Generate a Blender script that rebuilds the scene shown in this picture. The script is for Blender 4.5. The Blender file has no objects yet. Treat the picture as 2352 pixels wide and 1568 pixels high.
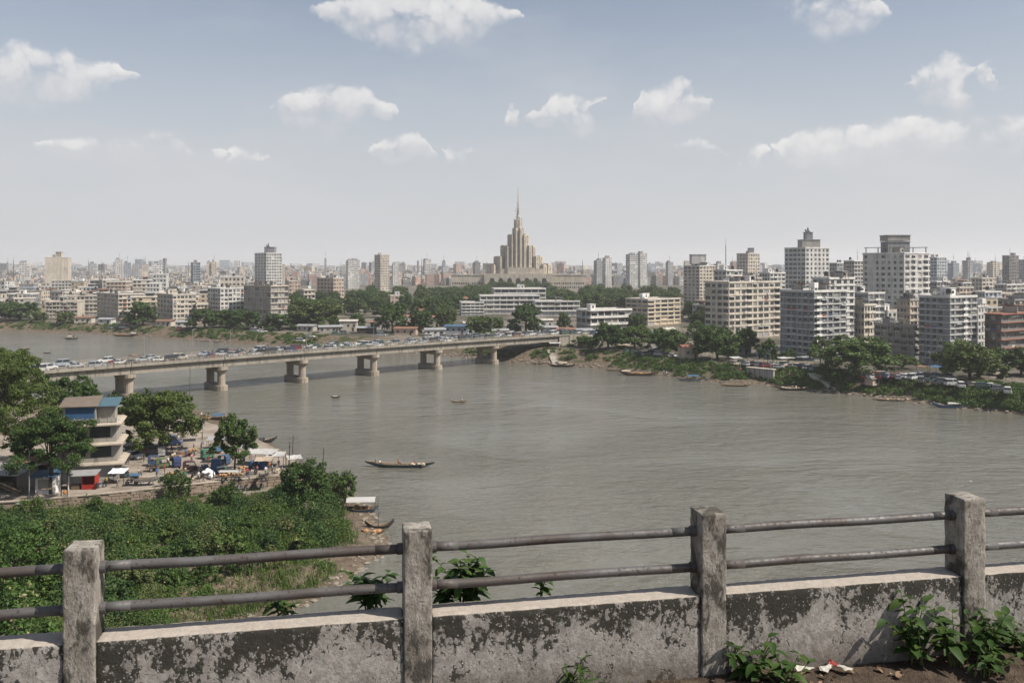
import bpy, bmesh, math, random
import numpy as np
from mathutils import Vector, Matrix, noise as mnoise

R = math.radians
sc = bpy.context.scene
COL = sc.collection
# ------------------------------------------------------------------ camera
CAMZ, F, U0, V0 = 40.0, 1960.0, 1176.0, 610.0      # eye height (m), focal length and principal point on a 2352 px wide frame
cam_d = bpy.data.cameras.new('camera')
cam_d.sensor_width = 36.0
cam_d.lens = 36.0 * F / 2352.0
cam_d.shift_y = -(784.0 - V0) / 2352.0
cam_d.clip_start = 0.1
cam_d.clip_end = 60000.0
cam = bpy.data.objects.new('camera', cam_d)
cam.location = (0, 0, CAMZ)
cam.rotation_euler = (R(90), 0, 0)
COL.objects.link(cam)
sc.camera = cam
# ------------------------------------------------------------------ render / exposure
sc.render.engine = 'CYCLES'
sc.cycles.use_denoising = True
sc.cycles.max_bounces = 6
sc.cycles.diffuse_bounces = 1
sc.cycles.glossy_bounces = 3
sc.cycles.transmission_bounces = 3
sc.cycles.transparent_max_bounces = 8
sc.cycles.volume_bounces = 1
sc.cycles.caustics_reflective = False
sc.cycles.caustics_refractive = False
sc.cycles.use_adaptive_sampling = True
sc.cycles.adaptive_threshold = 0.015
sc.view_settings.view_transform = 'Standard'
sc.view_settings.look = 'None'
sc.view_settings.gamma = 1.0
sc.view_settings.exposure = EXPOSURE = 0.33
sc.view_settings.use_curve_mapping = False
# ------------------------------------------------------------------ sun
SUN_EL = 50.0
SUN_AZ = 108.0          # degrees clockwise from the view axis (+Y): to the right and a little behind the camera
sdir = Vector((math.sin(R(SUN_AZ)) * math.cos(R(SUN_EL)), math.cos(R(SUN_AZ)) * math.cos(R(SUN_EL)), math.sin(R(SUN_EL))))
sun_d = bpy.data.lights.new('sun', 'SUN')
sun_d.energy = 5.0
sun_d.angle = R(0.6)
sun_d.color = (1.0, 0.93, 0.83)
sun = bpy.data.objects.new('sun', sun_d)
sun.rotation_euler = sdir.to_track_quat('Z', 'Y').to_euler()
sun.location = (60, -60, 120)
COL.objects.link(sun)
# ------------------------------------------------------------------ world: sky with fair-weather clouds
world = bpy.data.worlds.new('World')
sc.world = world
world.use_nodes = True
wt = world.node_tree
wt.nodes.clear()
def WN(t, **k):
    n = wt.nodes.new(t)
    for a, b in k.items(): setattr(n, a, b)
    return n
def wl(a, b): wt.links.new(a, b)
def wmath(op, a, b=None, c=None, clamp=False):
    n = WN('ShaderNodeMath', operation=op, use_clamp=clamp)
    for i, x in enumerate((a, b, c)):
        if x is None: continue
        if isinstance(x, (int, float)): n.inputs[i].default_value = x
        else: wl(x, n.inputs[i])
    return n.outputs[0]
def wvec(op, a, b=None):
    n = WN('ShaderNodeVectorMath', operation=op)
    for i, x in enumerate((a, b)):
        if x is None: continue
        if isinstance(x, tuple): n.inputs[i].default_value = x
        else: wl(x, n.inputs[i])
    return n.outputs['Value'] if op == 'LENGTH' else n.outputs['Vector']
def wmix(f, a, b):
    n = WN('ShaderNodeMix', data_type='RGBA')
    if isinstance(f, float): n.inputs[0].default_value = f
    else: wl(f, n.inputs[0])
    for i, x in ((6, a), (7, b)):
        if isinstance(x, tuple): n.inputs[i].default_value = (*x, 1)
        else: wl(x, n.inputs[i])
    return n.outputs[2]
def wsmooth(x, lo, hi, a=0.0, b=1.0):
    n = WN('ShaderNodeMapRange', interpolation_type='SMOOTHSTEP')
    wl(x, n.inputs[0])
    for i, q in enumerate((lo, hi, a, b)): n.inputs[i + 1].default_value = q
    return n.outputs[0]
tc = WN('ShaderNodeTexCoord')
sep = WN('ShaderNodeSeparateXYZ'); wl(tc.outputs['Generated'], sep.inputs[0])
az = wmath('ARCTAN2', sep.outputs[0], sep.outputs[1])
hor = wmath('SQRT', wmath('ADD', wmath('MULTIPLY', sep.outputs[0], sep.outputs[0]), wmath('MULTIPLY', sep.outputs[1], sep.outputs[1])))
tel = wmath('DIVIDE', sep.outputs[2], wmath('MAXIMUM', hor, 0.02))
PER = 2 * math.pi / 5          # the cloud field in view goes on round the sky
azw = wmath('SUBTRACT', wmath('MULTIPLY', wmath('FRACT', wmath('ADD', wmath('DIVIDE', az, PER), 0.5)), PER), PER / 2)
cmb = WN('ShaderNodeCombineXYZ'); wl(azw, cmb.inputs[0]); wl(tel, cmb.inputs[1])
def wnoise(scale, detail, rough=0.55, vec=None, typ='FBM'):
    n = WN('ShaderNodeTexNoise')
    n.inputs['Scale'].default_value = scale; n.inputs['Detail'].default_value = detail; n.inputs['Roughness'].default_value = rough
    wl(vec, n.inputs['Vector'])
    return n
nz2 = wnoise(17.0, 6.0, 0.58, cmb.outputs[0])
warp = wvec('MULTIPLY', wvec('SUBTRACT', nz2.outputs['Color'], (0.5, 0.5, 0.5)), (0.085, 0.052, 0))
pw = WN('ShaderNodeSeparateXYZ'); wl(wvec('ADD', cmb.outputs[0], warp), pw.inputs[0])
# rows of cumulus: (picture x, picture y, half width, half height, opacity) -> a ramp over the azimuth giving centre height, thickness and opacity
ROWS = [[(960, 38, 240, 66, 1), (1925, 25, 135, 58, .8)],
        [(70, 172, 235, 60, 1), (765, 244, 140, 52, 1), (1175, 264, 34, 20, .7), (1318, 258, 112, 46, 1), (1520, 234, 124, 52, 1), (2190, 195, 120, 60, .9), (2335, 165, 62, 46, .8)],
        [(300, 336, 210, 28, .6), (535, 355, 70, 20, .6), (930, 332, 82, 34, .8), (1053, 353, 42, 20, .7), (1620, 347, 75, 16, .5), (1745, 350, 62, 19, .6), (1862, 330, 84, 30, .8), (2005, 330, 60, 15, .5)]]
field = None
for row in ROWS:
    stops = {}
    for (u, v, a, b, s) in row:
        a, b = a * 1.08, b * (1.22 if b > 32 else 1.6); s = min(1, s * (1.0 if b > 60 else 1.25))
        for k, tk in ((-1, 0.0), (-.55, .62), (-.1, 1.0), (.4, .8), (1, 0.0)):
            x = (u + a * k - U0) / F; y = (V0 - v - b * tk * .12) / F
            p_ = (math.atan(x) + PER / 2) / PER
            if 0 < p_ < 1: stops[round(p_, 4)] = (y / math.sqrt(1 + x * x), b / F * tk, s)
    cr = WN('ShaderNodeValToRGB'); ps = sorted(stops)[:32]
    el = cr.color_ramp.elements
    while len(el) < len(ps): el.new(0.5)
    for e_, p_ in zip(el, ps): e_.position = p_; e_.color = (*stops[p_], 1)
    cr.color_ramp.interpolation = 'LINEAR'
    wl(wmath('ADD', wmath('DIVIDE', pw.outputs[0], PER), 0.5), cr.inputs[0])
    sp = WN('ShaderNodeSeparateColor'); wl(cr.outputs[0], sp.inputs[0])
    th = wmath('DIVIDE', wmath('SUBTRACT', pw.outputs[1], sp.outputs[0]), wmath('ADD', sp.outputs[1], 0.0015))
    f1 = wmath('MULTIPLY', wsmooth(wmath('ABSOLUTE', th), 1.25, 0.35), wmath('MULTIPLY', sp.outputs[2], wsmooth(sp.outputs[1], 0.0, 0.006)))
    field = f1 if field is None else wmath('MAXIMUM', field, f1)
    hgt = wmath('MULTIPLY', th, f1) if row is ROWS[0] else wmath('ADD', hgt, wmath('MULTIPLY', th, f1))
vor = WN('ShaderNodeTexVoronoi', feature='F1')
vor.inputs['Scale'].default_value = 30.0; vor.inputs['Detail'].default_value = 3.0; vor.inputs['Roughness'].default_value = 0.5
wl(wvec('ADD', cmb.outputs[0], wvec('MULTIPLY', warp, (0.35, 0.35, 0))), vor.inputs['Vector'])
puff = wmath('SUBTRACT', 0.5, vor.outputs['Distance'])
dens = wmath('MULTIPLY', field, wmath('ADD', 1.0, wmath('MULTIPLY', puff, 0.85)))
mr = WN('ShaderNodeMapRange', interpolation_type='SMOOTHSTEP'); wl(dens, mr.inputs[0]); mr.inputs[1].default_value = 0.10
wl(wsmooth(hgt, -0.6, 0.45, 1.02, 0.50), mr.inputs[2]); mr.inputs[3].default_value = 0.0; mr.inputs[4].default_value = 0.86      # crisp heads, soft bases
mask = mr.outputs[0]
sky = WN('ShaderNodeTexSky', sky_type='NISHITA')
sky.sun_disc = False
sky.sun_elevation = R(SUN_EL)
sky.sun_rotation = R(SUN_AZ)
sky.altitude = 20.0
sky.air_density = 1.0
sky.dust_density = 0.9
sky.ozone_density = 1.5
# pale veil of thin high haze, thicker low down
thin = wnoise(2.6, 4.0, 0.6, wvec('MULTIPLY', cmb.outputs[0], (1.0, 2.6, 0)))
veilf = wmath('ADD', wsmooth(tel, 0.40, 0.0, 0.20, 0.95), wsmooth(thin.outputs['Fac'], 0.42, 0.75, 0.0, 0.22), clamp=True)
skyv = wmix(veilf, sky.outputs[0], (6.35, 6.45, 6.7))
lit = wmath('ADD', wsmooth(hgt, -0.55, 0.5, 0.0, 0.8), wmath('MULTIPLY', puff, 0.75), clamp=True)
ccol = wmix(lit, (6.7, 6.75, 7.0), (9.6, 9.4, 9.1))
final = wmix(mask, skyv, ccol)
bg = WN('ShaderNodeBackground'); bg.inputs['Strength'].default_value = 0.078
wl(final, bg.inputs['Color'])
wo = WN('ShaderNodeOutputWorld'); wl(bg.outputs[0], wo.inputs['Surface'])
world.cycles.sampling_method = 'MANUAL'
world.cycles.sample_map_resolution = 512

# ================================================================== helpers
rng = random.Random(7)
def PX(u, v, Z):                       # picture point at a known height -> world point
    Y = (CAMZ - Z) * F / (v - V0)
    return Vector(((u - U0) / F * Y, Y, Z))
def PY(u, v, Y):                       # picture point at a known distance
    return Vector(((u - U0) / F * Y, Y, CAMZ - (v - V0) / F * Y))
def tag(o, label=None, cat=None, group=None, kind=None):
    if label: o['label'] = label
    if cat: o['category'] = cat
    if group: o['group'] = group
    if kind: o['kind'] = kind
    return o
def link(name, data, parent=None, loc=None, rz=None):
    o = bpy.data.objects.new(name, data)
    COL.objects.link(o)
    if parent is not None: o.parent = parent
    if loc is not None: o.location = loc
    if rz is not None: o.rotation_euler = (0, 0, rz)
    return o
def empty(name, loc, rz=0.0, label=None, cat=None, group=None):
    o = link(name, None, None, loc, rz)
    o.empty_display_size = 0.5
    return tag(o, label, cat, group)
class MB:
    def __init__(s): s.v = []; s.f = []; s.m = []
    def add(s, vs, fs, m=0):
        b = len(s.v); s.v.extend(vs)
        s.f.extend([tuple(b + i for i in f) for f in fs]); s.m.extend([m] * len(fs))
        return s
    def box(s, x0, x1, y0, y1, z0, z1, m=0):
        return s.add([(x0,y0,z0),(x1,y0,z0),(x1,y1,z0),(x0,y1,z0),(x0,y0,z1),(x1,y0,z1),(x1,y1,z1),(x0,y1,z1)],
                     [(0,3,2,1),(4,5,6,7),(0,1,5,4),(1,2,6,5),(2,3,7,6),(3,0,4,7)], m)
    def obox(s, o, ax, ny, x0, x1, y0, y1, z0, z1, m=0):     # box in a facade frame: ax along, ny outward, z up from o
        P = lambda x, y, z: (o[0] + ax[0]*x + ny[0]*y, o[1] + ax[1]*x + ny[1]*y, o[2] + z)
        return s.add([P(x0,y1,z0),P(x1,y1,z0),P(x1,y0,z0),P(x0,y0,z0),P(x0,y1,z1),P(x1,y1,z1),P(x1,y0,z1),P(x0,y0,z1)],
                     [(0,3,2,1),(4,5,6,7),(0,1,5,4),(1,2,6,5),(2,3,7,6),(3,0,4,7)], m)
    def cyl(s, p, q, r0, r1=None, n=8, m=0, caps=True):
        r1 = r0 if r1 is None else r1
        p, q = Vector(p), Vector(q); d = (q - p).normalized()
        a = d.cross(Vector((0, 0, 1)) if abs(d.z) < .9 else Vector((1, 0, 0))).normalized(); c = d.cross(a)
        vs = []
        for P, r in ((p, r0), (q, r1)):
            for i in range(n):
                t = 2 * math.pi * i / n
                vs.append(tuple(P + (a * math.cos(t) + c * math.sin(t)) * r))
        fs = [(i, (i + 1) % n, n + (i + 1) % n, n + i) for i in range(n)]
        if caps: fs += [tuple(range(n - 1, -1, -1)), tuple(range(n, 2 * n))]
        return s.add(vs, fs, m)
    def tube(s, pts, rads, n=6, m=0):
        for i in range(len(pts) - 1):
            s.cyl(pts[i], pts[i + 1], rads[i], rads[i + 1], n, m, caps=(i in (0, len(pts) - 2)))
        return s
    def prism(s, poly, z0, z1, m=0):
        n = len(poly)
        return s.add([(x, y, z0) for x, y in poly] + [(x, y, z1) for x, y in poly],
                     [tuple(range(n - 1, -1, -1)), tuple(range(n, 2 * n))] + [(i, (i + 1) % n, n + (i + 1) % n, n + i) for i in range(n)], m)
    def mesh(s, name, mats, smooth=False):
        me = bpy.data.meshes.new(name)
        me.from_pydata(s.v, [], s.f)
        for x in mats: me.materials.append(M[x] if isinstance(x, str) else x)
        if len(mats) > 1: me.polygons.foreach_set('material_index', s.m)
        if smooth: me.polygons.foreach_set('use_smooth', [True] * len(s.f))
        me.update()
        return me
    def build(s, name, mats, parent=None, loc=None, rz=None, smooth=False):
        if isinstance(mats, str): mats = [mats]
        return link(name, s.mesh(name, mats, smooth), parent, loc, rz)
def np_mesh(name, V, Fq, mats, mi=None, smooth=False, rnd=None):
    me = bpy.data.meshes.new(name)
    V = np.asarray(V, np.float32); Fq = np.asarray(Fq, np.int32)
    k = Fq.shape[1]
    me.vertices.add(len(V)); me.vertices.foreach_set('co', V.ravel())
    me.loops.add(Fq.size); me.loops.foreach_set('vertex_index', Fq.ravel())
    me.polygons.add(len(Fq)); me.polygons.foreach_set('loop_start', np.arange(len(Fq), dtype=np.int32) * k)
    for x in mats: me.materials.append(M[x])
    if mi is not None: me.polygons.foreach_set('material_index', np.asarray(mi, np.int32))
    me.polygons.foreach_set('use_smooth', np.full(len(Fq), bool(smooth)))
    if rnd is not None:
        at = me.attributes.new('rnd', 'FLOAT', 'FACE'); at.data.foreach_set('value', np.asarray(rnd, np.float32))
    me.update(calc_edges=True)
    return me
def copy_tree(root, loc=None, rz=None, scale=None):
    r = root.copy(); COL.objects.link(r)
    if loc is not None: r.location = loc
    if rz is not None: r.rotation_euler = (0, 0, rz)
    if scale is not None: r.scale = (scale,) * 3 if isinstance(scale, (int, float)) else scale
    for ch in list(root.children):
        c = ch.copy(); COL.objects.link(c); c.parent = r
        for g in list(ch.children):
            d = g.copy(); COL.objects.link(d); d.parent = c
    return r
# ------------------------------------------------------------------ materials
M = {}
class NT:
    def __init__(s, name):
        m = bpy.data.materials.new(name); m.use_nodes = True
        s.m = m; s.t = m.node_tree; s.t.nodes.clear()
        s.out = s.n('ShaderNodeOutputMaterial'); M[name] = m
    def n(s, t, **k):
        x = s.t.nodes.new(t)
        for a, b in k.items(): setattr(x, a, b)
        return x
    def l(s, a, b): s.t.links.new(a, b)
    def set(s, sock, x):
        if isinstance(x, (int, float)): sock.default_value = x
        elif isinstance(x, tuple): sock.default_value = (*x, 1) if len(sock.default_value) == 4 and len(x) == 3 else x
        else: s.l(x, sock)
    def math(s, op, a, b=None, c=None, clamp=False):
        x = s.n('ShaderNodeMath', operation=op, use_clamp=clamp)
        for i, q in enumerate((a, b, c)):
            if q is not None: s.set(x.inputs[i], q)
        return x.outputs[0]
    def mix(s, f, a, b, blend='MIX'):
        x = s.n('ShaderNodeMix', data_type='RGBA', blend_type=blend)
        s.set(x.inputs[0], f); s.set(x.inputs[6], a); s.set(x.inputs[7], b)
        return x.outputs[2]
    def smooth(s, x, lo, hi, a=0.0, b=1.0):
        q = s.n('ShaderNodeMapRange', interpolation_type='SMOOTHSTEP')
        s.l(x, q.inputs[0])
        for i, w in enumerate((lo, hi, a, b)): q.inputs[i + 1].default_value = w
        return q.outputs[0]
    def pos(s, scale=(1, 1, 1), obj=False, rot=0.0):
        if obj: p = s.n('ShaderNodeTexCoord').outputs['Object']
        else: p = s.n('ShaderNodeNewGeometry').outputs['Position']
        mp = s.n('ShaderNodeMapping'); s.l(p, mp.inputs[0]); mp.inputs['Scale'].default_value = scale; mp.inputs['Rotation'].default_value = (0, 0, rot)
        return mp.outputs[0]
    def noise(s, scale, detail=4.0, rough=0.55, vec=None, dist=0.0):
        x = s.n('ShaderNodeTexNoise')
        x.inputs['Scale'].default_value = scale; x.inputs['Detail'].default_value = detail; x.inputs['Roughness'].default_value = rough; x.inputs['Distortion'].default_value = dist
        if vec is not None: s.l(vec, x.inputs['Vector'])
        return x.outputs['Fac']
    def bump(s, h, strength=0.4, dist=0.05):
        b = s.n('ShaderNodeBump'); b.inputs['Strength'].default_value = strength; b.inputs['Distance'].default_value = dist
        s.l(h, b.inputs['Height']); return b.outputs[0]
    def bsdf(s, col, rough=0.85, normal=None, metallic=0.0, spec=0.3, **k):
        b = s.n('ShaderNodeBsdfPrincipled')
        s.set(b.inputs['Base Color'], col); s.set(b.inputs['Roughness'], rough); s.set(b.inputs['Metallic'], metallic)
        b.inputs['Specular IOR Level'].default_value = spec
        for a, q in k.items(): s.set(b.inputs[a], q)
        if normal is not None: s.l(normal, b.inputs['Normal'])
        s.l(b.outputs[0], s.out.inputs['Surface'])
        return b
def plain(name, col, rough=0.7, var=0.25, scale=1.5, metallic=0.0, spec=0.3, obj=False):
    t = NT(name)
    n = t.noise(scale, 4, 0.6, t.pos(obj=obj))
    d = tuple(c * (1 - var) for c in col); l = tuple(min(1, c * (1 + var * .6)) for c in col)
    t.bsdf(t.mix(n, d, l), rough, metallic=metallic, spec=spec)
    return t
def wallmat(name, col, dirt=0.5, dcol=None):
    """weathered render: soot streaks running down, blotches, faint patches of repair"""
    t = NT(name)
    dcol = dcol or tuple(c * 0.34 for c in col)
    st = t.noise(1.0, 5, 0.65, t.pos((0.9, 0.9, 0.10)))
    bl = t.noise(0.16, 5, 0.6, t.pos())
    fi = t.noise(3.0, 3, 0.6, t.pos())
    c = t.mix(t.smooth(bl, 0.35, 0.7), tuple(x * 0.86 for x in col), tuple(min(1, x * 1.06) for x in col))
    c = t.mix(t.math('MULTIPLY', t.smooth(st, 0.47, 0.70), dirt), c, dcol)
    c = t.mix(t.math('MULTIPLY', t.smooth(fi, 0.55, 0.75), dirt * 0.4), c, dcol)
    t.bsdf(c, 0.9, spec=0.2)
    return t
wallmat('wall_white', (0.56, 0.545, 0.515), 0.7)
wallmat('wall_cream', (0.54, 0.485, 0.405), 0.6)
wallmat('wall_beige', (0.54, 0.46, 0.36), 0.5)
wallmat('wall_pink', (0.48, 0.37, 0.30), 0.45)
wallmat('wall_grey', (0.27, 0.275, 0.28), 0.8)
wallmat('wall_concrete', (0.36, 0.34, 0.31), 0.65)
wallmat('wall_dark', (0.20, 0.19, 0.18), 0.5)
wallmat('wall_ochre', (0.56, 0.47, 0.34), 0.45)
wallmat('wall_blue_grey', (0.36, 0.40, 0.44), 0.45)
wallmat('wall_tower', (0.53, 0.47, 0.385), 0.6, (0.20, 0.16, 0.12))
wallmat('trim_white', (0.74, 0.72, 0.68), 0.35)
wallmat('trim_cream', (0.64, 0.58, 0.49), 0.4)
wallmat('bridge_concrete', (0.31, 0.28, 0.235), 0.7, (0.09, 0.08, 0.065))
wallmat('pier_concrete', (0.36, 0.31, 0.25), 0.55, (0.13, 0.105, 0.08))
wallmat('roof_grey', (0.34, 0.32, 0.30), 0.6)
wallmat('roof_pale', (0.52, 0.48, 0.42), 0.5)
plain('roof_rust', (0.23, 0.125, 0.085), 0.8, 0.4, 0.8)
plain('roof_tin', (0.40, 0.40, 0.40), 0.5, 0.4, 0.7, metallic=0.3)
plain('roof_terracotta', (0.30, 0.135, 0.095), 0.85, 0.3)
plain('dark_void', (0.035, 0.033, 0.032), 0.9, 0.3)
plain('metal_dark', (0.10, 0.10, 0.105), 0.55, 0.3, 3, metallic=0.6)
plain('metal_grey', (0.32, 0.33, 0.34), 0.5, 0.3, 3, metallic=0.4)
plain('tank_black', (0.05, 0.05, 0.055), 0.5, 0.2)
plain('brick_red', (0.34, 0.15, 0.10), 0.9, 0.35, 2)
def glassmat(name, dark, light, p):
    t = NT(name)
    oi = t.n('ShaderNodeObjectInfo').outputs['Random']
    r = t.math('ADD', oi, t.math('MULTIPLY', t.noise(0.8, 2, 0.5, t.pos()), 0.35))
    c = t.mix(t.smooth(r, p, p + 0.12), dark, light)
    t.bsdf(c, 0.22, spec=0.5)
glassmat('glass', (0.045, 0.05, 0.055), (0.30, 0.28, 0.25), 0.95)
glassmat('glass_office', (0.05, 0.065, 0.08), (0.16, 0.18, 0.19), 0.95)
# ================================================================== ground, river, banks
t = NT('water')
p = t.pos((1, 1, 1))
w1 = t.noise(0.62, 4, 0.6, t.pos((0.75, 1.35, 1), rot=0.12), 0.9)
w2 = t.noise(0.20, 3, 0.5, t.pos((0.7, 1.4, 1), rot=-0.2), 0.8)
w3 = t.noise(2.3, 2, 0.5, t.pos((0.6, 1.3, 1), rot=0.3))
patch = t.noise(0.016, 4, 0.6, t.pos((0.8, 1.3, 1), rot=0.35), 1.2)
h = t.math('ADD', t.math('MULTIPLY', w1, 0.9), t.math('ADD', t.math('MULTIPLY', w2, 1.8), t.math('MULTIPLY', w3, 0.22)))
h = t.math('MULTIPLY', h, t.smooth(patch, 0.30, 0.68, 0.35, 1.5))
silt = t.noise(0.006, 3, 0.55, p)
colw = t.mix(t.smooth(silt, 0.35, 0.68), (0.120, 0.115, 0.092), (0.168, 0.162, 0.137))
t.bsdf(colw, t.smooth(patch, 0.3, 0.7, 0.04, 0.12), t.bump(h, 1.0, 0.36), spec=0.5, IOR=1.33)
mb = MB(); mb.add([(-2600, -400, 0), (2600, -400, 0), (2600, 900, 0), (-2600, 900, 0)], [(0, 1, 2, 3)])
tag(mb.build('river_water', 'water'), kind='structure')

t = NT('earth_bank')
n1 = t.noise(0.10, 5, 0.6, t.pos()); n2 = t.noise(0.7, 4, 0.6, t.pos()); n3 = t.noise(4.0, 3, 0.6, t.pos())
c = t.mix(t.smooth(n2, 0.3, 0.7), (0.095, 0.072, 0.05), (0.215, 0.17, 0.12))
c = t.mix(t.smooth(n1, 0.50, 0.58), c, t.mix(n2, (0.032, 0.045, 0.014), (0.07, 0.085, 0.03)))
c = t.mix(t.math('MULTIPLY', n3, 0.5), c, (0.06, 0.05, 0.038))
t.bsdf(c, 0.95, t.bump(n2, 0.8, 0.4), spec=0.1)
t = NT('city_earth')
n1 = t.noise(0.03, 5, 0.6, t.pos()); n2 = t.noise(0.4, 4, 0.6, t.pos())
c = t.mix(t.smooth(n1, 0.4, 0.6), (0.085, 0.075, 0.062), (0.19, 0.165, 0.135))
c = t.mix(t.smooth(n2, 0.52, 0.62), c, (0.045, 0.055, 0.025))
t.bsdf(c, 0.95, spec=0.1)
t = NT('beach_mud')
n2 = t.noise(0.9, 5, 0.65, t.pos()); n3 = t.noise(5.0, 3, 0.6, t.pos())
c = t.mix(t.smooth(n2, 0.3, 0.7), (0.085, 0.064, 0.045), (0.20, 0.155, 0.11))
c = t.mix(t.math('MULTIPLY', n3, 0.55), c, (0.05, 0.04, 0.03))
t.bsdf(c, 0.85, t.bump(n2, 0.7, 0.3), spec=0.25)
t = NT('paving')
n1 = t.noise(0.22, 5, 0.6, t.pos()); n2 = t.noise(2.5, 4, 0.6, t.pos())
c = t.mix(t.smooth(n1, 0.3, 0.7), (0.20, 0.165, 0.13), (0.36, 0.31, 0.26))
c = t.mix(t.math('MULTIPLY', n2, 0.35), c, (0.11, 0.095, 0.08))
t.bsdf(c, 0.9, spec=0.15)
t = NT('asphalt')
n1 = t.noise(0.3, 5, 0.6, t.pos())
t.bsdf(t.mix(n1, (0.075, 0.072, 0.07), (0.17, 0.16, 0.15)), 0.85, spec=0.2)

CG = 5.0                                     # level of the town behind the far bank
SH = [(-900, 752), (-400, 756), (0, 760), (120, 764), (260, 769), (400, 779), (520, 788), (610, 793), (740, 800), (889, 807), (990, 813), (1089, 823), (1180, 832), (1260, 837), (1340, 843),
      (1400, 848), (1480, 859), (1560, 868), (1650, 879), (1750, 884), (1800, 891), (1900, 900), (2000, 912), (2100, 925), (2200, 937), (2352, 952), (2700, 985), (3300, 1040), (5200, 1120)]
shore = np.array([PX(u, v, 0)[:2] for u, v in SH])
def resample(P, step):
    P = np.asarray(P); L = np.r_[0, np.cumsum(np.hypot(*np.diff(P, axis=0).T))]
    n = int(L[-1] / step) + 1; s = np.linspace(0, L[-1], n)
    return np.c_[np.interp(s, L, P[:, 0]), np.interp(s, L, P[:, 1])]
S = resample(shore, 4.0)
for i in range(len(S)):
    S[i, 1] += 2.2 * (mnoise.noise((S[i, 0] * .06, S[i, 1] * .06, 3.1))) + 0.9 * mnoise.noise((S[i, 0] * .3, S[i, 1] * .3, 9.1))
T = np.gradient(S, axis=0); T /= np.hypot(*T.T)[:, None]
for _ in range(12): T[1:-1] = (T[:-2] + T[1:-1] * 2 + T[2:]) / 4
T /= np.hypot(*T.T)[:, None]
INL = np.c_[-T[:, 1], T[:, 0]]                 # inland normal
INL[INL[:, 1] < 0] *= -1
offs = [(-8, -2.5), (-2.5, -0.7), (0, 0.05), (1.5, 0.5), (4, 1.3), (7, 2.7), (10, 3.9), (13, 4.75), (16, CG + .01)]
def bank_pt(i, k):
    o, z = offs[k]
    q = S[i] + INL[i] * o
    if 2 < k < 8: z += 0.45 * mnoise.noise((q[0] * .22, q[1] * .22, 1.7)) + 0.2 * mnoise.noise((q[0] * .8, q[1] * .8, 4.7))
    return (q[0], q[1], z)
mb = MB(); n = len(S); K = len(offs)
mb.v = [bank_pt(i, k) for i in range(n) for k in range(K)]
mb.f = [(i * K + k, (i + 1) * K + k, (i + 1) * K + k + 1, i * K + k + 1) for i in range(n - 1) for k in range(K - 1)]
mb.m = [1 if k < 4 else 0 for i in range(n - 1) for k in range(K - 1)]
tag(mb.build('river_bank', ['earth_bank', 'beach_mud'], smooth=True), kind='structure')
mb = MB()
edge = [(S[i] + INL[i] * 15.9) for i in range(n)]
far = [(-12000 + 24000 * i / (n - 1), 9000.0) for i in range(n)]
mb.v = [(e[0], e[1], CG) for e in edge] + [(x, y, CG) for x, y in far]
mb.f = [(i, i + 1, n + i + 1, n + i) for i in range(n - 1)]
mb.m = [0] * len(mb.f)
tag(mb.build('city_ground', 'city_earth'), kind='structure')
def shore_y(x):                               # far-bank waterline distance at a given x
    return float(np.interp(x, S[:, 0], S[:, 1]))

# near bank --------------------------------------------------------------------
NEAR = [tuple(PX(u, v, 0)[:2]) for u, v in [(545, 1437), (640, 1412), (720, 1388), (790, 1340), (850, 1290), (897, 1268), (893, 1228), (868, 1195), (845, 1160), (800, 1112), (750, 1090), (700, 1062), (635, 1022), (560, 985), (500, 958), (440, 932), (330, 918)]]
NEAR = [(-22, 20), (-24, 50), (-27, 75)] + NEAR + [(-128, 246), (-165, 236), (-240, 228), (-420, 215)]
NP = np.array(NEAR)
poly_near = np.array(NEAR + [(-420, 20)])
def seg_dist(px, py, P):
    d = np.full(px.shape, 1e9)
    for a, b in zip(P[:-1], P[1:]):
        ab = b - a; t_ = np.clip(((px - a[0]) * ab[0] + (py - a[1]) * ab[1]) / (ab @ ab), 0, 1)
        d = np.minimum(d, np.hypot(px - a[0] - t_ * ab[0], py - a[1] - t_ * ab[1]))
    return d
def inside(px, py, P):
    r = np.zeros(px.shape, bool); j = len(P) - 1
    for i in range(len(P)):
        c = ((P[i][1] > py) != (P[j][1] > py)) & (px < (P[j][0] - P[i][0]) * (py - P[i][1]) / (P[j][1] - P[i][1] + 1e-12) + P[i][0])
        r ^= c; j = i
    return r
TZ = 3.5                                      # terrace level
WALL = [(-135, 121), (-100, 126.5), tuple(PX(60, 1150, TZ)[:2]), tuple(PX(180, 1139, TZ)[:2]), tuple(PX(300, 1128, TZ)[:2]), tuple(PX(480, 1108, TZ)[:2]), tuple(PX(655, 1091, TZ)[:2])]
TERR = WALL + [tuple(PX(690, 1064, TZ)[:2]), tuple(PX(655, 1040, TZ)[:2]), tuple(PX(560, 992, TZ)[:2]), tuple(PX(470, 968, TZ)[:2]), (-92, 212), (-128, 232), (-165, 226), (-260, 215), (-260, 121)]
TP = np.array(TERR)
def near_h(px, py):
    px = np.asarray(px, float); py = np.asarray(py, float)
    d = seg_dist(px, py, NP); ins = inside(px, py, poly_near)
    d = np.where(ins, d, -d)
    up = np.clip((128 - py) / 60, 0, 1.4)
    hin = np.clip(d / 9, 0, 1) * 1.1 + np.clip((d - 4) / 16, 0, 1) * (0.6 + up * 9.0) + np.clip((d - 20) / 30, 0, 1) * up * 7
    h = np.where(d > 0, hin, d * 0.3)
    return h
gx = np.arange(-300, -2, 2.0); gy = np.arange(22, 262, 2.0)
GX, GY = np.meshgrid(gx, gy, indexing='ij')
H = near_h(GX, GY)
H += np.array([[0.25 * mnoise.noise((x * .2, y * .2, 0.3)) for y in gy] for x in gx]) * (H > 0.3)
tin = inside(GX, GY, TP) & (seg_dist(GX, GY, np.vstack([TP, TP[:1]])) > 1.0)
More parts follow.
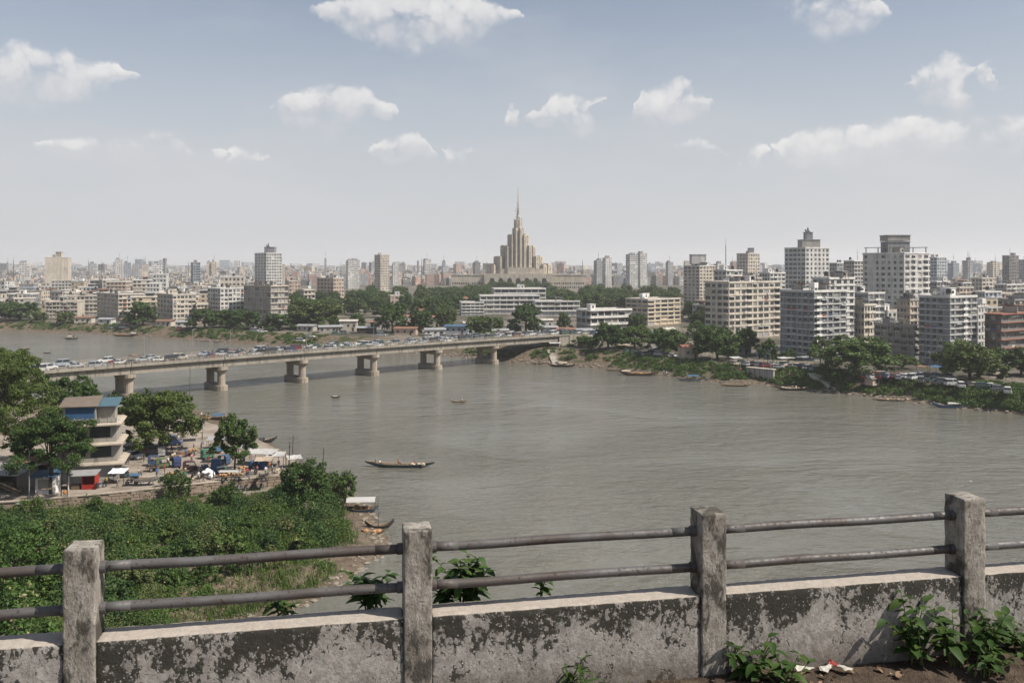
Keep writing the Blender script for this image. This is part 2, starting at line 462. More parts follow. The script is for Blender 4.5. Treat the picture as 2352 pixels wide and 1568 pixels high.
tnear = inside(GX, GY, TP)
H = np.where(tnear, np.minimum(H, 1.2), H)
V = np.c_[GX.ravel(), GY.ravel(), H.ravel()]
ny = len(gy); ii, jj = np.meshgrid(np.arange(len(gx) - 1), np.arange(ny - 1), indexing='ij')
a = (ii * ny + jj).ravel(); Fq = np.c_[a, a + ny, a + ny + 1, a + 1]
dd = seg_dist(GX, GY, NP)
cm = dd[:-1, :-1].ravel()
me = np_mesh('near_bank', V, Fq, ['earth_bank', 'beach_mud'], (cm < 7).astype(int), smooth=True)
tag(link('near_bank', me), kind='structure')
def ground_h(x, y):
    return float(near_h(np.array([x]), np.array([y]))[0])
mb = MB(); mb.prism(TERR, 0.2, TZ)
tag(mb.build('terrace_paving', 'paving'), kind='structure')

# ================================================================== road bridge
BP1 = Vector((-118.0, 259.6, 0)); BD = Vector((107.6, 92.0, 0)); BD.normalize()
BN = Vector((-BD.y, BD.x, 0))                 # away from the camera
BROT = math.atan2(BD.y, BD.x)
SPAN, DECK, BW = 28.3, 10.0, 7.4
def bp(s, n_, z): return BP1 + BD * s + BN * n_ + Vector((0, 0, z))
bridge = empty('road_bridge', BP1, BROT, 'long grey concrete road bridge carrying traffic over the river', 'bridge')
span_ends = [-62, -28.3] + [SPAN * i for i in range(6)] + [176]
def deck_z(s): return DECK + 0.55 * math.cos((s - 60) / 120 * math.pi / 2)
for a_, b_ in zip(span_ends[:-1], span_ends[1:]):
    za, zb = deck_z(a_) - .0, deck_z(b_)
    g = .09
    mb = MB()
    def sl(y0, y1, d0, d1, m=0):
        mb.add([(a_+g,y0,za-d0),(b_-g,y0,zb-d0),(b_-g,y1,zb-d0),(a_+g,y1,za-d0),(a_+g,y0,za-d1),(b_-g,y0,zb-d1),(b_-g,y1,zb-d1),(a_+g,y1,za-d1)],
               [(0,3,2,1),(4,5,6,7),(0,1,5,4),(1,2,6,5),(2,3,7,6),(3,0,4,7)], m)
    sl(-BW, BW, 0.5, 0.0)
    slab = mb.build('deck_slab', ['bridge_concrete'], bridge)
    mb = MB(); sl(-BW + 1.1, BW - 1.1, 0.0, -0.004)
    mb.build('carriageway', ['asphalt'], slab)
    for y in (-6.1, -2.05, 2.05, 6.1):
        mb = MB(); sl(y - .35, y + .35, 2.75, 0.5)
        for k in range(5):
            s_ = a_ + (b_ - a_) * (k + .5) / 5; zz = za + (zb - za) * (k + .5) / 5
            mb.box(s_ - .16, s_ + .16, y - .43, y + .43, zz - 2.70, zz - .503)
        mb.build('girder', ['bridge_concrete'], bridge)
    for sy in (-1, 1):
        mb = MB(); sl(sy * BW - .25 * (sy > 0) - .0 * (sy < 0), sy * BW + .25 * (sy < 0), -0.002, -0.42)
        nb = int((b_ - a_) / 2.4)
        for k in range(nb + 1):
            s_ = a_ + .3 + (b_ - a_ - .6) * k / nb; zz = za + (zb - za) * (s_ - a_) / (b_ - a_)
            mb.box(s_ - .14, s_ + .14, sy * BW - .3 * (sy > 0) + .05, sy * BW + .3 * (sy < 0) - .05, zz + .42, zz + 1.12)
        for d in (-.72, -1.06):
            sl(sy * (BW - .12) - .055, sy * (BW - .12) + .055, d, d - .11)
        mb.build('railing', ['bridge_concrete'], bridge)
for i, s_ in enumerate([-28.3] + [SPAN * k for k in range(6)]):
    zc = deck_z(s_) - 2.78
    pr = link('pier', None, bridge, (s_, 0, 0)); pr.empty_display_size = .5
    def oblong(L, Wd, z0, z1, taper=0.0, nseg=7):
        pts = []
        for e in (1, -1):
            for k in range(nseg):
                t_ = -math.pi / 2 + math.pi * k / (nseg - 1)
                pts.append((math.cos(t_) * Wd * e * 0 + math.sin(t_) * Wd * -e, e * (L + math.cos(t_) * Wd)))
        mbx = MB(); nn = len(pts)
        mbx.add([(x * (1 - taper), y * (1 - taper), z0) for x, y in pts] + [(x, y, z1) for x, y in pts],
                [tuple(range(nn - 1, -1, -1)), tuple(range(nn, 2 * nn))] + [(q, (q + 1) % nn, nn + (q + 1) % nn, nn + q) for q in range(nn)])
        return mbx
    oblong(5.3, 1.75, zc - 1.1, zc - .02).build('pier_cap', 'pier_concrete', pr)
    mbx = oblong(5.3, 1.75, zc - 1.9, zc - 1.1, 0.16); mbx.build('pier_cap_haunch', 'pier_concrete', pr)
    for e in (-1, 1):
        mbx = MB(); mbx.cyl((0, e * 4.6, 1.5), (0, e * 4.6, zc - 1.85), 1.25, 1.25, 14)
        mbx.build('column', 'pier_concrete', pr, smooth=False)
    oblong(4.9, 1.9, -2.5, 1.6).build('pier_base', 'pier_concrete', pr)
    mbx = MB()
    for y in (-6.1, -2.05, 2.05, 6.1):
        mbx = MB(); mbx.box(-.5, .5, y - .4, y + .4, zc - .02, zc + .03); mbx.build('bearing', 'metal_dark', pr)
# abutment and approach on the town side
mb = MB()
mb.box(176.1, 182, -BW + .3, BW - .3, 0.0, deck_z(176) - .5)
mb.build('abutment', 'bridge_concrete', bridge)
mb = MB(); zE = deck_z(176)
mb.add([(182, -BW, 2), (262, -BW, 2), (262, BW, 2), (182, BW, 2), (182, -BW, zE), (262, -BW, CG + .3), (262, BW, CG + .3), (182, BW, zE)], [(0,3,2,1),(4,5,6,7),(0,1,5,4),(1,2,6,5),(2,3,7,6),(3,0,4,7)])
ap = mb.build('approach_ramp', 'bridge_concrete', bridge)
mb = MB(); mb.box(176.1, 182.0, -BW, BW, zE - .5, zE - .001); mb.build('deck_end', 'bridge_concrete', bridge)
mb = MB(); mb.add([(176, -6.3, zE + .008), (182, -6.3, zE + .008), (262, -6.3, CG + .31), (262, 6.3, CG + .31), (182, 6.3, zE + .008), (176, 6.3, zE + .008)], [(0, 1, 4, 5), (1, 2, 3, 4)]); mb.build('approach_carriageway', 'asphalt', ap)
mb = MB(); mb.box(-64, -61.9, -BW + .3, BW - .3, -1, deck_z(-62) - .5); mb.build('abutment', 'bridge_concrete', bridge)
mb = MB(); mb.add([(-120, -BW, 1), (-62.1, -BW, 1), (-62.1, BW, 1), (-120, BW, 1), (-120, -BW, TZ + .5), (-62.1, -BW, deck_z(-62)), (-62.1, BW, deck_z(-62)), (-120, BW, TZ + .5)], [(0,3,2,1),(4,5,6,7),(0,1,5,4),(1,2,6,5),(2,3,7,6),(3,0,4,7)])
mb.build('approach_ramp', 'bridge_concrete', bridge)
def road_z(s):
    if s <= 176: return deck_z(s) + .01
    if s <= 182: return zE + .01
    return zE + (CG + .3 - zE) * (s - 182) / 80 + .012

# ================================================================== viewpoint parapet
t = NT('parapet_plaster')
pz = t.n('ShaderNodeNewGeometry').outputs['Position']
big = t.noise(3.2, 5, 0.62, t.pos((1, 1, 0.8)), 0.4); mid = t.noise(19.0, 6, 0.72, t.pos((1, 1, 0.75)), 0.5); fine = t.noise(46, 4, 0.6, t.pos())
vo = t.n('ShaderNodeTexVoronoi'); vo.inputs['Scale'].default_value = 24; t.l(t.pos((1, 1, 0.8)), vo.inputs['Vector'])
c = t.mix(t.smooth(mid, 0.3, 0.7), (0.235, 0.215, 0.195), (0.43, 0.405, 0.375))
c = t.mix(t.smooth(fine, 0.45, 0.75, 0, .5), c, (0.17, 0.14, 0.115))
mould = t.math('ADD', t.math('MULTIPLY', big, 0.55), t.math('ADD', t.math('MULTIPLY', mid, 0.72), t.math('MULTIPLY', vo.outputs['Distance'], 0.12)))
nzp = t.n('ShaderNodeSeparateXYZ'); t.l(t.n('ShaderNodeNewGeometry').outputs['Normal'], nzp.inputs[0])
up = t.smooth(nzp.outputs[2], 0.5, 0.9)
drip = t.noise(9.0, 4, 0.6, t.pos((1, 1, 0.10)))
mould = t.math('ADD', mould, t.math('MULTIPLY', t.math('SUBTRACT', drip, 0.5), 0.16))
wide = t.noise(0.9, 3, 0.5, t.pos())
szz = t.n('ShaderNodeSeparateXYZ'); t.l(pz, szz.inputs[0])
mould = t.math('ADD', mould, t.math('ADD', t.smooth(szz.outputs[2], 36.85, 37.34, -0.085, 0.045), t.math('MULTIPLY', t.math('SUBTRACT', wide, 0.5), 0.30)))
spk = t.n('ShaderNodeTexVoronoi'); spk.inputs['Scale'].default_value = 34; t.l(t.pos(), spk.inputs['Vector'])
mould = t.math('SUBTRACT', mould, t.smooth(spk.outputs['Distance'], 0.34, 0.16, 0.0, 0.09))
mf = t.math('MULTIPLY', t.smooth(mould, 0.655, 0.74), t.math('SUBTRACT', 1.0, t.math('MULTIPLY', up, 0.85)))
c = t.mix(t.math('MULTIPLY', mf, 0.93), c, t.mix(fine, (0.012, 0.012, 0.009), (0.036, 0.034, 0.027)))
c = t.mix(t.math('MULTIPLY', up, 0.55), c, t.mix(mid, (0.30, 0.25, 0.20), (0.52, 0.45, 0.38)))  # upward faces coloured lighter: light on the wall top put into the plaster colour
sz = t.n('ShaderNodeSeparateXYZ'); t.l(pz, sz.inputs[0])
damp = t.math('MULTIPLY', t.smooth(t.math('ADD', sz.outputs[2], t.math('MULTIPLY', mid, 0.22)), 37.10, 36.82), 0.6)
c = t.mix(damp, c, (0.10, 0.082, 0.062))
bh = t.math('ADD', t.math('MULTIPLY', mid, 0.6), t.math('ADD', t.math('MULTIPLY', fine, 0.35), t.math('MULTIPLY', mf, -0.35)))
t.bsdf(c, 0.93, t.bump(bh, 0.9, 0.012), spec=0.15)
t = NT('post_plaster')
big = t.noise(3.2, 5, 0.62, t.pos((1, 1, 0.6)), 0.4); mid = t.noise(11, 5, 0.7, t.pos((1.3, 1.3, 0.6)), 0.5); fine = t.noise(60, 4, 0.65, t.pos((1, 1, 0.6)))
c = t.mix(t.smooth(mid, 0.3, 0.7), (0.185, 0.165, 0.14), (0.40, 0.37, 0.33))
c = t.mix(t.smooth(fine, 0.5, 0.72, 0, .75), c, (0.11, 0.085, 0.065))
c = t.mix(t.math('MULTIPLY', t.smooth(t.math('ADD', t.math('MULTIPLY', big, .7), t.math('MULTIPLY', mid, .5)), 0.575, 0.68), .88), c, (0.045, 0.04, 0.032))
t.bsdf(c, 0.93, t.bump(t.math('ADD', mid, t.math('MULTIPLY', fine, .6)), 0.9, 0.012), spec=0.15)
t = NT('rail_steel')
a1 = t.noise(3.0, 5, 0.6, t.pos((0.5, 1, 2))); a2 = t.noise(28, 4, 0.65, t.pos())
c = t.mix(t.smooth(a1, 0.40, 0.62), (0.115, 0.112, 0.11), (0.078, 0.064, 0.057))
c = t.mix(t.smooth(a2, 0.56, 0.68), c, (0.048, 0.033, 0.027))
t.bsdf(c, t.smooth(a2, 0.3, 0.7, 0.48, 0.75), t.bump(a2, 0.4, 0.004), metallic=0.25, spec=0.4)
t = NT('soil')
a1 = t.noise(5, 5, 0.65, t.pos()); a2 = t.noise(40, 4, 0.65, t.pos())
c = t.mix(t.smooth(a1, 0.3, 0.7), (0.055, 0.04, 0.03), (0.14, 0.105, 0.078))
c = t.mix(t.math('MULTIPLY', a2, 0.5), c, (0.035, 0.026, 0.02))
t.bsdf(c, 0.95, t.bump(t.math('ADD', a1, t.math('MULTIPLY', a2, .5)), 1.0, 0.04), spec=0.1)

PSL = 0.188; PANG = math.atan(PSL); PG = 36.69
def par(x, d=0.0):                            # point on the parapet's front line at x, d metres further out over the river
    return Vector((x - math.sin(PANG) * d, 6.01 + PSL * (x + 3.05) + math.cos(PANG) * d, PG))
def rough_block(sx, sy, sz, res, amp, bev=0.012, seed=0):
    """a worn cast block: finely divided, edges rounded, surface uneven"""
    bm = bmesh.new(); bmesh.ops.create_cube(bm, size=1.0)
    bmesh.ops.scale(bm, vec=(sx, sy, sz), verts=bm.verts)
    bmesh.ops.bevel(bm, geom=bm.edges[:], offset=bev, segments=2, affect='EDGES', profile=0.6)
    for axis, L in ((0, sx), (1, sy), (2, sz)):
        k = int(L / res)
        for i in range(1, k):
            co = [0, 0, 0]; no = [0, 0, 0]; co[axis] = -L / 2 + L * i / k; no[axis] = 1
            bmesh.ops.bisect_plane(bm, geom=bm.verts[:] + bm.edges[:] + bm.faces[:], plane_co=co, plane_no=no)
    bm.normal_update()
    for v in bm.verts:
        q = v.co * 9 + Vector((seed * 3.7, seed * 1.3, 0)); e = v.co * 34 + Vector((seed, 0, seed))
        near = sum(1 for a_, L in enumerate((sx, sy, sz)) if abs(abs(v.co[a_]) - L / 2) < bev * 1.6)
        dv = amp * (mnoise.noise(q) * .7 + mnoise.noise(e) * .5)
        if near >= 2: dv -= amp * 1.6 * max(0, mnoise.noise(e * .6 + Vector((5, 5, 5))) + .25)
        v.co += v.normal * dv
    return bm
parapet = empty('parapet', par(-3.05), PANG, 'stained concrete parapet with square posts and two pipe rails overlooking the river', 'parapet')
PSTEP = 2.34 / math.cos(PANG)
def bm_obj(bm, name, mats, parent, loc, smooth=True):
    me = bpy.data.meshes.new(name); bm.to_mesh(me); bm.free()
    for x in mats: me.materials.append(M[x])
    if smooth: me.polygons.foreach_set('use_smooth', [True] * len(me.polygons))
    return link(name, me, parent, loc)
for i in range(-1, 6):
    if 0 <= i <= 3:
        bm_obj(rough_block(0.215, 0.25, 1.31, 0.022, 0.0045, 0.012, i), 'post', ['post_plaster'], parapet, (i * PSTEP, 0.115, 0.655))
    elif i in (-1, 4):
        bm_obj(rough_block(0.215, 0.25, 1.31, 0.08, 0.004, 0.012, i + 9), 'post', ['post_plaster'], parapet, (i * PSTEP, 0.115, 0.655))
    if i < 5:
        L = PSTEP - 0.215 + .004
        bm_obj(rough_block(L, 0.25, 0.69, 0.03, 0.006, 0.014, i + 20), 'wall_panel', ['parapet_plaster'], parapet, ((i + .5) * PSTEP, 0.135, 0.305))
        for z in (1.14, 0.845):
            mb = MB()
            N = 10
            pts = [((i * PSTEP + .10) + (PSTEP - .2) * k / N, 0.125 + .002 * math.sin(k * 1.7 + i), z + .0035 * math.sin(k * .9 + i * 2 + z)) for k in range(N + 1)]
            mb.tube(pts, [0.036] * (N + 1), 14)
            rl = mb.build('rail', 'rail_steel', parapet, smooth=True)
            for e in (0, 1):
                mb = MB(); x = i * PSTEP + (.1 if e == 0 else PSTEP - .1); mb.cyl((x, .125, z), (x + (.05 if e == 0 else -.05), .125, z), .044, .044, 14)
                mb.build('socket', 'rail_steel', rl, smooth=False)
# the high bank we stand on
mb = MB()
d_ = Vector((math.cos(PANG), math.sin(PANG), 0)); n_ = Vector((-d_.y, d_.x, 0)); o_ = par(-3.05)
A = o_ - d_ * 9 + n_ * .62; B = o_ + d_ * 24 + n_ * .62; C_ = Vector((B.x + 3, -40, PG)); D_ = Vector((A.x - 2, -40, PG))
mb.prism([(A.x, A.y), (D_.x, D_.y), (C_.x, C_.y), (B.x, B.y)], -2.0, PG - .08)
tag(mb.build('viewpoint_embankment', 'wall_concrete'), kind='structure')
nx, nyy = 120, 40
gx2 = np.linspace(-8, 12, nx); gy2 = np.linspace(-6, .6, nyy)
V = []
for x in gx2:
    for y in gy2:
        q = o_ + d_ * (x + 3.05) + n_ * y
        V.append((q.x, q.y, PG - .03 + .05 * mnoise.noise((q.x * 1.3, q.y * 1.3, 0)) + .018 * mnoise.noise((q.x * 7, q.y * 7, 2)) + (.05 * max(0, 1 - abs(y + .15) / .35))))
ii, jj = np.meshgrid(np.arange(nx - 1), np.arange(nyy - 1), indexing='ij'); a = (ii * nyy + jj).ravel()
tag(link('roadside_soil', np_mesh('roadside_soil', V, np.c_[a, a + nyy, a + nyy + 1, a + 1], ['soil'], smooth=True)), kind='structure')
# ================================================================== buildings
def facademat(name, col, wcol=(0.05, 0.055, 0.06), bay=3.1, fl=3.05, ww=0.6, wh=0.52):
    """walls too far off to tell the windows apart one by one: rows of small openings at true size"""
    t = NT(name)
    g = t.n('ShaderNodeNewGeometry')
    P = t.n('ShaderNodeSeparateXYZ'); t.l(g.outputs['Position'], P.inputs[0])
    N = t.n('ShaderNodeSeparateXYZ'); t.l(g.outputs['Normal'], N.inputs[0])
    u = t.math('SUBTRACT', t.math('MULTIPLY', P.outputs[0], N.outputs[1]), t.math('MULTIPLY', P.outputs[1], N.outputs[0]))
    fu = t.math('FRACT', t.math('DIVIDE', u, bay)); fv = t.math('FRACT', t.math('DIVIDE', P.outputs[2], fl))
    def gate(x, lo, hi): return t.math('MULTIPLY', t.math('GREATER_THAN', x, lo), t.math('LESS_THAN', x, hi))
    m = t.math('MULTIPLY', gate(fu, .5 - ww / 2, .5 + ww / 2), gate(fv, .34, .34 + wh))
    cell = t.n('ShaderNodeCombineXYZ'); t.l(t.math('FLOOR', t.math('DIVIDE', u, bay)), cell.inputs[0]); t.l(t.math('FLOOR', t.math('DIVIDE', P.outputs[2], fl)), cell.inputs[1])
    wn = t.n('ShaderNodeTexWhiteNoise', noise_dimensions='3D'); t.l(cell.outputs[0], wn.inputs['Vector'])
    m = t.math('MULTIPLY', m, t.math('GREATER_THAN', wn.outputs['Value'], 0.18))
    m = t.math('MULTIPLY', m, t.math('LESS_THAN', t.math('ABSOLUTE', N.outputs[2]), 0.5))
    st = t.noise(1.0, 4, 0.65, t.pos((0.5, 0.5, 0.06))); bl = t.noise(0.05, 4, 0.6, t.pos())
    c = t.mix(t.smooth(bl, 0.35, 0.68), tuple(x * .72 for x in col), tuple(min(1, x * 1.08) for x in col))
    c = t.mix(t.math('MULTIPLY', t.smooth(st, .5, .75), .5), c, tuple(x * .4 for x in col))
    c = t.mix(t.math('MULTIPLY', m, 0.95), c, t.mix(wn.outputs['Value'], wcol, tuple(x * 3 for x in wcol)))
    t.bsdf(c, 0.85, spec=0.2)
facademat('facade_white', (0.62, 0.60, 0.57))
facademat('facade_cream', (0.58, 0.50, 0.40))
facademat('facade_grey', (0.38, 0.38, 0.38), ww=.6)
facademat('facade_pink', (0.52, 0.36, 0.29))
facademat('facade_blue', (0.36, 0.41, 0.46), ww=.7, wh=.6)
facademat('facade_dark', (0.22, 0.21, 0.20), ww=.6)
facademat('facade_slab', (0.56, 0.55, 0.53), bay=4.2, ww=.8, wh=.55)
FAC = ['facade_white', 'facade_cream', 'facade_grey', 'facade_pink', 'facade_blue', 'facade_dark', 'facade_slab']
_win = {}
def window_mesh(w, h, frame='metal_grey', glass='glass'):
    k = (round(w, 1), round(h, 1), frame, glass)
    if k not in _win:
        w, h = k[0], k[1]; mb = MB(); f = .07
        mb.box(-w/2, w/2, -.05, .05, -h/2, -h/2 + f); mb.box(-w/2, w/2, -.05, .05, h/2 - f, h/2)
        mb.box(-w/2, -w/2 + f, -.05, .05, -h/2 + f, h/2 - f); mb.box(w/2 - f, w/2, -.05, .05, -h/2 + f, h/2 - f)
        for q in ([0] if w < 2.2 else [-w/6, w/6]): mb.box(q - .03, q + .03, -.04, .04, -h/2 + f, h/2 - f)
        mb.add([(-w/2 + f, 0, -h/2 + f), (w/2 - f, 0, -h/2 + f), (w/2 - f, 0, h/2 - f), (-w/2 + f, 0, h/2 - f)], [(0, 1, 2, 3)], 1)
        _win[k] = mb.mesh('window', [frame, glass])
    return _win[k]
EXTRA = {}
mb = MB(); mb.box(-.42, .42, -.2, .2, -.3, .3, 0); mb.cyl((-.08, -.21, 0), (-.08, -.19, 0), .22, .22, 10, 1); EXTRA['ac'] = mb.mesh('air_conditioner', ['trim_white', 'metal_dark'])
for k_, c_ in (('cloth_a', (0.45, 0.10, 0.08)), ('cloth_b', (0.10, 0.18, 0.35)), ('cloth_c', (0.55, 0.52, 0.46))):
    plain(k_, c_, .9, .3); mb = MB(); rr_ = random.Random(k_)
    for q in range(4): x0_ = -1 + q * .5; mb.box(x0_, x0_ + .38, -.03, .0, -rr_.uniform(.6, 1.1), 0)
    mb.box(-1.05, 1.05, -.025, -.005, 0, .03); EXTRA[k_] = mb.mesh('laundry', [k_])
mb = MB(); mb.add([(-.5, 0, 0), (.5, 0, 0), (.5, -.75, -.32), (-.5, -.75, -.32), (-.5, 0, .07), (.5, 0, .07), (.5, -.75, -.25), (-.5, -.75, -.25)], [(0,3,2,1),(4,5,6,7),(0,1,5,4),(1,2,6,5),(2,3,7,6),(3,0,4,7)]); EXTRA['shade'] = mb.mesh('sunshade', ['roof_tin'])
mb = MB()
for q in range(6): mb.box(-.5 + q * .2 - .012, -.5 + q * .2 + .012, -.03, 0, -.5, .5)
mb.box(-.5, .5, -.035, 0, -.02, .02); EXTRA['grille'] = mb.mesh('window_grille', ['metal_dark'])
def roof_things(root, W1, W2, h, e1, e2, kinds, seed, scale=1.0):
    r = random.Random(seed)
    def at(a, b): return e1 * (a * W1) + e2 * (b * W2)
    spots = [(.3, .3), (.7, .35), (.35, .7), (.72, .72), (.5, .5), (.2, .55), (.55, .2), (.8, .5)]
    r.shuffle(spots)
    for k, (a, b) in zip(kinds, spots):
        p = at(a, b); z = h
        mb = MB(); ang = math.atan2(e1.y, e1.x)
        if k == 'tank':
            mb.cyl((0, 0, 1.0), (0, 0, 2.6), .95, .9, 12); mb.cyl((0, 0, 2.6), (0, 0, 2.95), .9, .3, 12)
            for q in range(4): t_ = q * math.pi / 2 + .7; mb.cyl((math.cos(t_) * .8, math.sin(t_) * .8, 0), (math.cos(t_) * .8, math.sin(t_) * .8, 1.05), .07, .07, 5)
            mb.build('water_tank', 'tank_black', root, (p.x, p.y, z))
        elif k == 'tankw':
            mb.box(-1.3, 1.3, -1.1, 1.1, 1.2, 3.2)
            for sx in (-1, 1):
                for sy in (-1, 1): mb.box(sx * 1.05 - .14, sx * 1.05 + .14, sy * .85 - .14, sy * .85 + .14, 0, 1.2)
            mb.build('water_tank', 'trim_white', root, (p.x, p.y, z), ang)
        elif k in ('stair', 'stairw', 'stairg'):
            m = {'stair': 'wall_cream', 'stairw': 'trim_white', 'stairg': 'wall_concrete'}[k]
            mb.box(-1.9, 1.9, -1.6, 1.6, 0, 2.9, 0); mb.box(-2.1, 2.1, -1.8, 1.8, 2.9, 3.1, 0); mb.box(-.5, .5, -1.62, -1.5, .02, 2.1, 1); mb.box(-1.95, -1.85, -.6, .6, 1.1, 2.1, 1)
            mb.build('stair_room', [m, 'dark_void'], root, (p.x, p.y, z), ang)
        elif k in ('shed', 'shedr'):
            w = r.uniform(2.2, 3.4); d = r.uniform(1.8, 2.6)
            for sx in (-1, 1):
                for sy in (-1, 1): mb.box(sx * w - .08, sx * w + .08, sy * d - .08, sy * d + .08, 0, 2.3 + .4 * (sy > 0), 1)
            mb.add([(-w-.4, -d-.4, 2.3), (w+.4, -d-.4, 2.3), (w+.4, d+.4, 2.85), (-w-.4, d+.4, 2.85), (-w-.4, -d-.4, 2.42), (w+.4, -d-.4, 2.42), (w+.4, d+.4, 2.97), (-w-.4, d+.4, 2.97)],
                   [(0,3,2,1),(4,5,6,7),(0,1,5,4),(1,2,6,5),(2,3,7,6),(3,0,4,7)], 0)
            mb.box(-w, w, d - .1, d + .05, 0, 2.4, 1)
            mb.build('roof_shed', ['roof_rust' if k == 'shedr' else 'roof_tin', 'wall_concrete'], root, (p.x, p.y, z), ang)
        elif k == 'mast':
            mb.tube([(0, 0, 0), (0, 0, 5), (0, 0, 9)], [.16, .1, .05], 5); mb.cyl((-.8, 0, 6), (.8, 0, 6), .05, .05, 4); mb.cyl((0, -.6, 7.2), (0, .6, 7.2), .05, .05, 4)
            for q in range(3): mb.cyl((0, 0, 5), (math.cos(q * 2.1) * 2, math.sin(q * 2.1) * 2, 0), .025, .025, 4)
            mb.build('antenna_mast', 'metal_dark', root, (p.x, p.y, z))
        elif k == 'wash':
            mb.cyl((-2, 0, 0), (-2, 0, 2), .05, .05, 5); mb.cyl((2, 0, 0), (2, 0, 2), .05, .05, 5)
            for q in range(5): mb.box(-1.7 + q * .72, -1.7 + q * .72 + .55, -.02, .02, .9, 1.9, 1)
            mb.build('washing_line', ['metal_dark', 'trim_white'], root, (p.x, p.y, z), ang + .3)
        elif k == 'frame':
            for a2 in (.04, .34, .66, .96):
                for b2 in (.06, .94):
                    q = at(a2, b2); mb.box(q.x - .2, q.x + .2, q.y - .2, q.y + .2, 0, 3.0)
            for b2 in (.06, .94):
                q0, q1 = at(0, b2), at(1, b2); mb.obox((q0.x, q0.y, 0), e1, e2, 0, W1, -.22, .22, 3.0, 3.35)
            mb.build('roof_frame', 'wall_concrete', root, (0, 0, z))
def building(name, label, u0, uc, u1, vtop, Y, th, fl, bl, br, wall, trim, wl=.6, wr=.6, ledge=0.0, win_h=.5, sill=.3, roof=(), cat='building', base=CG, W1=None, W2=None,
             glass='glass', frame='metal_grey', miss=0.06, shop=True, parap=True, balL=(), balR=(), roofmat='roof_grey', blankL=(), seed=None, rail=False, group=None):
    wl, wr = min(.86, wl * 1.12), min(.88, wr * 1.12)
    if win_h < .55: win_h += .05; sill -= .02
    seed = seed if seed is not None else hash(label) % 1000 if False else sum(map(ord, label))
    r = random.Random(seed)
    th = R(th)
    Xc = (uc - U0) / F * Y
    e1 = Vector((-math.cos(th), math.sin(th), 0)); e2 = Vector((math.sin(th), math.cos(th), 0))
    k0, k1 = (u0 - U0) / F, (u1 - U0) / F
    if W1 is None: W1 = (Xc - k0 * Y) / (math.cos(th) + k0 * math.sin(th))
    if W2 is None: W2 = (k1 * Y - Xc) / (math.sin(th) - k1 * math.cos(th))
    ztop = CAMZ - (vtop - V0) / F * Y; h = ztop - base; fh = h / fl
    root = empty(name, (Xc, Y, base), 0, label, cat, group)
    mb = MB(); D = .32
    mb.obox((0, 0, 0), e1, e2, D + .003, W1 - .01, D + .003, W2 - .01, 0, h, 0)
    lin = fh * max(.04, 1 - sill - win_h)
    wins = []
    for (ax, ny, W, nb, wr_, x0, bal, blank) in ((e1, -e2, W1, bl, wl, 0.0, balL, blankL), (e2, -e1, W2, br, wr, D, balR, ())):
        if nb <= 0:
            mb.obox((0, 0, 0), ax, ny, x0, W, -D, 0, 0, h, 0); continue
        bw = W / nb
        for f in range(fl + 1):
            z0 = max(0, f * fh - lin); z1 = min(h, f * fh + (sill * fh if f < fl else 0))
            if f == 0: z1 = .25 if shop else sill * fh
            mb.obox((0, 0, 0), ax, ny, x0, W, -D, 0, z0, z1, 0)
            if ledge and f > 0: mb.obox((0, 0, 0), ax, ny, (-ledge if x0 else 0), W, .002, ledge, f * fh - .10, f * fh + .10, 1)
        for f in range(fl):
            z0 = (f * fh + sill * fh) if (f > 0 or not shop) else .25; z1 = (f + 1) * fh - lin
            jw = [wr_ * (1 + .22 * math.sin(b * 2.4 + seed)) for b in range(nb)]
            edges = []
            for b in range(nb):
                ww = min(.92, jw[b]) * bw
                if b in blank: continue
                edges.append((b, (b + .5) * bw - ww / 2, (b + .5) * bw + ww / 2))
            prev = x0
            for (b, xa, xb) in edges:
                xa = max(xa, x0 + .15)
                if xa > prev: mb.obox((0, 0, 0), ax, ny, prev, xa, -D, -.004, z0, z1, 0)
                prev = xb
                ctr = ax * ((xa + xb) / 2) + ny * (-.2)
                if not (f == 0 and shop) and r.random() > miss:
                    wins.append((xb - xa - .02, z1 - z0 - .02, (ctr.x, ctr.y, (z0 + z1) / 2), math.atan2(ny.y, ny.x) + math.pi / 2))
                elif f == 0 and shop and r.random() < .4:
                    mb.obox((0, 0, 0), ax, ny, xa, xb, -.2, -.15, z0, z1, 2)
                if b in bal and f > 0:
                    mb.obox((0, 0, 0), ax, ny, xa - .25, xb + .25, .003, .95, f * fh - .12, f * fh + .02, 1)
                    mb.obox((0, 0, 0), ax, ny, xa - .25, xb + .25, .85, .95, f * fh + .02, f * fh + .85, 1 if not rail else 0)
            if prev < W: mb.obox((0, 0, 0), ax, ny, prev, W, -D, -.004, z0, z1, 0)
    mb.build('wall', [wall, trim, 'roof_tin'], root)
    for (w, hh, loc, rz) in wins:
        link('window', window_mesh(w, hh, frame, glass), root, loc, rz)
        if Y < 600 and shop:
            k_ = r.random(); ox, oy = math.sin(rz), -math.cos(rz)
            if k_ < .09: o_ = link('air_conditioner', EXTRA['ac'], root, (loc[0] + ox * .42 + math.cos(rz) * w * .2, loc[1] + oy * .42 + math.sin(rz) * w * .2, loc[2] - hh / 2 - .35), rz)
            elif k_ < .17: o_ = link('laundry', EXTRA[r.choice(('cloth_a', 'cloth_b', 'cloth_c'))], root, (loc[0] + ox * .30, loc[1] + oy * .30, loc[2] - hh / 2 + .1), rz)
            elif k_ < .27: o_ = link('sunshade', EXTRA['shade'], root, (loc[0] + ox * .21, loc[1] + oy * .21, loc[2] + hh / 2), rz); o_.scale = (w + .3, 1, 1)
            elif k_ < .34: o_ = link('window_grille', EXTRA['grille'], root, (loc[0] + ox * .24, loc[1] + oy * .24, loc[2]), rz); o_.scale = (w, 1, hh)
    mb = MB(); o = .18
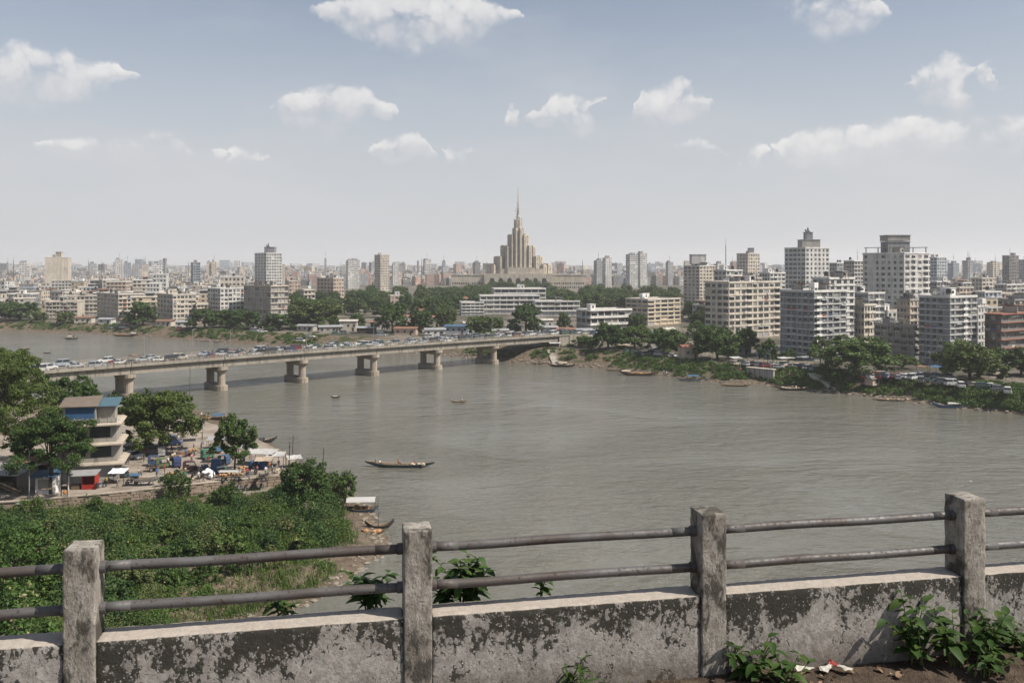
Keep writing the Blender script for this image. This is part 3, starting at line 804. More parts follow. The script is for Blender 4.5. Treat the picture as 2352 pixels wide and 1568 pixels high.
    mb.obox((0, 0, 0), e1, e2, -o, W1 + o, -o, W2 + o, h + .002, h + .22, 0)
    if parap:
        ph = .75
        mb.obox((0, 0, 0), e1, e2, -o, W1 + o, -o, -o + .16, h + .22, h + ph, 1); mb.obox((0, 0, 0), e1, e2, -o, W1 + o, W2 + o - .16, W2 + o, h + .22, h + ph, 1)
        mb.obox((0, 0, 0), e1, e2, -o, -o + .16, -o + .162, W2 + o - .162, h + .22, h + ph, 1); mb.obox((0, 0, 0), e1, e2, W1 + o - .16, W1 + o, -o + .162, W2 + o - .162, h + .22, h + ph, 1)
    mb.build('roof', [roofmat, trim], root)
    roof_things(root, W1, W2, h + .22, e1, e2, roof, seed)
    root['foot'] = [Xc + (e1.x * W1 + e2.x * W2) / 2, Y + (e1.y * W1 + e2.y * W2) / 2, max(W1, W2)]
    return root, e1, e2, W1, W2, h
FOOT = []
def B(*a, **k):
    x = building(*a, **k); FOOT.append((x[0]['foot'][0], x[0]['foot'][1], x[0]['foot'][2])); del x[0]['foot']; return x
# --- right bank
B('apartment_building', 'big cream apartment block with dense window rows, bare grey side wall and cluttered roof', 1619, 1674, 1792, 650, 405, 56, 9, 4, 9, 'wall_cream', 'trim_cream', .62, .66, .22, .52, .28, ('tank', 'tankw', 'shedr', 'stairw', 'tank', 'wash', 'mast'), balL=(0,), balR=(3, 8))
B('apartment_building', 'grey weathered bank block with red roof sheds and open concrete ground floors', 1792, 1870, 1944, 671, 313, 58, 11, 6, 5, 'wall_grey', 'trim_white', .48, .62, .25, .5, .3, ('shedr', 'shedr', 'tank', 'tankw', 'mast', 'wash'), blankL=(5,), balR=(0,), miss=.12)
B('apartment_building', 'white upper wing with flat canopy behind the grey red-shed block', 1866, 1905, 1963, 641, 345, 58, 11, 3, 4, 'wall_white', 'trim_white', .6, .55, .35, .5, .3, ('stairg', 'tank', 'shed'), blankL=(0,))
B('office_tower', 'pale office tower with square window grid and antenna-topped concrete core', 1802, 1850, 1905, 570, 590, 60, 15, 5, 6, 'wall_white', 'trim_white', .72, .45, 0, .6, .22, (), cat='tower', glass='glass_office', shop=False, miss=0, parap=True)
B('apartment_tower', 'tallest grey and white apartment tower with open roof frame on the bank', 1982, 2077, 2134, 583, 420, 60, 14, 7, 4, 'wall_white', 'trim_white', .42, .5, .12, .46, .32, ('frame', 'tank', 'stairg', 'mast'), cat='tower', blankL=(5,), balR=(1, 3), miss=.1)
B('apartment_building', 'narrow grey block with blank wall and balcony stack beside the tallest tower', 1944, 1994, 2032, 675, 372, 60, 8, 4, 3, 'wall_grey', 'trim_white', .5, .6, .2, .5, .3, ('stairw', 'tank'), blankL=(0, 2, 3), balR=(1,))
B('apartment_building', 'stepped grey and white block with railing balconies above parked cars', 2111, 2182, 2244, 684, 297, 60, 11, 5, 5, 'wall_grey', 'trim_white', .5, .6, .22, .5, .3, ('shedr', 'stairw', 'tank', 'wash'), blankL=(0,), balR=(2,), miss=.1)
B('concrete_building', 'low open-fronted concrete building linking two blocks behind bank trees', 2008, 2100, 2128, 752, 318, 68, 5, 6, 2, 'wall_concrete', 'wall_concrete', .78, .7, .35, .55, .25, ('shed', 'wash', 'tank'), miss=.45)
B('house', 'brown three-storey house with red roof slabs at the edge of town', 2262, 2300, 2420, 722, 300, 58, 6, 3, 7, 'wall_dark', 'roof_terracotta', .6, .7, 1.1, .55, .25, ('shed', 'tank', 'shedr'), cat='house', roofmat='roof_terracotta', miss=.2, parap=False)
B('apartment_building', 'small white block squeezed between stepped block and red-roofed house', 2222, 2246, 2268, 706, 335, 62, 7, 2, 3, 'wall_white', 'trim_white', .5, .5, .15, .45, .32, ('tankw',))
B('apartment_building', 'brownish block with dark balconies behind the red-roofed house', 2290, 2330, 2400, 690, 400, 58, 7, 3, 5, 'wall_beige', 'wall_grey', .6, .6, .4, .5, .3, ('shed', 'tank', 'stairg'))
B('apartment_tower', 'tall grey and cream block with rooftop machinery at the edge of the park', 1570, 1607, 1643, 612, 620, 58, 14, 4, 5, 'wall_cream', 'trim_white', .5, .5, 0, .5, .3, ('stairw', 'stairw', 'tank', 'shed'), cat='tower', shop=False)
B('apartment_building', 'low white block with rounded balconies behind the big cream block', 1640, 1668, 1705, 622, 520, 58, 10, 3, 4, 'wall_white', 'trim_white', .6, .6, .5, .5, .3, ('tank', 'stairw'))
B('apartment_tower', 'cream block with a square tank tower on top, far behind the cream apartments', 1692, 1718, 1745, 583, 900, 55, 13, 4, 5, 'wall_cream', 'trim_cream', .5, .5, 0, .5, .3, ('stairg',), cat='tower', shop=False)
B('apartment_building', 'concrete block with stacked balconies left of the tallest tower', 1944, 1968, 1984, 600, 640, 60, 13, 4, 2, 'wall_concrete', 'trim_white', .6, .6, .3, .5, .3, ('tank', 'mast'), shop=False) if False else None
B('apartment_building', 'dark concrete block with stacked balconies between the office tower and tallest tower', 1938, 1962, 1984, 600, 640, 60, 13, 4, 3, 'wall_concrete', 'trim_white', .6, .6, .3, .5, .3, ('tank', 'mast'), shop=False)
B('apartment_building', 'bluish tower block showing just behind the tallest tower', 2130, 2152, 2174, 592, 800, 58, 14, 3, 4, 'wall_blue_grey', 'trim_white', .6, .5, .15, .5, .3, ('stairw', 'tank'), shop=False)
B('apartment_building', 'cream four-window block above the roofs near the edge of town', 2232, 2256, 2288, 640, 620, 60, 9, 3, 4, 'wall_cream', 'trim_cream', .5, .62, 0, .55, .25, ('tank',), shop=False)
B('office_tower', 'dark flat-topped tower with thin spire at the edge of town', 2302, 2318, 2340, 588, 880, 60, 14, 3, 4, 'wall_dark', 'wall_grey', .6, .6, .2, .5, .3, ('mast', 'stairg'), cat='tower', shop=False)
B('apartment_building', 'pale grey block with tanks behind the office tower', 1905, 1922, 1942, 605, 760, 60, 11, 3, 3, 'wall_grey', 'trim_white', .5, .5, .1, .5, .3, ('tank', 'tank'), shop=False)
for (u0, uc, u1, vt, Y, fl, wm, tm, rf, lab) in [(1956, 1985, 2012, 702, 352, 6, 'wall_cream', 'trim_cream', ('tank', 'shed'), 'low cream block tucked under the tallest tower'), (2128, 2152, 2182, 648, 520, 9, 'wall_grey', 'trim_white', ('stairw', 'tank'), 'grey block filling the gap behind the tallest tower'),
      (2176, 2204, 2236, 662, 500, 8, 'wall_pink', 'trim_cream', ('tank', 'shedr'), 'pinkish block behind the stepped grey and white block'), (2284, 2312, 2356, 655, 540, 9, 'wall_concrete', 'trim_white', ('stairg', 'mast'), 'concrete block high behind the red-roofed house'), (1744, 1768, 1804, 628, 560, 11, 'wall_white', 'trim_white', ('tank', 'stairw'), 'white block behind the big cream block and grey block'),
      (1700, 1722, 1750, 640, 500, 9, 'wall_beige', 'trim_cream', ('shed', 'tank'), 'beige block peeping over the big cream block roof'), (2060, 2090, 2126, 690, 360, 7, 'wall_beige', 'wall_concrete', ('tank', 'shed'), 'beige balconied block between the tallest tower and stepped block'), (2236, 2262, 2300, 672, 440, 8, 'wall_blue_grey', 'trim_white', ('tank', 'wash'), 'bluish block behind the small white block')]:
    B('apartment_building', lab, u0, uc, u1, vt, Y, 60, fl, 4, 4, wm, tm, .55, .6, .25, .5, .3, rf, balR=(1,), miss=.12)
# --- middle
B('apartment_building', 'cream five-storey block with white boxes on its roof below the park', 1437, 1488, 1563, 689, 497, 50, 6, 4, 5, 'wall_ochre', 'trim_cream', .72, .74, .3, .58, .26, ('stairw', 'tankw', 'tankw'), miss=.02)
B('office_building', 'low modern building with white floor bands beyond the bridge end', 1324, 1357, 1451, 714, 448, 62, 3, 3, 6, 'wall_white', 'trim_white', .82, .86, .9, .52, .3, ('stairw',), miss=.15)
B('office_building', 'long white terraced building, its upper block facing the spired tower', 1132, 1135, 1254, 664, 640, 84, 5, 0, 7, 'wall_white', 'trim_white', .8, .84, .8, .52, .3, ('tankw', 'stairw'), W1=22, miss=.05)
B('office_building', 'plain white wing with two rows of windows beside the terraced building', 1057, 1060, 1112, 696, 600, 82, 4, 0, 5, 'wall_white', 'trim_white', .7, .72, .3, .5, .3, (), W1=18, miss=.03)
B('office_building', 'white stepped middle wing of the terraced building below the upper block', 1099, 1103, 1240, 680, 615, 84, 4, 0, 9, 'wall_white', 'trim_white', .75, .78, .5, .5, .3, (), W1=16, miss=.05)
B('office_building', 'long low white wing stretching from the terraced building to the trees', 1227, 1230, 1332, 693, 590, 83, 3, 0, 7, 'wall_white', 'trim_white', .8, .82, .6, .52, .3, ('shed',), W1=16, miss=.1)
# --- left bank row
B('apartment_building', 'white four-storey block with wide windows, first in the bank row', 100, 104, 178, 694, 571, 80, 4, 0, 9, 'wall_cream', 'trim_cream', .6, .74, .2, .52, .28, ('stair', 'shed'), W1=15, miss=.02)
B('apartment_building', 'set-back cream block rising behind the white four-storey bank block', 131, 135, 224, 681, 590, 80, 5, 0, 9, 'wall_cream', 'trim_cream', .6, .66, .25, .5, .3, ('tank', 'shedr'), W1=15)
B('apartment_building', 'cream block with long shaded side and dark balconies on the far bank', 223, 272, 330, 677, 549, 48, 6, 6, 6, 'wall_cream', 'trim_cream', .66, .66, .45, .52, .28, ('shedr', 'shed', 'tank', 'stair'), miss=.1)
B('apartment_building', 'cream six-storey corner block between bank trees with grid of windows', 361, 397, 450, 678, 516, 48, 6, 5, 6, 'wall_cream', 'trim_cream', .6, .66, .15, .5, .3, ('tank', 'stair', 'shed'), miss=.02)
B('apartment_building', 'low cream annex beside the six-storey corner block', 446, 452, 478, 700, 520, 70, 5, 0, 3, 'wall_beige', 'trim_cream', .6, .6, .5, .5, .3, ('shedr',), W1=14)
B('apartment_building', 'white block with shaded grey side beside the dark concrete frame', 477, 506, 561, 664, 560, 48, 7, 5, 6, 'wall_white', 'trim_white', .62, .6, .1, .5, .3, ('tank', 'shed'), miss=.03)
B('apartment_building', 'white block with small square windows standing behind the white bank block', 502, 506, 561, 637, 650, 74, 7, 0, 6, 'wall_cream', 'trim_white', .5, .5, 0, .42, .34, ('tank',), W1=16, shop=False)
B('concrete_building', 'unfinished concrete frame building with open dark floors above bank trees', 560, 622, 662, 658, 540, 42, 6, 7, 5, 'wall_concrete', 'wall_beige', .84, .8, .5, .62, .22, ('shed', 'shedr', 'stairg', 'tank'), miss=.6)
B('apartment_tower', 'cream twin-slab tower with dark central slot, standing alone over low roofs', 103, 112, 164, 593, 800, 72, 14, 2, 6, 'wall_cream', 'trim_cream', .5, .45, 0, .45, .32, ('stair',), cat='tower', shop=False)
B('apartment_building', 'pale podium block in front of the cream twin-slab tower', 112, 118, 164, 645, 740, 74, 8, 0, 6, 'wall_white', 'trim_cream', .5, .5, .2, .45, .32, (), W1=16, shop=False)
B('office_tower', 'white tower with glazed middle bay and rooftop aerials', 585, 612, 647, 582, 850, 52, 16, 4, 6, 'wall_white', 'trim_white', .4, .6, .1, .5, .3, ('stairg', 'mast', 'mast'), cat='tower', glass='glass_office', shop=False)
B('apartment_building', 'white block stepping up in two terraces among low roofs', 333, 337, 366, 652, 680, 76, 6, 0, 4, 'wall_white', 'trim_white', .5, .5, .25, .42, .34, (), W1=14, shop=False)
B('apartment_building', 'taller back half of the white terraced block', 347, 351, 382, 631, 705, 76, 8, 0, 4, 'wall_white', 'trim_white', .5, .5, .2, .42, .34, ('stairw',), W1=14, shop=False)
B('office_tower', 'slim dark glass tower among low roofs', 438, 444, 460, 604, 900, 66, 14, 2, 3, 'wall_blue_grey', 'wall_grey', .7, .75, .1, .6, .25, ('stairg',), cat='tower', glass='glass_office', shop=False)
B('apartment_building', 'pinkish block with shaded side above the tree belt', 728, 766, 790, 640, 760, 45, 7, 5, 4, 'wall_pink', 'trim_cream', .5, .5, .15, .45, .32, ('shed', 'tank'), shop=False)
B('apartment_building', 'small cream three-storey house behind bank trees', 690, 698, 724, 667, 640, 66, 5, 2, 3, 'wall_cream', 'trim_cream', .6, .66, .5, .55, .26, ('tankw',))
B('apartment_building', 'low cream row house joined to the concrete frame building', 660, 664, 700, 690, 600, 74, 3, 0, 4, 'wall_beige', 'trim_cream', .6, .66, .4, .55, .26, (), W1=12)
B('house', 'small cream house with cube-shaped upper room rising from trees', 893, 897, 926, 680, 640, 70, 4, 0, 3, 'wall_pink', 'trim_cream', .5, .5, .1, .45, .3, ('stairw',), W1=10, cat='house')
B('apartment_tower', 'cream residential tower far behind the tree belt, left of the spire', 860, 874, 894, 586, 1100, 55, 15, 4, 5, 'wall_cream', 'trim_cream', .5, .5, .1, .5, .3, ('stair',), cat='tower', shop=False) if False else B('apartment_tower', 'cream residential tower standing far behind the tree belt', 860, 874, 894, 586, 1100, 55, 15, 4, 5, 'wall_cream', 'trim_cream', .5, .5, .1, .5, .3, ('stair',), cat='tower', shop=False)
B('apartment_building', 'brick-red and cream block above the low roofs near the white tower', 655, 664, 690, 646, 800, 66, 6, 2, 4, 'wall_pink', 'trim_cream', .5, .5, .15, .45, .32, ('tank', 'shedr'), shop=False)
# --- crown of the office tower and of the twin-slab tower
def crown(root_label, boxes, mast=None):
    root = next(o for o in bpy.data.objects if o.get('label') == root_label)
    for (u0, u1, vt, vb, Y, m, nm) in boxes:
        a = PY(u0, vt, Y); b = PY(u1, vb, Y); mb = MB(); l = root.location
        w = b.x - a.x
        mb.box(a.x - l.x, b.x - l.x, Y - l.y, Y - l.y + w * .8, b.z - l.z, a.z - l.z)
        mb.box(a.x - l.x - .3, b.x - l.x + .3, Y - l.y - .3, Y - l.y + w * .8 + .3, a.z - l.z + .002, a.z - l.z + .35)
        mb.build(nm, m, root)
    if mast:
        u, v0, v1, Y = mast; a = PY(u, v0, Y); b = PY(u, v1, Y); l = root.location; mb = MB()
        mb.tube([(a.x - l.x, Y - l.y + 2, b.z - l.z), (a.x - l.x, Y - l.y + 2, (a.z * .6 + b.z * .4) - l.z), (a.x - l.x, Y - l.y + 2, a.z - l.z)], [.5, .3, .1], 6)
        rr = random.Random(3)
        for q in range(7):
            z = b.z - l.z + (a.z - b.z) * rr.uniform(.1, .6); x = a.x - l.x + rr.uniform(-2, 2)
            mb.cyl((x, Y - l.y + 2, z), (x + .2, Y - l.y + 1, z + .2), .7, .2, 8)
            mb.cyl((x, Y - l.y + 2, z - 2), (x, Y - l.y + 2, z), .12, .12, 4)
        mb.build('antenna_mast', 'metal_dark', root)
crown('pale office tower with square window grid and antenna-topped concrete core', [(1843, 1884, 551, 569, 606, 'wall_concrete', 'lift_core'), (1850, 1867, 534, 550, 607, 'wall_grey', 'plant_room')], (1858, 520, 535, 607))
crown('tallest grey and white apartment tower with open roof frame on the bank', [(2040, 2090, 556, 580, 430, 'wall_grey', 'stair_room'), (2039, 2091, 541, 553, 431, 'wall_concrete', 'water_tank')])
crown('tall grey and cream block with rooftop machinery at the edge of the park', [(1589, 1622, 585, 606, 630, 'wall_white', 'plant_room')])
crown('cream twin-slab tower with dark central slot, standing alone over low roofs', [(128, 141, 579, 590, 806, 'wall_cream', 'tank_tower')])
crown('cream block with a square tank tower on top, far behind the cream apartments', [(1720, 1732, 570, 580, 906, 'wall_grey', 'tank_tower')])
crown('white tower with glazed middle bay and rooftop aerials', [(607, 630, 568, 580, 858, 'wall_grey', 'plant_room')], (615, 556, 569, 859))

# ================================================================== spired tower
def spire_tower():
    Yt = 1100.0; k = Yt / F
    c = PY(1190, 650, Yt)
    root = empty('spired_tower', (c.x, Yt, CG), R(0), 'tall cream stepped tower with ribbed buttresses and thin needle spire rising over the park', 'tower')
    z = lambda v: CAMZ - (v - V0) * k - CG
    half = lambda u: abs(u - 1190) * k
    def piece(nm, mbx, m='wall_tower', parent=root): return mbx.build(nm, m, parent)
    # podium and wings
    mb = MB(); mb.box(-43, 44, -18, 24, 0, z(628))
    pod = piece('podium', mb)
    for i in range(7):
        for s in (0, 1):
            x = -33 + i * 11
            mb = MB(); w = 3.0
            pts = [(x - w, .2), (x + w, .2), (x + w, 16)] + [(x + w * math.cos(t_), 16 + w * 1.2 * math.sin(t_)) for t_ in (.5, 1.05, 1.57, 2.1, 2.6)] + [(x - w, 16)]
            if s == 0: mb.add([(a, -18.06, b) for a, b in pts], [tuple(range(len(pts)))])
            else: mb.add([(-43.06, -a * .6, b) for a, b in pts], [tuple(range(len(pts)))])
            mb.build('arch_opening', 'dark_void', pod)
    for sx in (-1, 1):
        mb = MB(); mb.box(*sorted((sx * 44.1, sx * 86)), -8, 10, 0, z(628) - 2)
        w = piece('wing', mb)
        mb = MB(); mb.box(*sorted((sx * 44.1, sx * 86.6)), -8.6, 10.6, z(628) - 1.99, z(628) - 1.2); mb.build('cornice', 'wall_tower', w)
        for j in range(2):
            for i in range(14):
                x = sx * (47 + i * 2.8); mb = MB(); mb.box(x - .8, x + .8, -8.1, -8.02, 6 + j * 5, 8.6 + j * 5); mb.build('window', 'glass', w)
    # rows of square piers set corner-on, lower and lower towards the ends
    def dia(cx, cy, hd, z0, z1, mbx): mbx.prism([(cx - hd, cy), (cx, cy - hd), (cx + hd, cy), (cx, cy + hd)], z0, z1)
    zb = z(628) - .1
    PIERS = [(1125.5, 19, 607, 2), (1143, 17, 590, 0), (1158.5, 17, 565, 1), (1172.5, 13, 540, 0), (1208, 13, 539, 0), (1224, 13, 566, 1), (1239.5, 14, 589, 0), (1259, 17, 607, 2),
             (1166, 11, 566, -9), (1176, 10, 541, -10), (1185, 9, 527, -11), (1195, 9, 527, -11), (1204, 10, 541, -10), (1215, 11, 566, -9), (1150, 13, 590, -7), (1231, 13, 590, -7), (1135, 14, 609, -6), (1248, 14, 609, -6)]
    PIERS += [(u, w, v + 3, -y) for (u, w, v, y) in PIERS if y < -5]
    for (u, w, vt, yy) in PIERS:
        cx = (u - 1190) * k; hd = w * k * .555; mb = MB(); dia(cx, yy, hd, zb, z(vt), mb)
        dia(cx, yy, hd * .82, z(vt), z(vt) + 1.0, mb)
        for sx, sy in ((-1, -1), (1, -1)):                # shallow ribs on the two faces towards the river
            for f in (.33, .66):
                px_, py_ = cx + sx * hd * f, yy + sy * hd * (1 - f); dia(px_, py_, .55, zb, z(vt) - 1.2, mb)
        bt = mb.build('pier', 'wall_tower', root)
        nz_ = int((z(vt) - zb) / 7)
        if yy <= 2:
            for j in range(nz_):
                mb = MB(); f = .5; px_, py_ = cx + hd * f, yy - hd * f; zz0 = zb + 4 + j * 7
                mb.add([(px_ - .45, py_ - .52, zz0), (px_ + .5, py_ + .43, zz0), (px_ + .5, py_ + .43, zz0 + 2.6), (px_ - .45, py_ - .52, zz0 + 2.6)], [(0, 1, 2, 3)]); mb.build('window', 'dark_void', bt)
    for (u, w, vt, yy) in ((1185, 9, 527, -11), (1195, 9, 527, -11), (1176, 10, 541, -10), (1204, 10, 541, -10)):
        cx = (u - 1190) * k; hd = w * k * .555
        for j in range(int((z(vt) - z(614)) / 3.2) - 1):
            zz0 = z(614) + 1.5 + j * 3.2; px_, py_ = cx - hd * .5, yy - hd * .5
            mb = MB(); mb.add([(px_ - .75, py_ + .65, zz0), (px_ + .65, py_ - .75, zz0), (px_ + .65, py_ - .75, zz0 + 2.3), (px_ - .75, py_ + .65, zz0 + 2.3)], [(0, 1, 2, 3)]); mb.build('window', 'dark_void', root)
    mb = MB(); mb.box((1166 - 1190) * k, (1228 - 1190) * k, -15, 15, zb, z(614)); mb.box((1150 - 1190) * k, (1165.8 - 1190) * k, -11, 11, zb, z(617)); mb.box((1228.2 - 1190) * k, (1247 - 1190) * k, -11, 11, zb, z(617))
    mb.build('plinth', 'wall_tower', root)
    def ngon(r, n=8, rot=22.5): return [(r * math.cos(R(rot + 360 * i / n)), r * math.sin(R(rot + 360 * i / n))) for i in range(n)]
    mb = MB(); mb.prism(ngon(7.2), z(628), z(527))
    for i in range(8):
        a = R(22.5 + 45 * i); P = [(7.0 * math.cos(a) + 1.1 * math.cos(a + b), 7.0 * math.sin(a) + 1.1 * math.sin(a + b)) for b in (R(45), R(135), R(225), R(315))]
        mb.prism(P, z(628), z(524))
    sh = mb.build('shaft', 'wall_tower', root)
    for j in range(0):
        for a in (R(-90), R(180)):
            mb = MB(); x, y = 6.75 * math.cos(a), 6.75 * math.sin(a); mb.box(x - .9, x + .9, y - .9, y + .9, z(620) + 2.2 * j * 1.1, z(620) + 2.2 * j * 1.1 + 1.4); mb.build('window', 'dark_void', sh)
    mb = MB(); mb.prism(ngon(5.4), z(527), z(505))
    for i in range(8):
        a = R(22.5 + 45 * i); P = [(5.2 * math.cos(a) + .7 * math.cos(a + b), 5.2 * math.sin(a) + .7 * math.sin(a + b)) for b in (R(45), R(135), R(225), R(315))]
        mb.prism(P, z(527), z(502))
    mb.prism(ngon(6.0), z(515), z(513.5))
    mb.build('lantern', 'wall_tower', root)
    mb = MB()
    zz = [z(505), z(490), z(488), z(478), z(476), z(466), z(450), z(429)]; rr = [2.5, 1.7, 1.3, 1.0, .8, .55, .4, .2]
    mb.tube([(0, 0, q) for q in zz], rr, 8)
    for v, r_ in ((498, 3.4), (490, 2.8), (484, 3.9), (478, 3.1), (472, 1.9), (466, 2.2), (458, 1.3), (449, 1.0)):
        mb.cyl((0, 0, z(v) - .35), (0, 0, z(v) + .35), r_, r_ * .9, 8)
    mb.build('spire', 'wall_tower', root)
    FOOT.append((c.x, Yt, 150))
spire_tower()

# ================================================================== the town beyond: nearer houses one by one, the rest as one mass
PAL = [('wall_white', 'white'), ('wall_cream', 'cream'), ('wall_beige', 'beige'), ('wall_pink', 'pinkish'), ('wall_grey', 'grey'), ('wall_concrete', 'bare concrete'), ('wall_dark', 'dark brown'), ('wall_ochre', 'ochre'), ('wall_blue_grey', 'bluish grey')]
FEAT = {'tank': 'a black water tank', 'tankw': 'a white box tank', 'stairw': 'a white stair room', 'stairg': 'a concrete stair room', 'stair': 'a cream stair room', 'shed': 'a grey tin roof shed', 'shedr': 'a rusty roof shed', 'mast': 'a thin aerial mast', 'wash': 'a washing line', '': 'a bare roof'}
NUM = {2: 'two', 3: 'three', 4: 'four', 5: 'five', 6: 'six', 7: 'seven', 8: 'eight', 9: 'nine'}
seen_labels = set()
PARK = [(PX(700, 720, CG), 60), (PX(800, 690, CG), 90), (PX(960, 680, CG), 110), (PX(1150, 668, CG), 190), (PX(1340, 672, CG), 170), (PX(1480, 678, CG), 120), (PX(1570, 690, CG), 50)]
def in_park(x, y):
    u = U0 + x / y * F; v = V0 + (CAMZ - CG) * F / y
    if 640 < u < 1600 and 655 < v < 760: return True
    if 560 < u < 700 and 690 < v < 740: return True
    return False
def where(u):
    return 'in the old quarter' if u < 560 else 'past the concrete frame building' if u < 860 else 'beyond the park trees' if u < 1560 else 'behind the cream apartments' if u < 1990 else 'past the tallest tower'
def small_building(x, y, w, d, h, rot, r):
    u = U0 + x / y * F
    fl = max(2, round(h / 3.1))
    for tries in range(90):
        wm, wn = r.choice(PAL) if r.random() > .25 else PAL[r.choice((1, 2, 3, 5))]
        fk = r.choice(list(FEAT)); fk2 = r.choice(list(FEAT))
        t1 = FEAT[fk] if fk == fk2 or fk2 == '' else f'{FEAT[fk]} and {FEAT[fk2]}' if fk else FEAT[fk2]
        lab = f"{wn} {NUM.get(fl, 'tall')}-storey house with {t1} {where(u)}"
        if len(lab.split()) > 15: continue
        if lab not in seen_labels: break
    else: lab = f"{wn} {NUM.get(fl, 'tall')}-storey house {where(u)}"
    seen_labels.add(lab)
    root = empty('town_house', (x, y, CG), rot, lab, 'house', 'houses of the town')
    mb = MB(); fh = h / fl
    mb.box(-w/2, w/2, -d/2, d/2, 0, h, 0)
    if r.random() < .6:
        for f in range(1, fl + 1): mb.box(-w/2 - .35, w/2 + .35, -d/2 - .35, d/2 + .35, f * fh - .1, f * fh + .12, 1)
    mb.box(-w/2 - .1, w/2 + .1, -d/2 - .1, -d/2 + .12, h + .12, h + .8, 1); mb.box(-w/2 - .1, w/2 + .1, d/2 - .12, d/2 + .1, h + .12, h + .8, 1)
    mb.box(-w/2 - .1, -w/2 + .12, -d/2 + .122, d/2 - .122, h + .12, h + .8, 1); mb.box(w/2 - .12, w/2 + .1, -d/2 + .122, d/2 - .122, h + .12, h + .8, 1)
    mb.build('wall', [wm, r.choice(('trim_cream', 'trim_white', 'wall_concrete'))], root)
    mb = MB(); mb.box(-w/2 + .13, w/2 - .13, -d/2 + .13, d/2 - .13, h + .003, h + .15); mb.build('roof', r.choice(('roof_grey', 'roof_pale', 'roof_grey', 'roof_rust')), root)
    mb = MB()
    for f in range(fl):
        zz = f * fh + fh * .35
        for (L, sgn, vert) in ((w, -1, 0), (d, -1, 1), (d, 1, 1)):
            nb = max(2, int(L / 3)); bw = L / nb; ww = bw * r.uniform(.35, .65)
            for b in range(nb):
                if r.random() < .15: continue
                q = -L/2 + (b + .5) * bw
                if vert: mb.box(*sorted((sgn * (d * 0 + w/2 - .02), sgn * (w/2 + .05))), q - ww/2, q + ww/2, zz, zz + fh * .45)
                else: mb.box(q - ww/2, q + ww/2, -d/2 - .05, -d/2 + .02, zz, zz + fh * .45)
    wo_ = mb.build('window_rows', 'glass', root); wo_['kind'] = 'stuff'
    ee1, ee2 = Vector((1, 0, 0)), Vector((0, 1, 0))
    def shift(k):
        if not k: return
        roof_things(root, w * .8, d * .8, h + .15, ee1, ee2, [k], r.randint(0, 999))
    before = set(root.children)
    shift(fk); shift(fk2)
    for o in root.children:
        if o not in before: o.location.x -= w * .4; o.location.y -= d * .4
cells = []
r = random.Random(11)
y = 545.0
while y < 2600:
    step = 18 + (y - 545) * .004
    x = -.74 * y
    while x < .74 * y:
        px, py = x + r.uniform(-4, 4), y + r.uniform(-5, 5)
        x += step * r.uniform(.85, 1.25)
        if py < shore_y(px) + 45 or in_park(px, py): continue
        if any((px - fx) ** 2 + (py - fy) ** 2 < (max(13, fw * .62 + 9)) ** 2 for fx, fy, fw in FOOT): continue
        cells.append((px, py, step))
    y += step * 1.05
# right-hand quarter between the front row and y = 545
y = 350.0
while y < 545:
    x = .28 * y
    while x < .74 * y:
        px, py = x + r.uniform(-3, 3), y + r.uniform(-4, 4); x += 19 * r.uniform(.9, 1.3)
        if py < shore_y(px) + 70 or px / py < .385 or (px / py < .5 and py < 400): continue
        if any((px - fx) ** 2 + (py - fy) ** 2 < (max(13, fw * .62 + 9)) ** 2 for fx, fy, fw in FOOT): continue
        cells.append((px, py, 18))
    y += 19
cells.sort(key=lambda c: c[1])
inview = [c for c in cells if abs(c[0] / c[1]) < .63]
nn_things = 0
fV, fF, fM = [], [], []
def far_box(x, y, w, d, h, rot, m, rm):
    c_, s_ = math.cos(rot), math.sin(rot); b = len(fV)
    P = [(-w/2, -d/2), (w/2, -d/2), (w/2, d/2), (-w/2, d/2)]
    P = [(x + a * c_ - q * s_, y + a * s_ + q * c_) for a, q in P]
    z0, z1 = CG if isinstance(h, (int, float)) else h[0], (CG + h) if isinstance(h, (int, float)) else h[1]
    fV.extend([(a, q, z0) for a, q in P] + [(a, q, z1) for a, q in P])
    fF.extend([(b, b+1, b+5, b+4), (b+1, b+2, b+6, b+5), (b+2, b+3, b+7, b+6), (b+3, b, b+4, b+7), (b+4, b+5, b+6, b+7)]); fM.extend([m] * 4 + [rm])
for (px, py, st) in cells:
    w, d = r.uniform(.5, .85) * st, r.uniform(.5, .85) * st
    h = r.choice((6.2, 9.3, 9.3, 12.4, 12.4, 15.5, 15.5, 18.6, 21.7)) * r.uniform(.9, 1.1)
    if py < 700: h = min(h, 15)
    if py < 545 and px / py > .42: h = r.uniform(12, 20)
    rot = r.choice((.35, .6, .15, -.1)) + r.uniform(-.1, .1)
    if abs(px / py) < .63 and nn_things < 250:
        small_building(px, py, w, d, h, rot, r); nn_things += 1
    else:
        if py > 1500 and r.random() < .022: h = r.uniform(24, 44)
        elif py < 1500: h = min(h, 17)
        m = r.choice((0, 0, 1, 1, 2, 2, 3, 3, 4, 5, 5, 6)); rm = r.choice((7, 7, 8, 9, 9))
        far_box(px, py, w, d, h, rot, m, rm)
        for q in range(r.choice((1, 1, 2, 2))):
            far_box(px + r.uniform(-.2, .2) * w, py + r.uniform(-.2, .2) * d, r.uniform(2, 5), r.uniform(2, 4), (CG + h - .1, CG + h + r.uniform(1.5, 4)), rot, r.choice((0, 1, 2)), 8)
        if r.random() < .1: far_box(px, py, .5, .5, (CG + h, CG + h + r.uniform(5, 14)), rot, 5, 5)
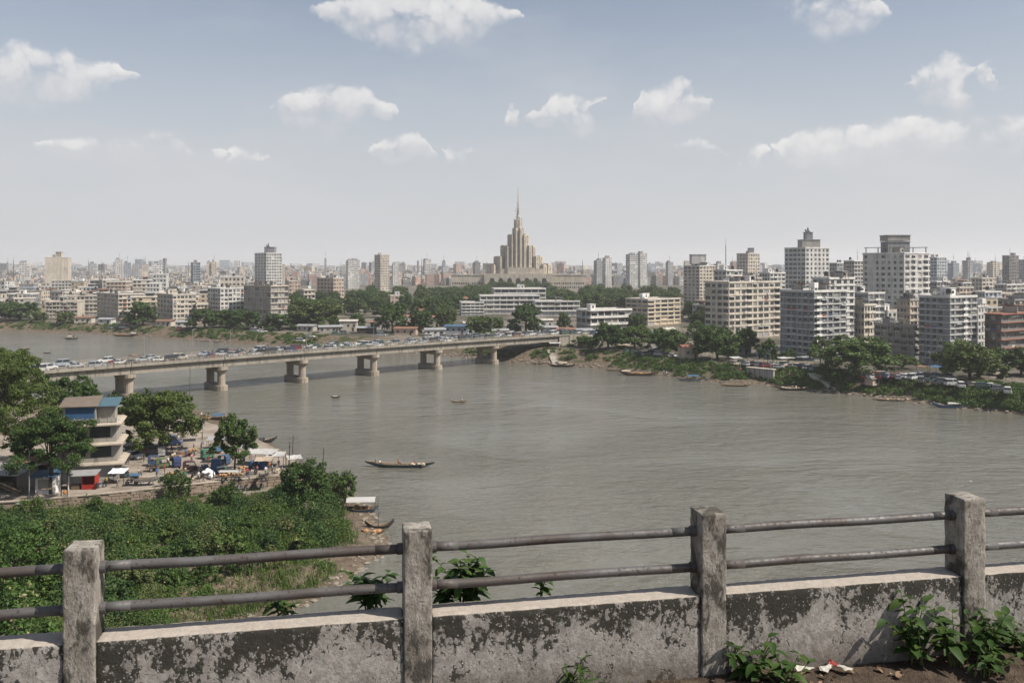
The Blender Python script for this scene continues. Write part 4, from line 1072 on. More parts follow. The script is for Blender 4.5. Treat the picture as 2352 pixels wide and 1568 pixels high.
# very distant quarters
y = 2600.0
while y < 7600:
    st = 34 + (y - 2600) * .022
    x = -.72 * y
    while x < .72 * y:
        px, py = x + r.uniform(-.3, .3) * st, y + r.uniform(-.4, .4) * st; x += st * r.uniform(.8, 1.3)
        h = r.choice((9, 12, 15, 18, 21, 25, 30)) * r.uniform(.9, 1.2)
        if r.random() < .025: h = r.uniform(34, 56)
        far_box(px, py, r.uniform(.5, .8) * st, r.uniform(.5, .8) * st, h, r.uniform(0, .8), r.choice((0, 0, 1, 2, 4, 6)), 8)
    y += st
me = np_mesh('distant_city', fV, fF, FAC + ['roof_grey', 'roof_pale', 'roof_rust'], fM)
tag(link('distant_city', me), 'mass of pale far-off buildings spreading to the hazy horizon', 'city', kind='stuff')
# single far towers that stand out on the skyline
FT = [(46, 70, 602, 1150, 0, 'squat white tower with stepped top on the skyline near the edge of town'), (265, 283, 596, 1500, 0, 'tall white slab tower, first of the skyline cluster past the twin-slab tower'), (285, 301, 603, 1450, 4, 'bluish tower with white edge beside the tall white slab'),
      (303, 322, 609, 1300, 2, 'grey tower block with flat roof in the skyline cluster'), (326, 341, 606, 1350, 1, 'cream stepped tower in the skyline cluster'), (352, 372, 605, 1200, 0, 'white balconied tower beside a tall chimney'),
      (474, 485, 602, 1500, 1, 'cream twin tower with domed top, the slimmer one'), (486, 498, 601, 1500, 1, 'cream twin tower with domed top, the wider one'), (745, 750, 594, 1600, 2, 'very slim grey tower alone on the skyline'), (795, 826, 597, 1300, 0, 'broad white tower near the cream residential tower'),
      (958, 962, 600, 1700, 5, 'thin dark shaft on the skyline'), (972, 990, 596, 1600, 6, 'pale rounded tower beside a thin dark shaft'), (1016, 1023, 599, 1800, 4, 'thin bluish tower far off beside the spired tower'), (1087, 1103, 602, 1500, 5, 'dark stepped block just beside the spired tower'),
      (1365, 1384, 598, 1250, 2, 'grey block attached to a stepped white tower past the spire'), (1385, 1404, 592, 1200, 0, 'stepped white tower with rooftop dome past the spire'), (1439, 1463, 584, 1350, 6, 'bluish white twin tower, shaded half'), (1464, 1485, 581, 1380, 0, 'bright white twin tower, sunlit half'),
      (1530, 1545, 602, 1500, 2, 'grey skyline block behind the park edge'), (1640, 1660, 606, 1100, 0, 'white skyline block behind the park-edge tower'), (1955, 1975, 606, 1200, 3, 'brownish skyline block beside the tallest tower'), (2180, 2200, 604, 1200, 4, 'bluish low skyline block beyond the tallest tower'),
      (2214, 2232, 598, 1150, 2, 'grey skyline block with aerials beyond the stepped block'), (2270, 2290, 602, 1300, 1, 'cream skyline block near the dark flat-topped tower'), (2345, 2375, 596, 950, 2, 'grey block at the very edge of the skyline'), (205, 222, 605, 1250, 2, 'grey skyline block beside a crane-like mast'),
      (640, 655, 607, 1500, 1, 'cream skyline block behind the white tower'), (900, 915, 606, 1500, 0, 'white skyline block beyond the cream residential tower')]
for (u0, u1, vt, Y, m, lab) in FT:
    a = PY(u0, vt, Y); b = PY(u1, vt, Y); w = b.x - a.x; h = a.z - CG
    root = empty('skyline_tower', ((a.x + b.x) / 2, Y, CG), R(20), lab, 'tower', 'towers on the skyline')
    mb = MB(); s_ = .86; mb.box(-w/2 * s_, w/2 * s_, -w/2 * .8, w/2 * .8, 0, h, 0)
    for f in range(1, int(h / 3.1)): mb.box(-w/2 * s_ - .25, w/2 * s_ + .25, -w/2 * .8 - .25, w/2 * .8 + .25, f * 3.1 - .1, f * 3.1 + .1, 1)
    mb.build('wall', [FAC[m], 'trim_white'], root)
    mb = MB(); q_ = rng.uniform(-.2, .2) * w; h2 = rng.uniform(1.8, 4.0); mb.box(q_ - w * .2, q_ + w * .18, -w * .2, w * .2, h, h + h2); mb.box(-w * .38, -w * .2, -w * .3, -w * .1, h, h + 1.6); mb.build('plant_room', ['wall_grey'], root)
    if rng.random() < .5:
        mb = MB(); mb.cyl((0, 0, h + 5), (0, 0, h + 13), .3, .1, 5); mb.build('aerial', 'metal_dark', root)
for (u, v0, v1, Y, lab) in [(18, 592, 625, 900, 'thin lattice mast near the squat skyline tower'), (31, 590, 625, 905, 'taller lattice mast beside the thin one'), (203, 592, 620, 1000, 'lattice mast beside the skyline cluster'), (234, 598, 625, 1000, 'red and grey crane-like mast'), (379, 593, 640, 1000, 'tall concrete chimney among the skyline cluster'),
                             (433, 597, 630, 1000, 'slim mast near the dark glass tower'), (783, 599, 630, 1200, 'leaning crane beside the broad white tower'), (968, 588, 625, 1300, 'needle mast beside the rounded tower'), (1338, 592, 622, 1100, 'lone thin mast beyond the spired tower'), (1667, 548, 625, 700, 'tall lattice mast behind the big cream block'),
                             (2226, 577, 620, 800, 'tall thin mast beyond the stepped block'), (2286, 583, 620, 900, 'thin mast beside the dark flat-topped tower'), (1682, 587, 620, 800, 'short leaning mast beside the tall lattice mast')]:
    a = PY(u, v0, Y); root = empty('lattice_mast', (a.x, Y, CG), .4, lab, 'mast'); H_ = a.z - CG
    mb = MB(); big = 1.6 if 'chimney' in lab else .55
    if big > 1: mb.tube([(0, 0, 0), (0, 0, H_ * .92), (0, 0, H_ * .92), (0, 0, H_)], [2.2, 1.7, 2.2, 2.2], 10)
    else:
        for q in range(3):
            t_ = q * 2.1; mb.cyl((math.cos(t_) * big * 1.6, math.sin(t_) * big * 1.6, 0), (math.cos(t_) * .15, math.sin(t_) * .15, H_ * .9), .16, .12, 4)
        for q in range(1, 12):
            zz = H_ * .9 * q / 12; rr_ = big * 1.6 * (1 - q / 12) + .15; mb.cyl((rr_, 0, zz), (-rr_ * .5, rr_ * .85, zz + 1), .09, .09, 4); mb.cyl((-rr_ * .5, rr_ * .85, zz), (-rr_ * .5, -rr_ * .85, zz + 1), .09, .09, 4)
    mb.build('shaft', 'wall_grey' if big > 1 else 'metal_dark', root)
    mb = MB(); mb.cyl((0, 0, H_ * .9), (0, 0, H_), .12, .06, 5); mb.cyl((-.7, 0, H_ * .9), (.7, 0, H_ * .9), .1, .1, 4); mb.build('tip', 'metal_dark', root)
# ================================================================== vegetation
def leafmat(name, dark, mid, light, rough=.6, trans=.16, dry=None):
    t = NT(name)
    at = t.n('ShaderNodeAttribute', attribute_name='rnd').outputs['Fac']
    oi = t.n('ShaderNodeObjectInfo').outputs['Random']
    n = t.math('ADD', t.math('MULTIPLY', t.noise(0.35, 3, .6, t.pos()), .6), t.math('MULTIPLY', t.noise(0.055, 2, .5, t.pos()), .7))
    f = t.math('ADD', t.math('MULTIPLY', at, .55), t.math('ADD', t.math('MULTIPLY', n, .5), t.math('MULTIPLY', oi, .2)))
    c = t.mix(t.smooth(f, .2, .62), dark, mid); c = t.mix(t.smooth(f, .62, 1.05), c, light)
    c = t.mix(t.math('MULTIPLY', t.smooth(oi, .45, 1.0), .45), c, t.mix(at, tuple(x * k for x, k in zip(mid, (1.5, 1.05, 1.1))), tuple(x * k for x, k in zip(light, (1.35, 1.05, 1.2)))))
    if dry: c = t.mix(t.math('GREATER_THAN', at, .985), c, dry)
    b = t.n('ShaderNodeBsdfPrincipled'); t.l(c, b.inputs['Base Color']); b.inputs['Roughness'].default_value = rough; b.inputs['Specular IOR Level'].default_value = .25
    tr = t.n('ShaderNodeBsdfTranslucent'); t.l(t.mix(.4, c, light), tr.inputs['Color'])
    mx = t.n('ShaderNodeMixShader'); mx.inputs[0].default_value = trans
    t.l(b.outputs[0], mx.inputs[1]); t.l(tr.outputs[0], mx.inputs[2]); t.l(mx.outputs[0], t.out.inputs['Surface'])
leafmat('leaf_tree', (0.0198, 0.0450, 0.0099), (0.0450, 0.0864, 0.0180), (0.0972, 0.1485, 0.0324))
leafmat('leaf_park', (0.021, 0.046, 0.012), (0.044, 0.082, 0.020), (0.088, 0.132, 0.032))
leafmat('leaf_near', (0.0136, 0.0344, 0.0064), (0.0336, 0.0672, 0.0120), (0.0840, 0.1280, 0.0240))
leafmat('leaf_bush', (0.0198, 0.0496, 0.0090), (0.0446, 0.0912, 0.0169), (0.0942, 0.1536, 0.0297), dry=(0.30, 0.24, 0.13))
leafmat('leaf_olive', (0.040, 0.058, 0.016), (0.075, 0.098, 0.030), (0.14, 0.165, 0.055), dry=(0.28, 0.22, 0.12))
leafmat('leaf_deep', (0.012, 0.034, 0.008), (0.028, 0.064, 0.014), (0.07, 0.12, 0.028))
leafmat('grass_blade', (0.0298, 0.0612, 0.0110), (0.0553, 0.1003, 0.0187), (0.1020, 0.1487, 0.0340), dry=(0.33, 0.27, 0.15))
plain('bark', (0.105, 0.082, 0.062), 0.95, .45, 3)
plain('bark_grey', (0.20, 0.17, 0.14), 0.95, .4, 2)
nr = np.random.RandomState(5)
def leaf_quads(P, size, nrm_bias=.55, aspect=.6, N0=None, jit=.35):
    """one small bent-free leaf (a quad) at each point, tilted at random but mostly facing up and outward"""
    n = len(P); size = np.broadcast_to(size, (n,)) * (1 + jit * nr.uniform(-1, 1, n))
    d = nr.normal(size=(n, 3)); d /= np.linalg.norm(d, axis=1)[:, None]
    if N0 is not None: d = d * (1 - nrm_bias) + N0 * nrm_bias
    else: d[:, 2] += nrm_bias
    d /= np.linalg.norm(d, axis=1)[:, None] + 1e-9
    a = np.cross(d, nr.normal(size=(n, 3))); a /= np.linalg.norm(a, axis=1)[:, None] + 1e-9
    b = np.cross(d, a)
    a = a * size[:, None] * .5; b = b * (size * aspect)[:, None] * .5
    V = np.empty((n, 4, 3)); V[:, 0] = P - a; V[:, 1] = P + b * .9 - a * .1; V[:, 2] = P + a; V[:, 3] = P - b * .9 - a * .1
    return V.reshape(-1, 3), np.arange(4 * n).reshape(-1, 4)
def blob_points(c, r, n, shell=.55):
    d = nr.normal(size=(n, 3)); d /= np.linalg.norm(d, axis=1)[:, None]
    rad = (shell + (1 - shell) * nr.uniform(0, 1, n)) ** 1.0
    return c + d * rad[:, None] * r, d
def make_tree(name, H, Rc, clumps, per, leaf, leafm, barkm='bark', trunk_r=.45, flat=.62, low=.32, seed=1, forks=5, lump=.30, aspect=.6):
    rs = random.Random(seed); global nr; nr = np.random.RandomState(seed)
    root = empty(name, (0, 0, 0))
    tb = MB()
    top = H * .42
    bend = Vector((rs.uniform(-.05, .05) * H, rs.uniform(-.05, .05) * H, 0))
    tb.tube([(0, 0, -.6), (bend.x * .3, bend.y * .3, top * .5), (bend.x, bend.y, top)], [trunk_r * 1.25, trunk_r * .9, trunk_r * .7], 8)
    cz0, cz1 = H * low, H
    C = []
    gold = 2.39996
    for i in range(clumps):                      # clumps over a dome, some inside
        f = (i + .5) / clumps
        z = f ** .8
        rad = math.sqrt(max(0, 1 - (z * 1.0 - .12) ** 2)) * rs.uniform(.60, .95)
        if rs.random() < .2: rad *= .5
        a = i * gold + rs.uniform(-.4, .4)
        C.append(Vector((math.cos(a) * rad * Rc, math.sin(a) * rad * Rc, cz0 + (cz1 - cz0) * (.12 + .76 * z) + rs.uniform(-.05, .05) * H)))
    for k in range(forks):
        c = C[int((k + .5) * clumps / forks) % clumps]
        m = Vector((bend.x, bend.y, top)) * .5 + c * .5 + Vector((0, 0, -H * .04))
        tb.tube([(bend.x, bend.y, top * rs.uniform(.75, 1)), tuple(m), tuple(c)], [trunk_r * .55, trunk_r * .34, trunk_r * .10], 5)
        for q in range(2):
            c2 = C[rs.randrange(clumps)]
            tb.tube([tuple(m), tuple((m + c2) * .5 + Vector((0, 0, -.02 * H))), tuple(c2)], [trunk_r * .26, trunk_r * .16, trunk_r * .06], 4)
    tb.build('trunk', barkm, root, smooth=True)
    P, N, RN = [], [], []
    for c in C:
        rr = Rc * lump * rs.uniform(.55, 1.4)
        r3 = np.array([rr, rr, rr * flat * rs.uniform(.85, 1.25)])
        subs = 7
        tone = rs.uniform(-.15, .15)
        for s in range(subs):                    # each clump is itself a bunch of sprays
            d = np.array([rs.gauss(0, 1), rs.gauss(0, 1), rs.gauss(.15, .8)]); d /= np.linalg.norm(d) + 1e-9
            cc = np.array(c) + d * r3 * .72
            n_ = per // subs
            pts, dd = blob_points(cc, r3 * rs.uniform(.36, .55), n_, .25)
            P.append(pts); N.append(dd * .5 + d * .35 + np.array([0, 0, .45])); RN.append(np.clip(nr.uniform(0, 1, n_) + tone, 0, 1))
    P = np.vstack(P); N = np.vstack(N); N /= np.linalg.norm(N, axis=1)[:, None]
    V, Fq = leaf_quads(P, leaf, .55, aspect, N)
    link('crown', np_mesh('crown', V, Fq, [leafm], rnd=np.concatenate(RN)), root)
    return root
protos = {
 'broad': make_tree('broad_tree', 14.5, 9.5, 40, 430, .78, 'leaf_tree', trunk_r=.5, flat=.72, low=.10, seed=3),
 'oval': make_tree('leafy_tree', 15.0, 7.0, 36, 400, .72, 'leaf_tree', trunk_r=.42, flat=.9, low=.08, seed=8),
 'round': make_tree('round_tree', 12.0, 7.2, 36, 430, .70, 'leaf_tree', trunk_r=.38, flat=.85, low=.05, seed=14),
 'small': make_tree('small_tree', 8.0, 4.2, 20, 330, .52, 'leaf_tree', trunk_r=.2, flat=.8, low=.2, seed=21),
 'park1': make_tree('park_tree', 15.0, 9.0, 30, 260, 1.1, 'leaf_park', trunk_r=.5, flat=.7, low=.05, seed=31),
 'park2': make_tree('park_tree', 14.0, 7.5, 28, 250, 1.05, 'leaf_park', trunk_r=.45, flat=.9, low=.04, seed=37),
 'park3': make_tree('park_tree', 12.0, 8.5, 28, 250, 1.05, 'leaf_park', trunk_r=.45, flat=.8, low=.04, seed=41),
}
SIZE = {'broad': (14.5, 9.5), 'oval': (15, 7), 'round': (12, 7.2), 'small': (8, 4.2), 'park1': (15, 9), 'park2': (14, 7.5), 'park3': (12, 8.5)}
used = set()
def put_tree(kind, loc, H, Rc, rz, label, group=None, cat='tree'):
    h0, r0 = SIZE[kind]
    s = (Rc / r0, Rc / r0, H / h0)
    if kind not in used:
        used.add(kind); o = protos[kind]; o.location = loc; o.rotation_euler = (0, 0, rz); o.scale = s
    else: o = copy_tree(protos[kind], loc, rz, s)
    for k in ('label', 'category', 'group'):
        if k in o: del o[k]
    return tag(o, label, cat, group)
def bank_z(x, y):
    i = int(np.argmin((S[:, 0] - x) ** 2 + (S[:, 1] - y) ** 2)); o = float((np.array([x, y]) - S[i]) @ INL[i])
    return float(np.interp(o, [q[0] for q in offs], [q[1] for q in offs]))
def tree_px(kind, u, Y, wpx, vtop, rz, label, zb=None):
    x = (u - U0) / F * Y
    zb = bank_z(x, Y) if zb is None else zb
    zt = CAMZ - (vtop - V0) / F * Y
    put_tree(kind, (x, Y, zb - .15), (zt - zb) * .97, wpx / F * Y / 2 * 1.05, rz, label)
for a in [('oval', 1398, 352, 88, 738, .3, 'large rain tree beside the bridge end, the taller of two touching crowns'), ('broad', 1458, 362, 92, 745, 1.3, 'large rain tree with the lower of two touching crowns beside the bridge end'),
          ('round', 1350, 366, 64, 770, 1.7, 'round tree screening the end of the bridge ramp'), ('small', 1302, 372, 44, 788, .7, 'small tree below the bridge ramp wall'), ('round', 1534, 334, 92, 752, 2.2, 'round tree on the bank before the small red-roofed hut'), ('round', 1648, 318, 104, 746, .8, 'dense round tree on the bank in front of the big cream block'), ('oval', 1714, 336, 66, 750, 2.9, 'slimmer tree behind the dense round bank tree'),
          ('small', 1764, 300, 42, 776, .2, 'small thin-trunked tree between bank stalls and grey block'), ('broad', 1964, 277, 168, 771, 2.4, 'widest bank tree with spreading crown over the parked cars'), ('small', 2070, 290, 66, 812, 1.9, 'small tree by the parked cars below the low concrete building'),
          ('round', 2228, 263, 140, 781, 1.1, 'big leafy tree at the water before the stepped block'), ('round', 2345, 272, 96, 796, 2.7, 'tree at the very edge of the view before the red-roofed house'), ('small', 1884, 300, 46, 770, 2.2, 'vine-like small tree hugging the grey block'),
          ('small', 1812, 305, 34, 800, 1.2, 'sapling beside the grey block ground floors'), ('small', 1598, 400, 40, 735, .6, 'small tree behind the red-roofed hut'), ('oval', 1590, 560, 50, 690, .9, 'tall tree at the foot of the tower by the park'), ('oval', 1614, 520, 40, 700, 2, 'second tree at the foot of the tower by the park')]:
    tree_px(*a)
for a in [('park1', 45, 545, 96, 692, .3, 'dark broad tree at the far edge of the left bank row'), ('park2', 12, 560, 60, 690, 1.3, 'dark tree next to the broad one at the start of the bank row'), ('park2', 328, 503, 70, 694, 2.3, 'dense tree between the long-sided cream block and corner block'), ('park3', 150, 522, 40, 713, 3.3, 'small tree before the white four-storey bank block'),
          ('park2', 92, 532, 34, 716, 1.1, 'shrubby tree at the start of the bank promenade'), ('park1', 470, 478, 84, 706, 1.2, 'first of the big trees by the water beyond the bridge'), ('park3', 528, 486, 92, 708, 2.2, 'broad low tree by the water before the white bank block'), ('park2', 566, 470, 76, 712, .2, 'bright leafy tree by the water before the concrete frame building'),
          ('park2', 640, 462, 76, 720, 1.9, 'round tree by the water below the concrete frame building'), ('park1', 726, 474, 118, 688, 2.9, 'largest dark tree above the bridge before the tree belt'), ('park2', 688, 480, 60, 700, .9, 'tree tucked beside the largest dark tree above the bridge'), ('park1', 902, 446, 84, 692, .4, 'tall dark tree above the bridge beside blue awnings'),
          ('park2', 968, 440, 60, 712, 1.4, 'round tree above the bridge next to the tall dark tree'), ('park3', 1022, 470, 56, 702, 2.4, 'tree before the plain white wing'), ('park3', 1112, 428, 92, 722, 2.4, 'spreading tree by the bridge road before the terraced building'), ('park1', 1208, 434, 86, 694, .7, 'tallest tree by the bridge road before the terraced building'),
          ('park2', 1296, 456, 34, 718, 1.7, 'small round tree beside the low modern building'), ('park3', 1462, 432, 44, 716, 2.7, 'small tree before the cream five-storey block'), ('park2', 820, 470, 40, 720, 2.7, 'thin tree among the sheds above the bridge'), ('park3', 775, 466, 50, 730, .7, 'low tree among sheds beside the largest dark tree')]:
    tree_px(*a)
rp = random.Random(77)
npk = 0
def park(u0, u1, y0, y1, n, hmin=11, hmax=15, lab='dark green tree in the dense wooded belt around the spired tower', grp='trees of the wooded belt'):
    for i in range(n):
        Y = y0 + (y1 - y0) * ((i + rp.random()) / n); u = rp.uniform(u0, u1); x = (u - U0) / F * Y
        put_tree(rp.choice(('park1', 'park2', 'park3')), (x, Y, CG - .1), rp.uniform(hmin, hmax), rp.uniform(6.5, 9.5), rp.uniform(0, 6), lab, grp)
park(690, 880, 560, 760, 24); park(800, 1140, 640, 960, 46); park(1040, 1300, 690, 980, 18); park(1255, 1560, 600, 930, 58); park(640, 720, 560, 760, 9); park(560, 690, 600, 760, 5); park(930, 1060, 520, 640, 8)
park(1108, 1275, 1000, 1060, 16, 13, 17)
park(0, 560, 570, 760, 12, 9, 12, 'dark tree among the old quarter roofs behind the bank row', 'trees of the old quarter')
park(1600, 2300, 480, 800, 12, 9, 12, 'dark tree among roofs behind the apartment blocks', 'trees behind the apartment blocks')

# near trees on the terrace ---------------------------------------------------------
def near_tree(name, u, Y, H, Rc, label, clumps, per, leaf, seed, zb=TZ, **k):
    x = (u - U0) / F * Y
    o = make_tree(name, H, Rc, clumps, per, leaf, 'leaf_near', seed=seed, **k)
    o.location = (x, Y, zb - .1); o.rotation_euler = (0, 0, seed * .7)
    return tag(o, label, 'tree')
near_tree('rain_tree', -26, 150, 22.5, 11.0, 'huge feathery rain tree at the terrace edge, reaching above the bridge', 64, 800, .50, 101, trunk_r=.7, flat=.55, low=.14, lump=.27, aspect=.42)
near_tree('rain_tree', 118, 137, 13.0, 6.6, 'feathery spreading tree hiding the front of the terrace house', 44, 760, .44, 102, trunk_r=.4, flat=.5, low=.30, lump=.28, aspect=.42)
near_tree('leafy_tree', 163, 178, 13.2, 5.7, 'leafy tree standing by the bridge behind the terrace house', 30, 560, .5, 103, trunk_r=.35, flat=.7, low=.4)
near_tree('leafy_tree', 372, 166, 12.2, 7.6, 'large shade tree in the middle of the terrace market', 44, 640, .5, 104, trunk_r=.42, flat=.75, low=.18)
near_tree('leafy_tree', 275, 172, 11.0, 3.6, 'slim leaning tree beside the large shade tree', 14, 420, .46, 105, trunk_r=.22, flat=.7, low=.5)
near_tree('leafy_tree', 538, 150.5, 9.8, 3.9, 'single small tree with bare trunk beside blue market stalls', 26, 560, .42, 106, trunk_r=.17, flat=.85, low=.30, lump=.33)
near_tree('leafy_tree', 22, 200, 17.5, 6.6, 'tree massed behind the huge rain tree beside the bridge', 30, 560, .52, 107, trunk_r=.4, flat=.7, low=.25)
near_tree('broadleaf_bush', 700, 139, 7.4, 4.6, 'tall broadleaf bush on the shore below the terrace corner', 26, 420, .40, 108, zb=.9, trunk_r=.14, flat=.9, low=.02, lump=.34, aspect=.75)
near_tree('broadleaf_bush', 784, 141, 5.4, 3.1, 'lower bush beside the tall shore bush next to the covered boat', 16, 360, .36, 109, zb=.7, trunk_r=.1, flat=.9, low=.02, lump=.36, aspect=.6)
near_tree('leafy_tree', 420, 158, 6.0, 2.6, 'young tree at the market beside the retaining wall bushes', 9, 300, .36, 110, zb=1.0, trunk_r=.1, flat=.9, low=.1) if False else None

# undergrowth of the near slope -------------------------------------------------------
def scatter_clumps(name, pts, label, cat, leafm, aspect=.6, bias=.45):
    """pts: (x, y, z, radius, height, leaves, leaf size)"""
    P, N, SZ, RN = [], [], [], []
    for (x, y, z, rad, hh, n, ls) in pts:
        n = int(n); tone = nr.uniform(-.25, .25)
        d = nr.normal(size=(n, 3)); d[:, 2] = np.abs(d[:, 2]); d /= np.linalg.norm(d, axis=1)[:, None]
        rr = (.45 + .55 * nr.uniform(0, 1, n))[:, None]
        P.append(np.array([x, y, z]) + d * rr * np.array([rad, rad, hh])); N.append(d * .6 + np.array([0, 0, .5])); SZ.append(np.full(n, ls)); RN.append(np.where(nr.uniform(0, 1, n) < .004, 1.0, np.clip(nr.uniform(0, .95, n) + tone, 0, .97)))
    P = np.vstack(P); N = np.vstack(N); N /= np.linalg.norm(N, axis=1)[:, None]
    V, Fq = leaf_quads(P, np.concatenate(SZ), bias, aspect, N)
    return tag(link(name, np_mesh(name, V, Fq, [leafm], rnd=np.concatenate(RN))), label, cat, kind='stuff')
def grass_mass(name, pts, label, leafm='grass_blade'):
    """pts array (n,4): x, y, z, blade length"""
    pts = np.asarray(pts); n = len(pts); a = nr.uniform(0, 6.283, n); l = pts[:, 3]; lean = nr.uniform(.15, .6, n) * l
    w = l * .055 + .012
    base = pts[:, :3]; dx = np.c_[np.cos(a), np.sin(a), np.zeros(n)]; px_ = np.c_[-np.sin(a), np.cos(a), np.zeros(n)]
    V = np.empty((n, 4, 3)); V[:, 0] = base - px_ * w[:, None]; V[:, 1] = base + px_ * w[:, None]
    tip = base + dx * lean[:, None]; tip[:, 2] += l
    V[:, 2] = tip + px_ * (w * .25)[:, None]; V[:, 3] = tip - px_ * (w * .25)[:, None]
    return tag(link(name, np_mesh(name, V.reshape(-1, 3), np.arange(4 * n).reshape(-1, 4), [leafm], rnd=nr.uniform(0, 1, n))), label, 'grass', kind='stuff')
nr = np.random.RandomState(91)
cand = np.c_[nr.uniform(-95, -12, 16000), nr.uniform(44, 152, 16000)]
uu = U0 + cand[:, 0] / cand[:, 1] * F
dsh = seg_dist(cand[:, 0], cand[:, 1], NP); ins = inside(cand[:, 0], cand[:, 1], poly_near); tr_ = inside(cand[:, 0], cand[:, 1], TP); dT = seg_dist(cand[:, 0], cand[:, 1], np.vstack([TP, TP[:1]]))
ok = ins & ~tr_ & (dT > .6) & (uu > -220) & (uu < 960) & (cand[:, 1] < 150)
cz = near_h(cand[:, 0], cand[:, 1])
nzv = np.array([mnoise.noise((x * .09, y * .09, 5.5)) for x, y in cand])
bush_pts, grass_pts, deep_pts, olive_pts = [], [], [], []
for ci, ((x, y), z, d, o, nv) in enumerate(zip(cand, cz, dsh, ok, nzv)):
    if not o: continue
    nearf = max(0, (100 - y) / 50)
    if d < (3.2 if y < 112 else 5.5) + 2.5 * nv: continue
    if rp.random() < .05 + .05 * min(1, nearf) and d > 7:            # shrubs standing proud of the cover
        wd = float(dT[ci]); rad = rp.uniform(1.2, 2.9) if wd > 9 else rp.uniform(.6, 1.0)
        k_ = rp.random(); (deep_pts if k_ < .5 else olive_pts if k_ < .72 else bush_pts).append((x, y, z - .1, rad, rad * rp.uniform(.9, 1.5), 260 * rad * rad / 1.2, rp.uniform(.24, .36) if k_ < .5 else rp.uniform(.18, .26)))
    if nv > .0 or d > 26:
        if rp.random() > (.30 if nearf > 0 else .22): continue
        rad = rp.uniform(.7, 1.5) * (1 + .35 * min(1, nearf)) * (1.3 if d > 18 else 1)
        if dT[ci] < 8: rad = min(rad, .75)
        n = 190 * rad * rad / 1.2
        bush_pts.append((x, y, z - .1, rad, rad * rp.uniform(.7, 1.15), n, rp.uniform(.20, .30)))
    else:
        for q in range(16):
            gx_, gy_ = x + rp.gauss(0, .7), y + rp.gauss(0, .7); grass_pts.append((gx_, gy_, z - .05, rp.uniform(.35, .95)))
# low cover everywhere so that soil shows only near the water
for (x, y), z, d, o, nv in zip(cand, cz, dsh, ok, nzv):
    if not o or d < (2.4 if y < 112 else 4.5) + 3 * nv or rp.random() > .35: continue
    bush_pts.append((x, y, z - .05, .9, .4, 46, .20))
    for q in range(6): grass_pts.append((x + rp.gauss(0, .8), y + rp.gauss(0, .8), z - .05, rp.uniform(.25, .6)))
print('UNDERGROWTH', len(bush_pts), sum(b[5] for b in bush_pts), len(grass_pts))
scatter_clumps('dark_shrubs', deep_pts, 'dark broad-leaved scrub standing out of the undergrowth below the parapet', 'undergrowth', 'leaf_deep')
scatter_clumps('olive_shrubs', olive_pts, 'olive fine-leaved scrub among the slope undergrowth', 'undergrowth', 'leaf_olive')
scatter_clumps('undergrowth', bush_pts, 'thick green undergrowth covering the slope below the parapet', 'undergrowth', 'leaf_bush')
grass_mass('grass', grass_pts, 'tall green grass on the slope above the muddy shore')
# single bushes that stand out of the undergrowth
def bush(x, y, rad, hh, label, seed, leaf=.3, leafm='leaf_near', per=340, z=None):
    global nr
    nr = np.random.RandomState(seed); z = ground_h(x, y) if z is None else z
    o = make_tree('bush', hh, rad, 12, per, leaf, leafm, seed=seed, trunk_r=.09, flat=.9, low=.02, lump=.40, aspect=.6)
    o.location = (x, y, z - .1)
    return tag(o, label, 'bush')
for i, (u, v, zg, w, h_, lab) in enumerate([(405, 1150, 1.2, 90, 4.2, 'bush climbing the retaining wall below the market tree'), (520, 1165, 1.2, 70, 3.2, 'bush at the foot of the wall under the parked motorcycles'), (215, 1190, 2.0, 80, 3.2, 'bush under the retaining wall near the kiosk'), (70, 1215, 2.5, 90, 3.4, 'dark bush at the far end of the retaining wall'),
                                           (600, 1205, 1.2, 60, 2.6, 'round bush on the slope before the tall shore bush'), (330, 1260, 2.5, 70, 2.4, 'rounded bush in the middle of the grassy slope')]):
    q = PX(u, v, zg); bush(q.x, q.y, w / F * q.y / 2, h_, lab, 200 + i, .30)
for i, (u, v, Z, Rr, hh, lab) in enumerate([(30, 1330, 9, 4.2, 5.5, 'large-leaved sapling thicket nearest the parapet'), (70, 1440, 13, 3.2, 5.2, 'large-leaved bush just beyond the first parapet post'), (300, 1455, 9, 3.0, 4.2, 'leafy bush directly behind the parapet rails'), (-40, 1400, 12, 4, 6, 'overhanging sapling beyond the rails at the view edge'), (420, 1440, 6, 2.6, 3.4, 'leafy bush beside the creek mouth')]):
    q = PX(u, v, Z); g = ground_h(q.x, q.y); bush(q.x, q.y, Rr, max(hh, Z - g), lab, 230 + i, .38, 'leaf_bush', 420, g)
kinds_ = [('leaf_deep', 'dark-leaved'), ('leaf_olive', 'olive'), ('leaf_bush', 'bright green'), ('leaf_near', 'broad-leaved')]
nb_ = 0
for (u, v) in [(30, 1260), (110, 1245), (160, 1290), (205, 1235), (255, 1280), (310, 1225), (350, 1300), (395, 1245), (430, 1290), (480, 1235), (520, 1275), (565, 1235), (610, 1260), (655, 1235), (690, 1265), (60, 1310), (230, 1340), (310, 1355), (395, 1345), (470, 1335), (545, 1320), (620, 1300), (180, 1370), (100, 1380), (280, 1410), (360, 1405)]:
    Zg = 2.0
    for _ in range(5): q = PX(u, v, Zg); Zg = max(.3, ground_h(q.x, q.y))
    m_, w_ = kinds_[nb_ % 4]; hh_ = rp.uniform(1.9, 3.2); nb_ += 1
    bush(q.x, q.y, rp.uniform(1.1, 2.0), hh_, f'{w_} bush standing out on the near slope, {nb_}{"th" if nb_ % 10 > 3 or nb_ % 10 == 0 or 10 < nb_ < 14 else ["", "st", "nd", "rd"][nb_ % 10]} from the terrace wall down', 260 + nb_, rp.uniform(.24, .36), m_, 260)
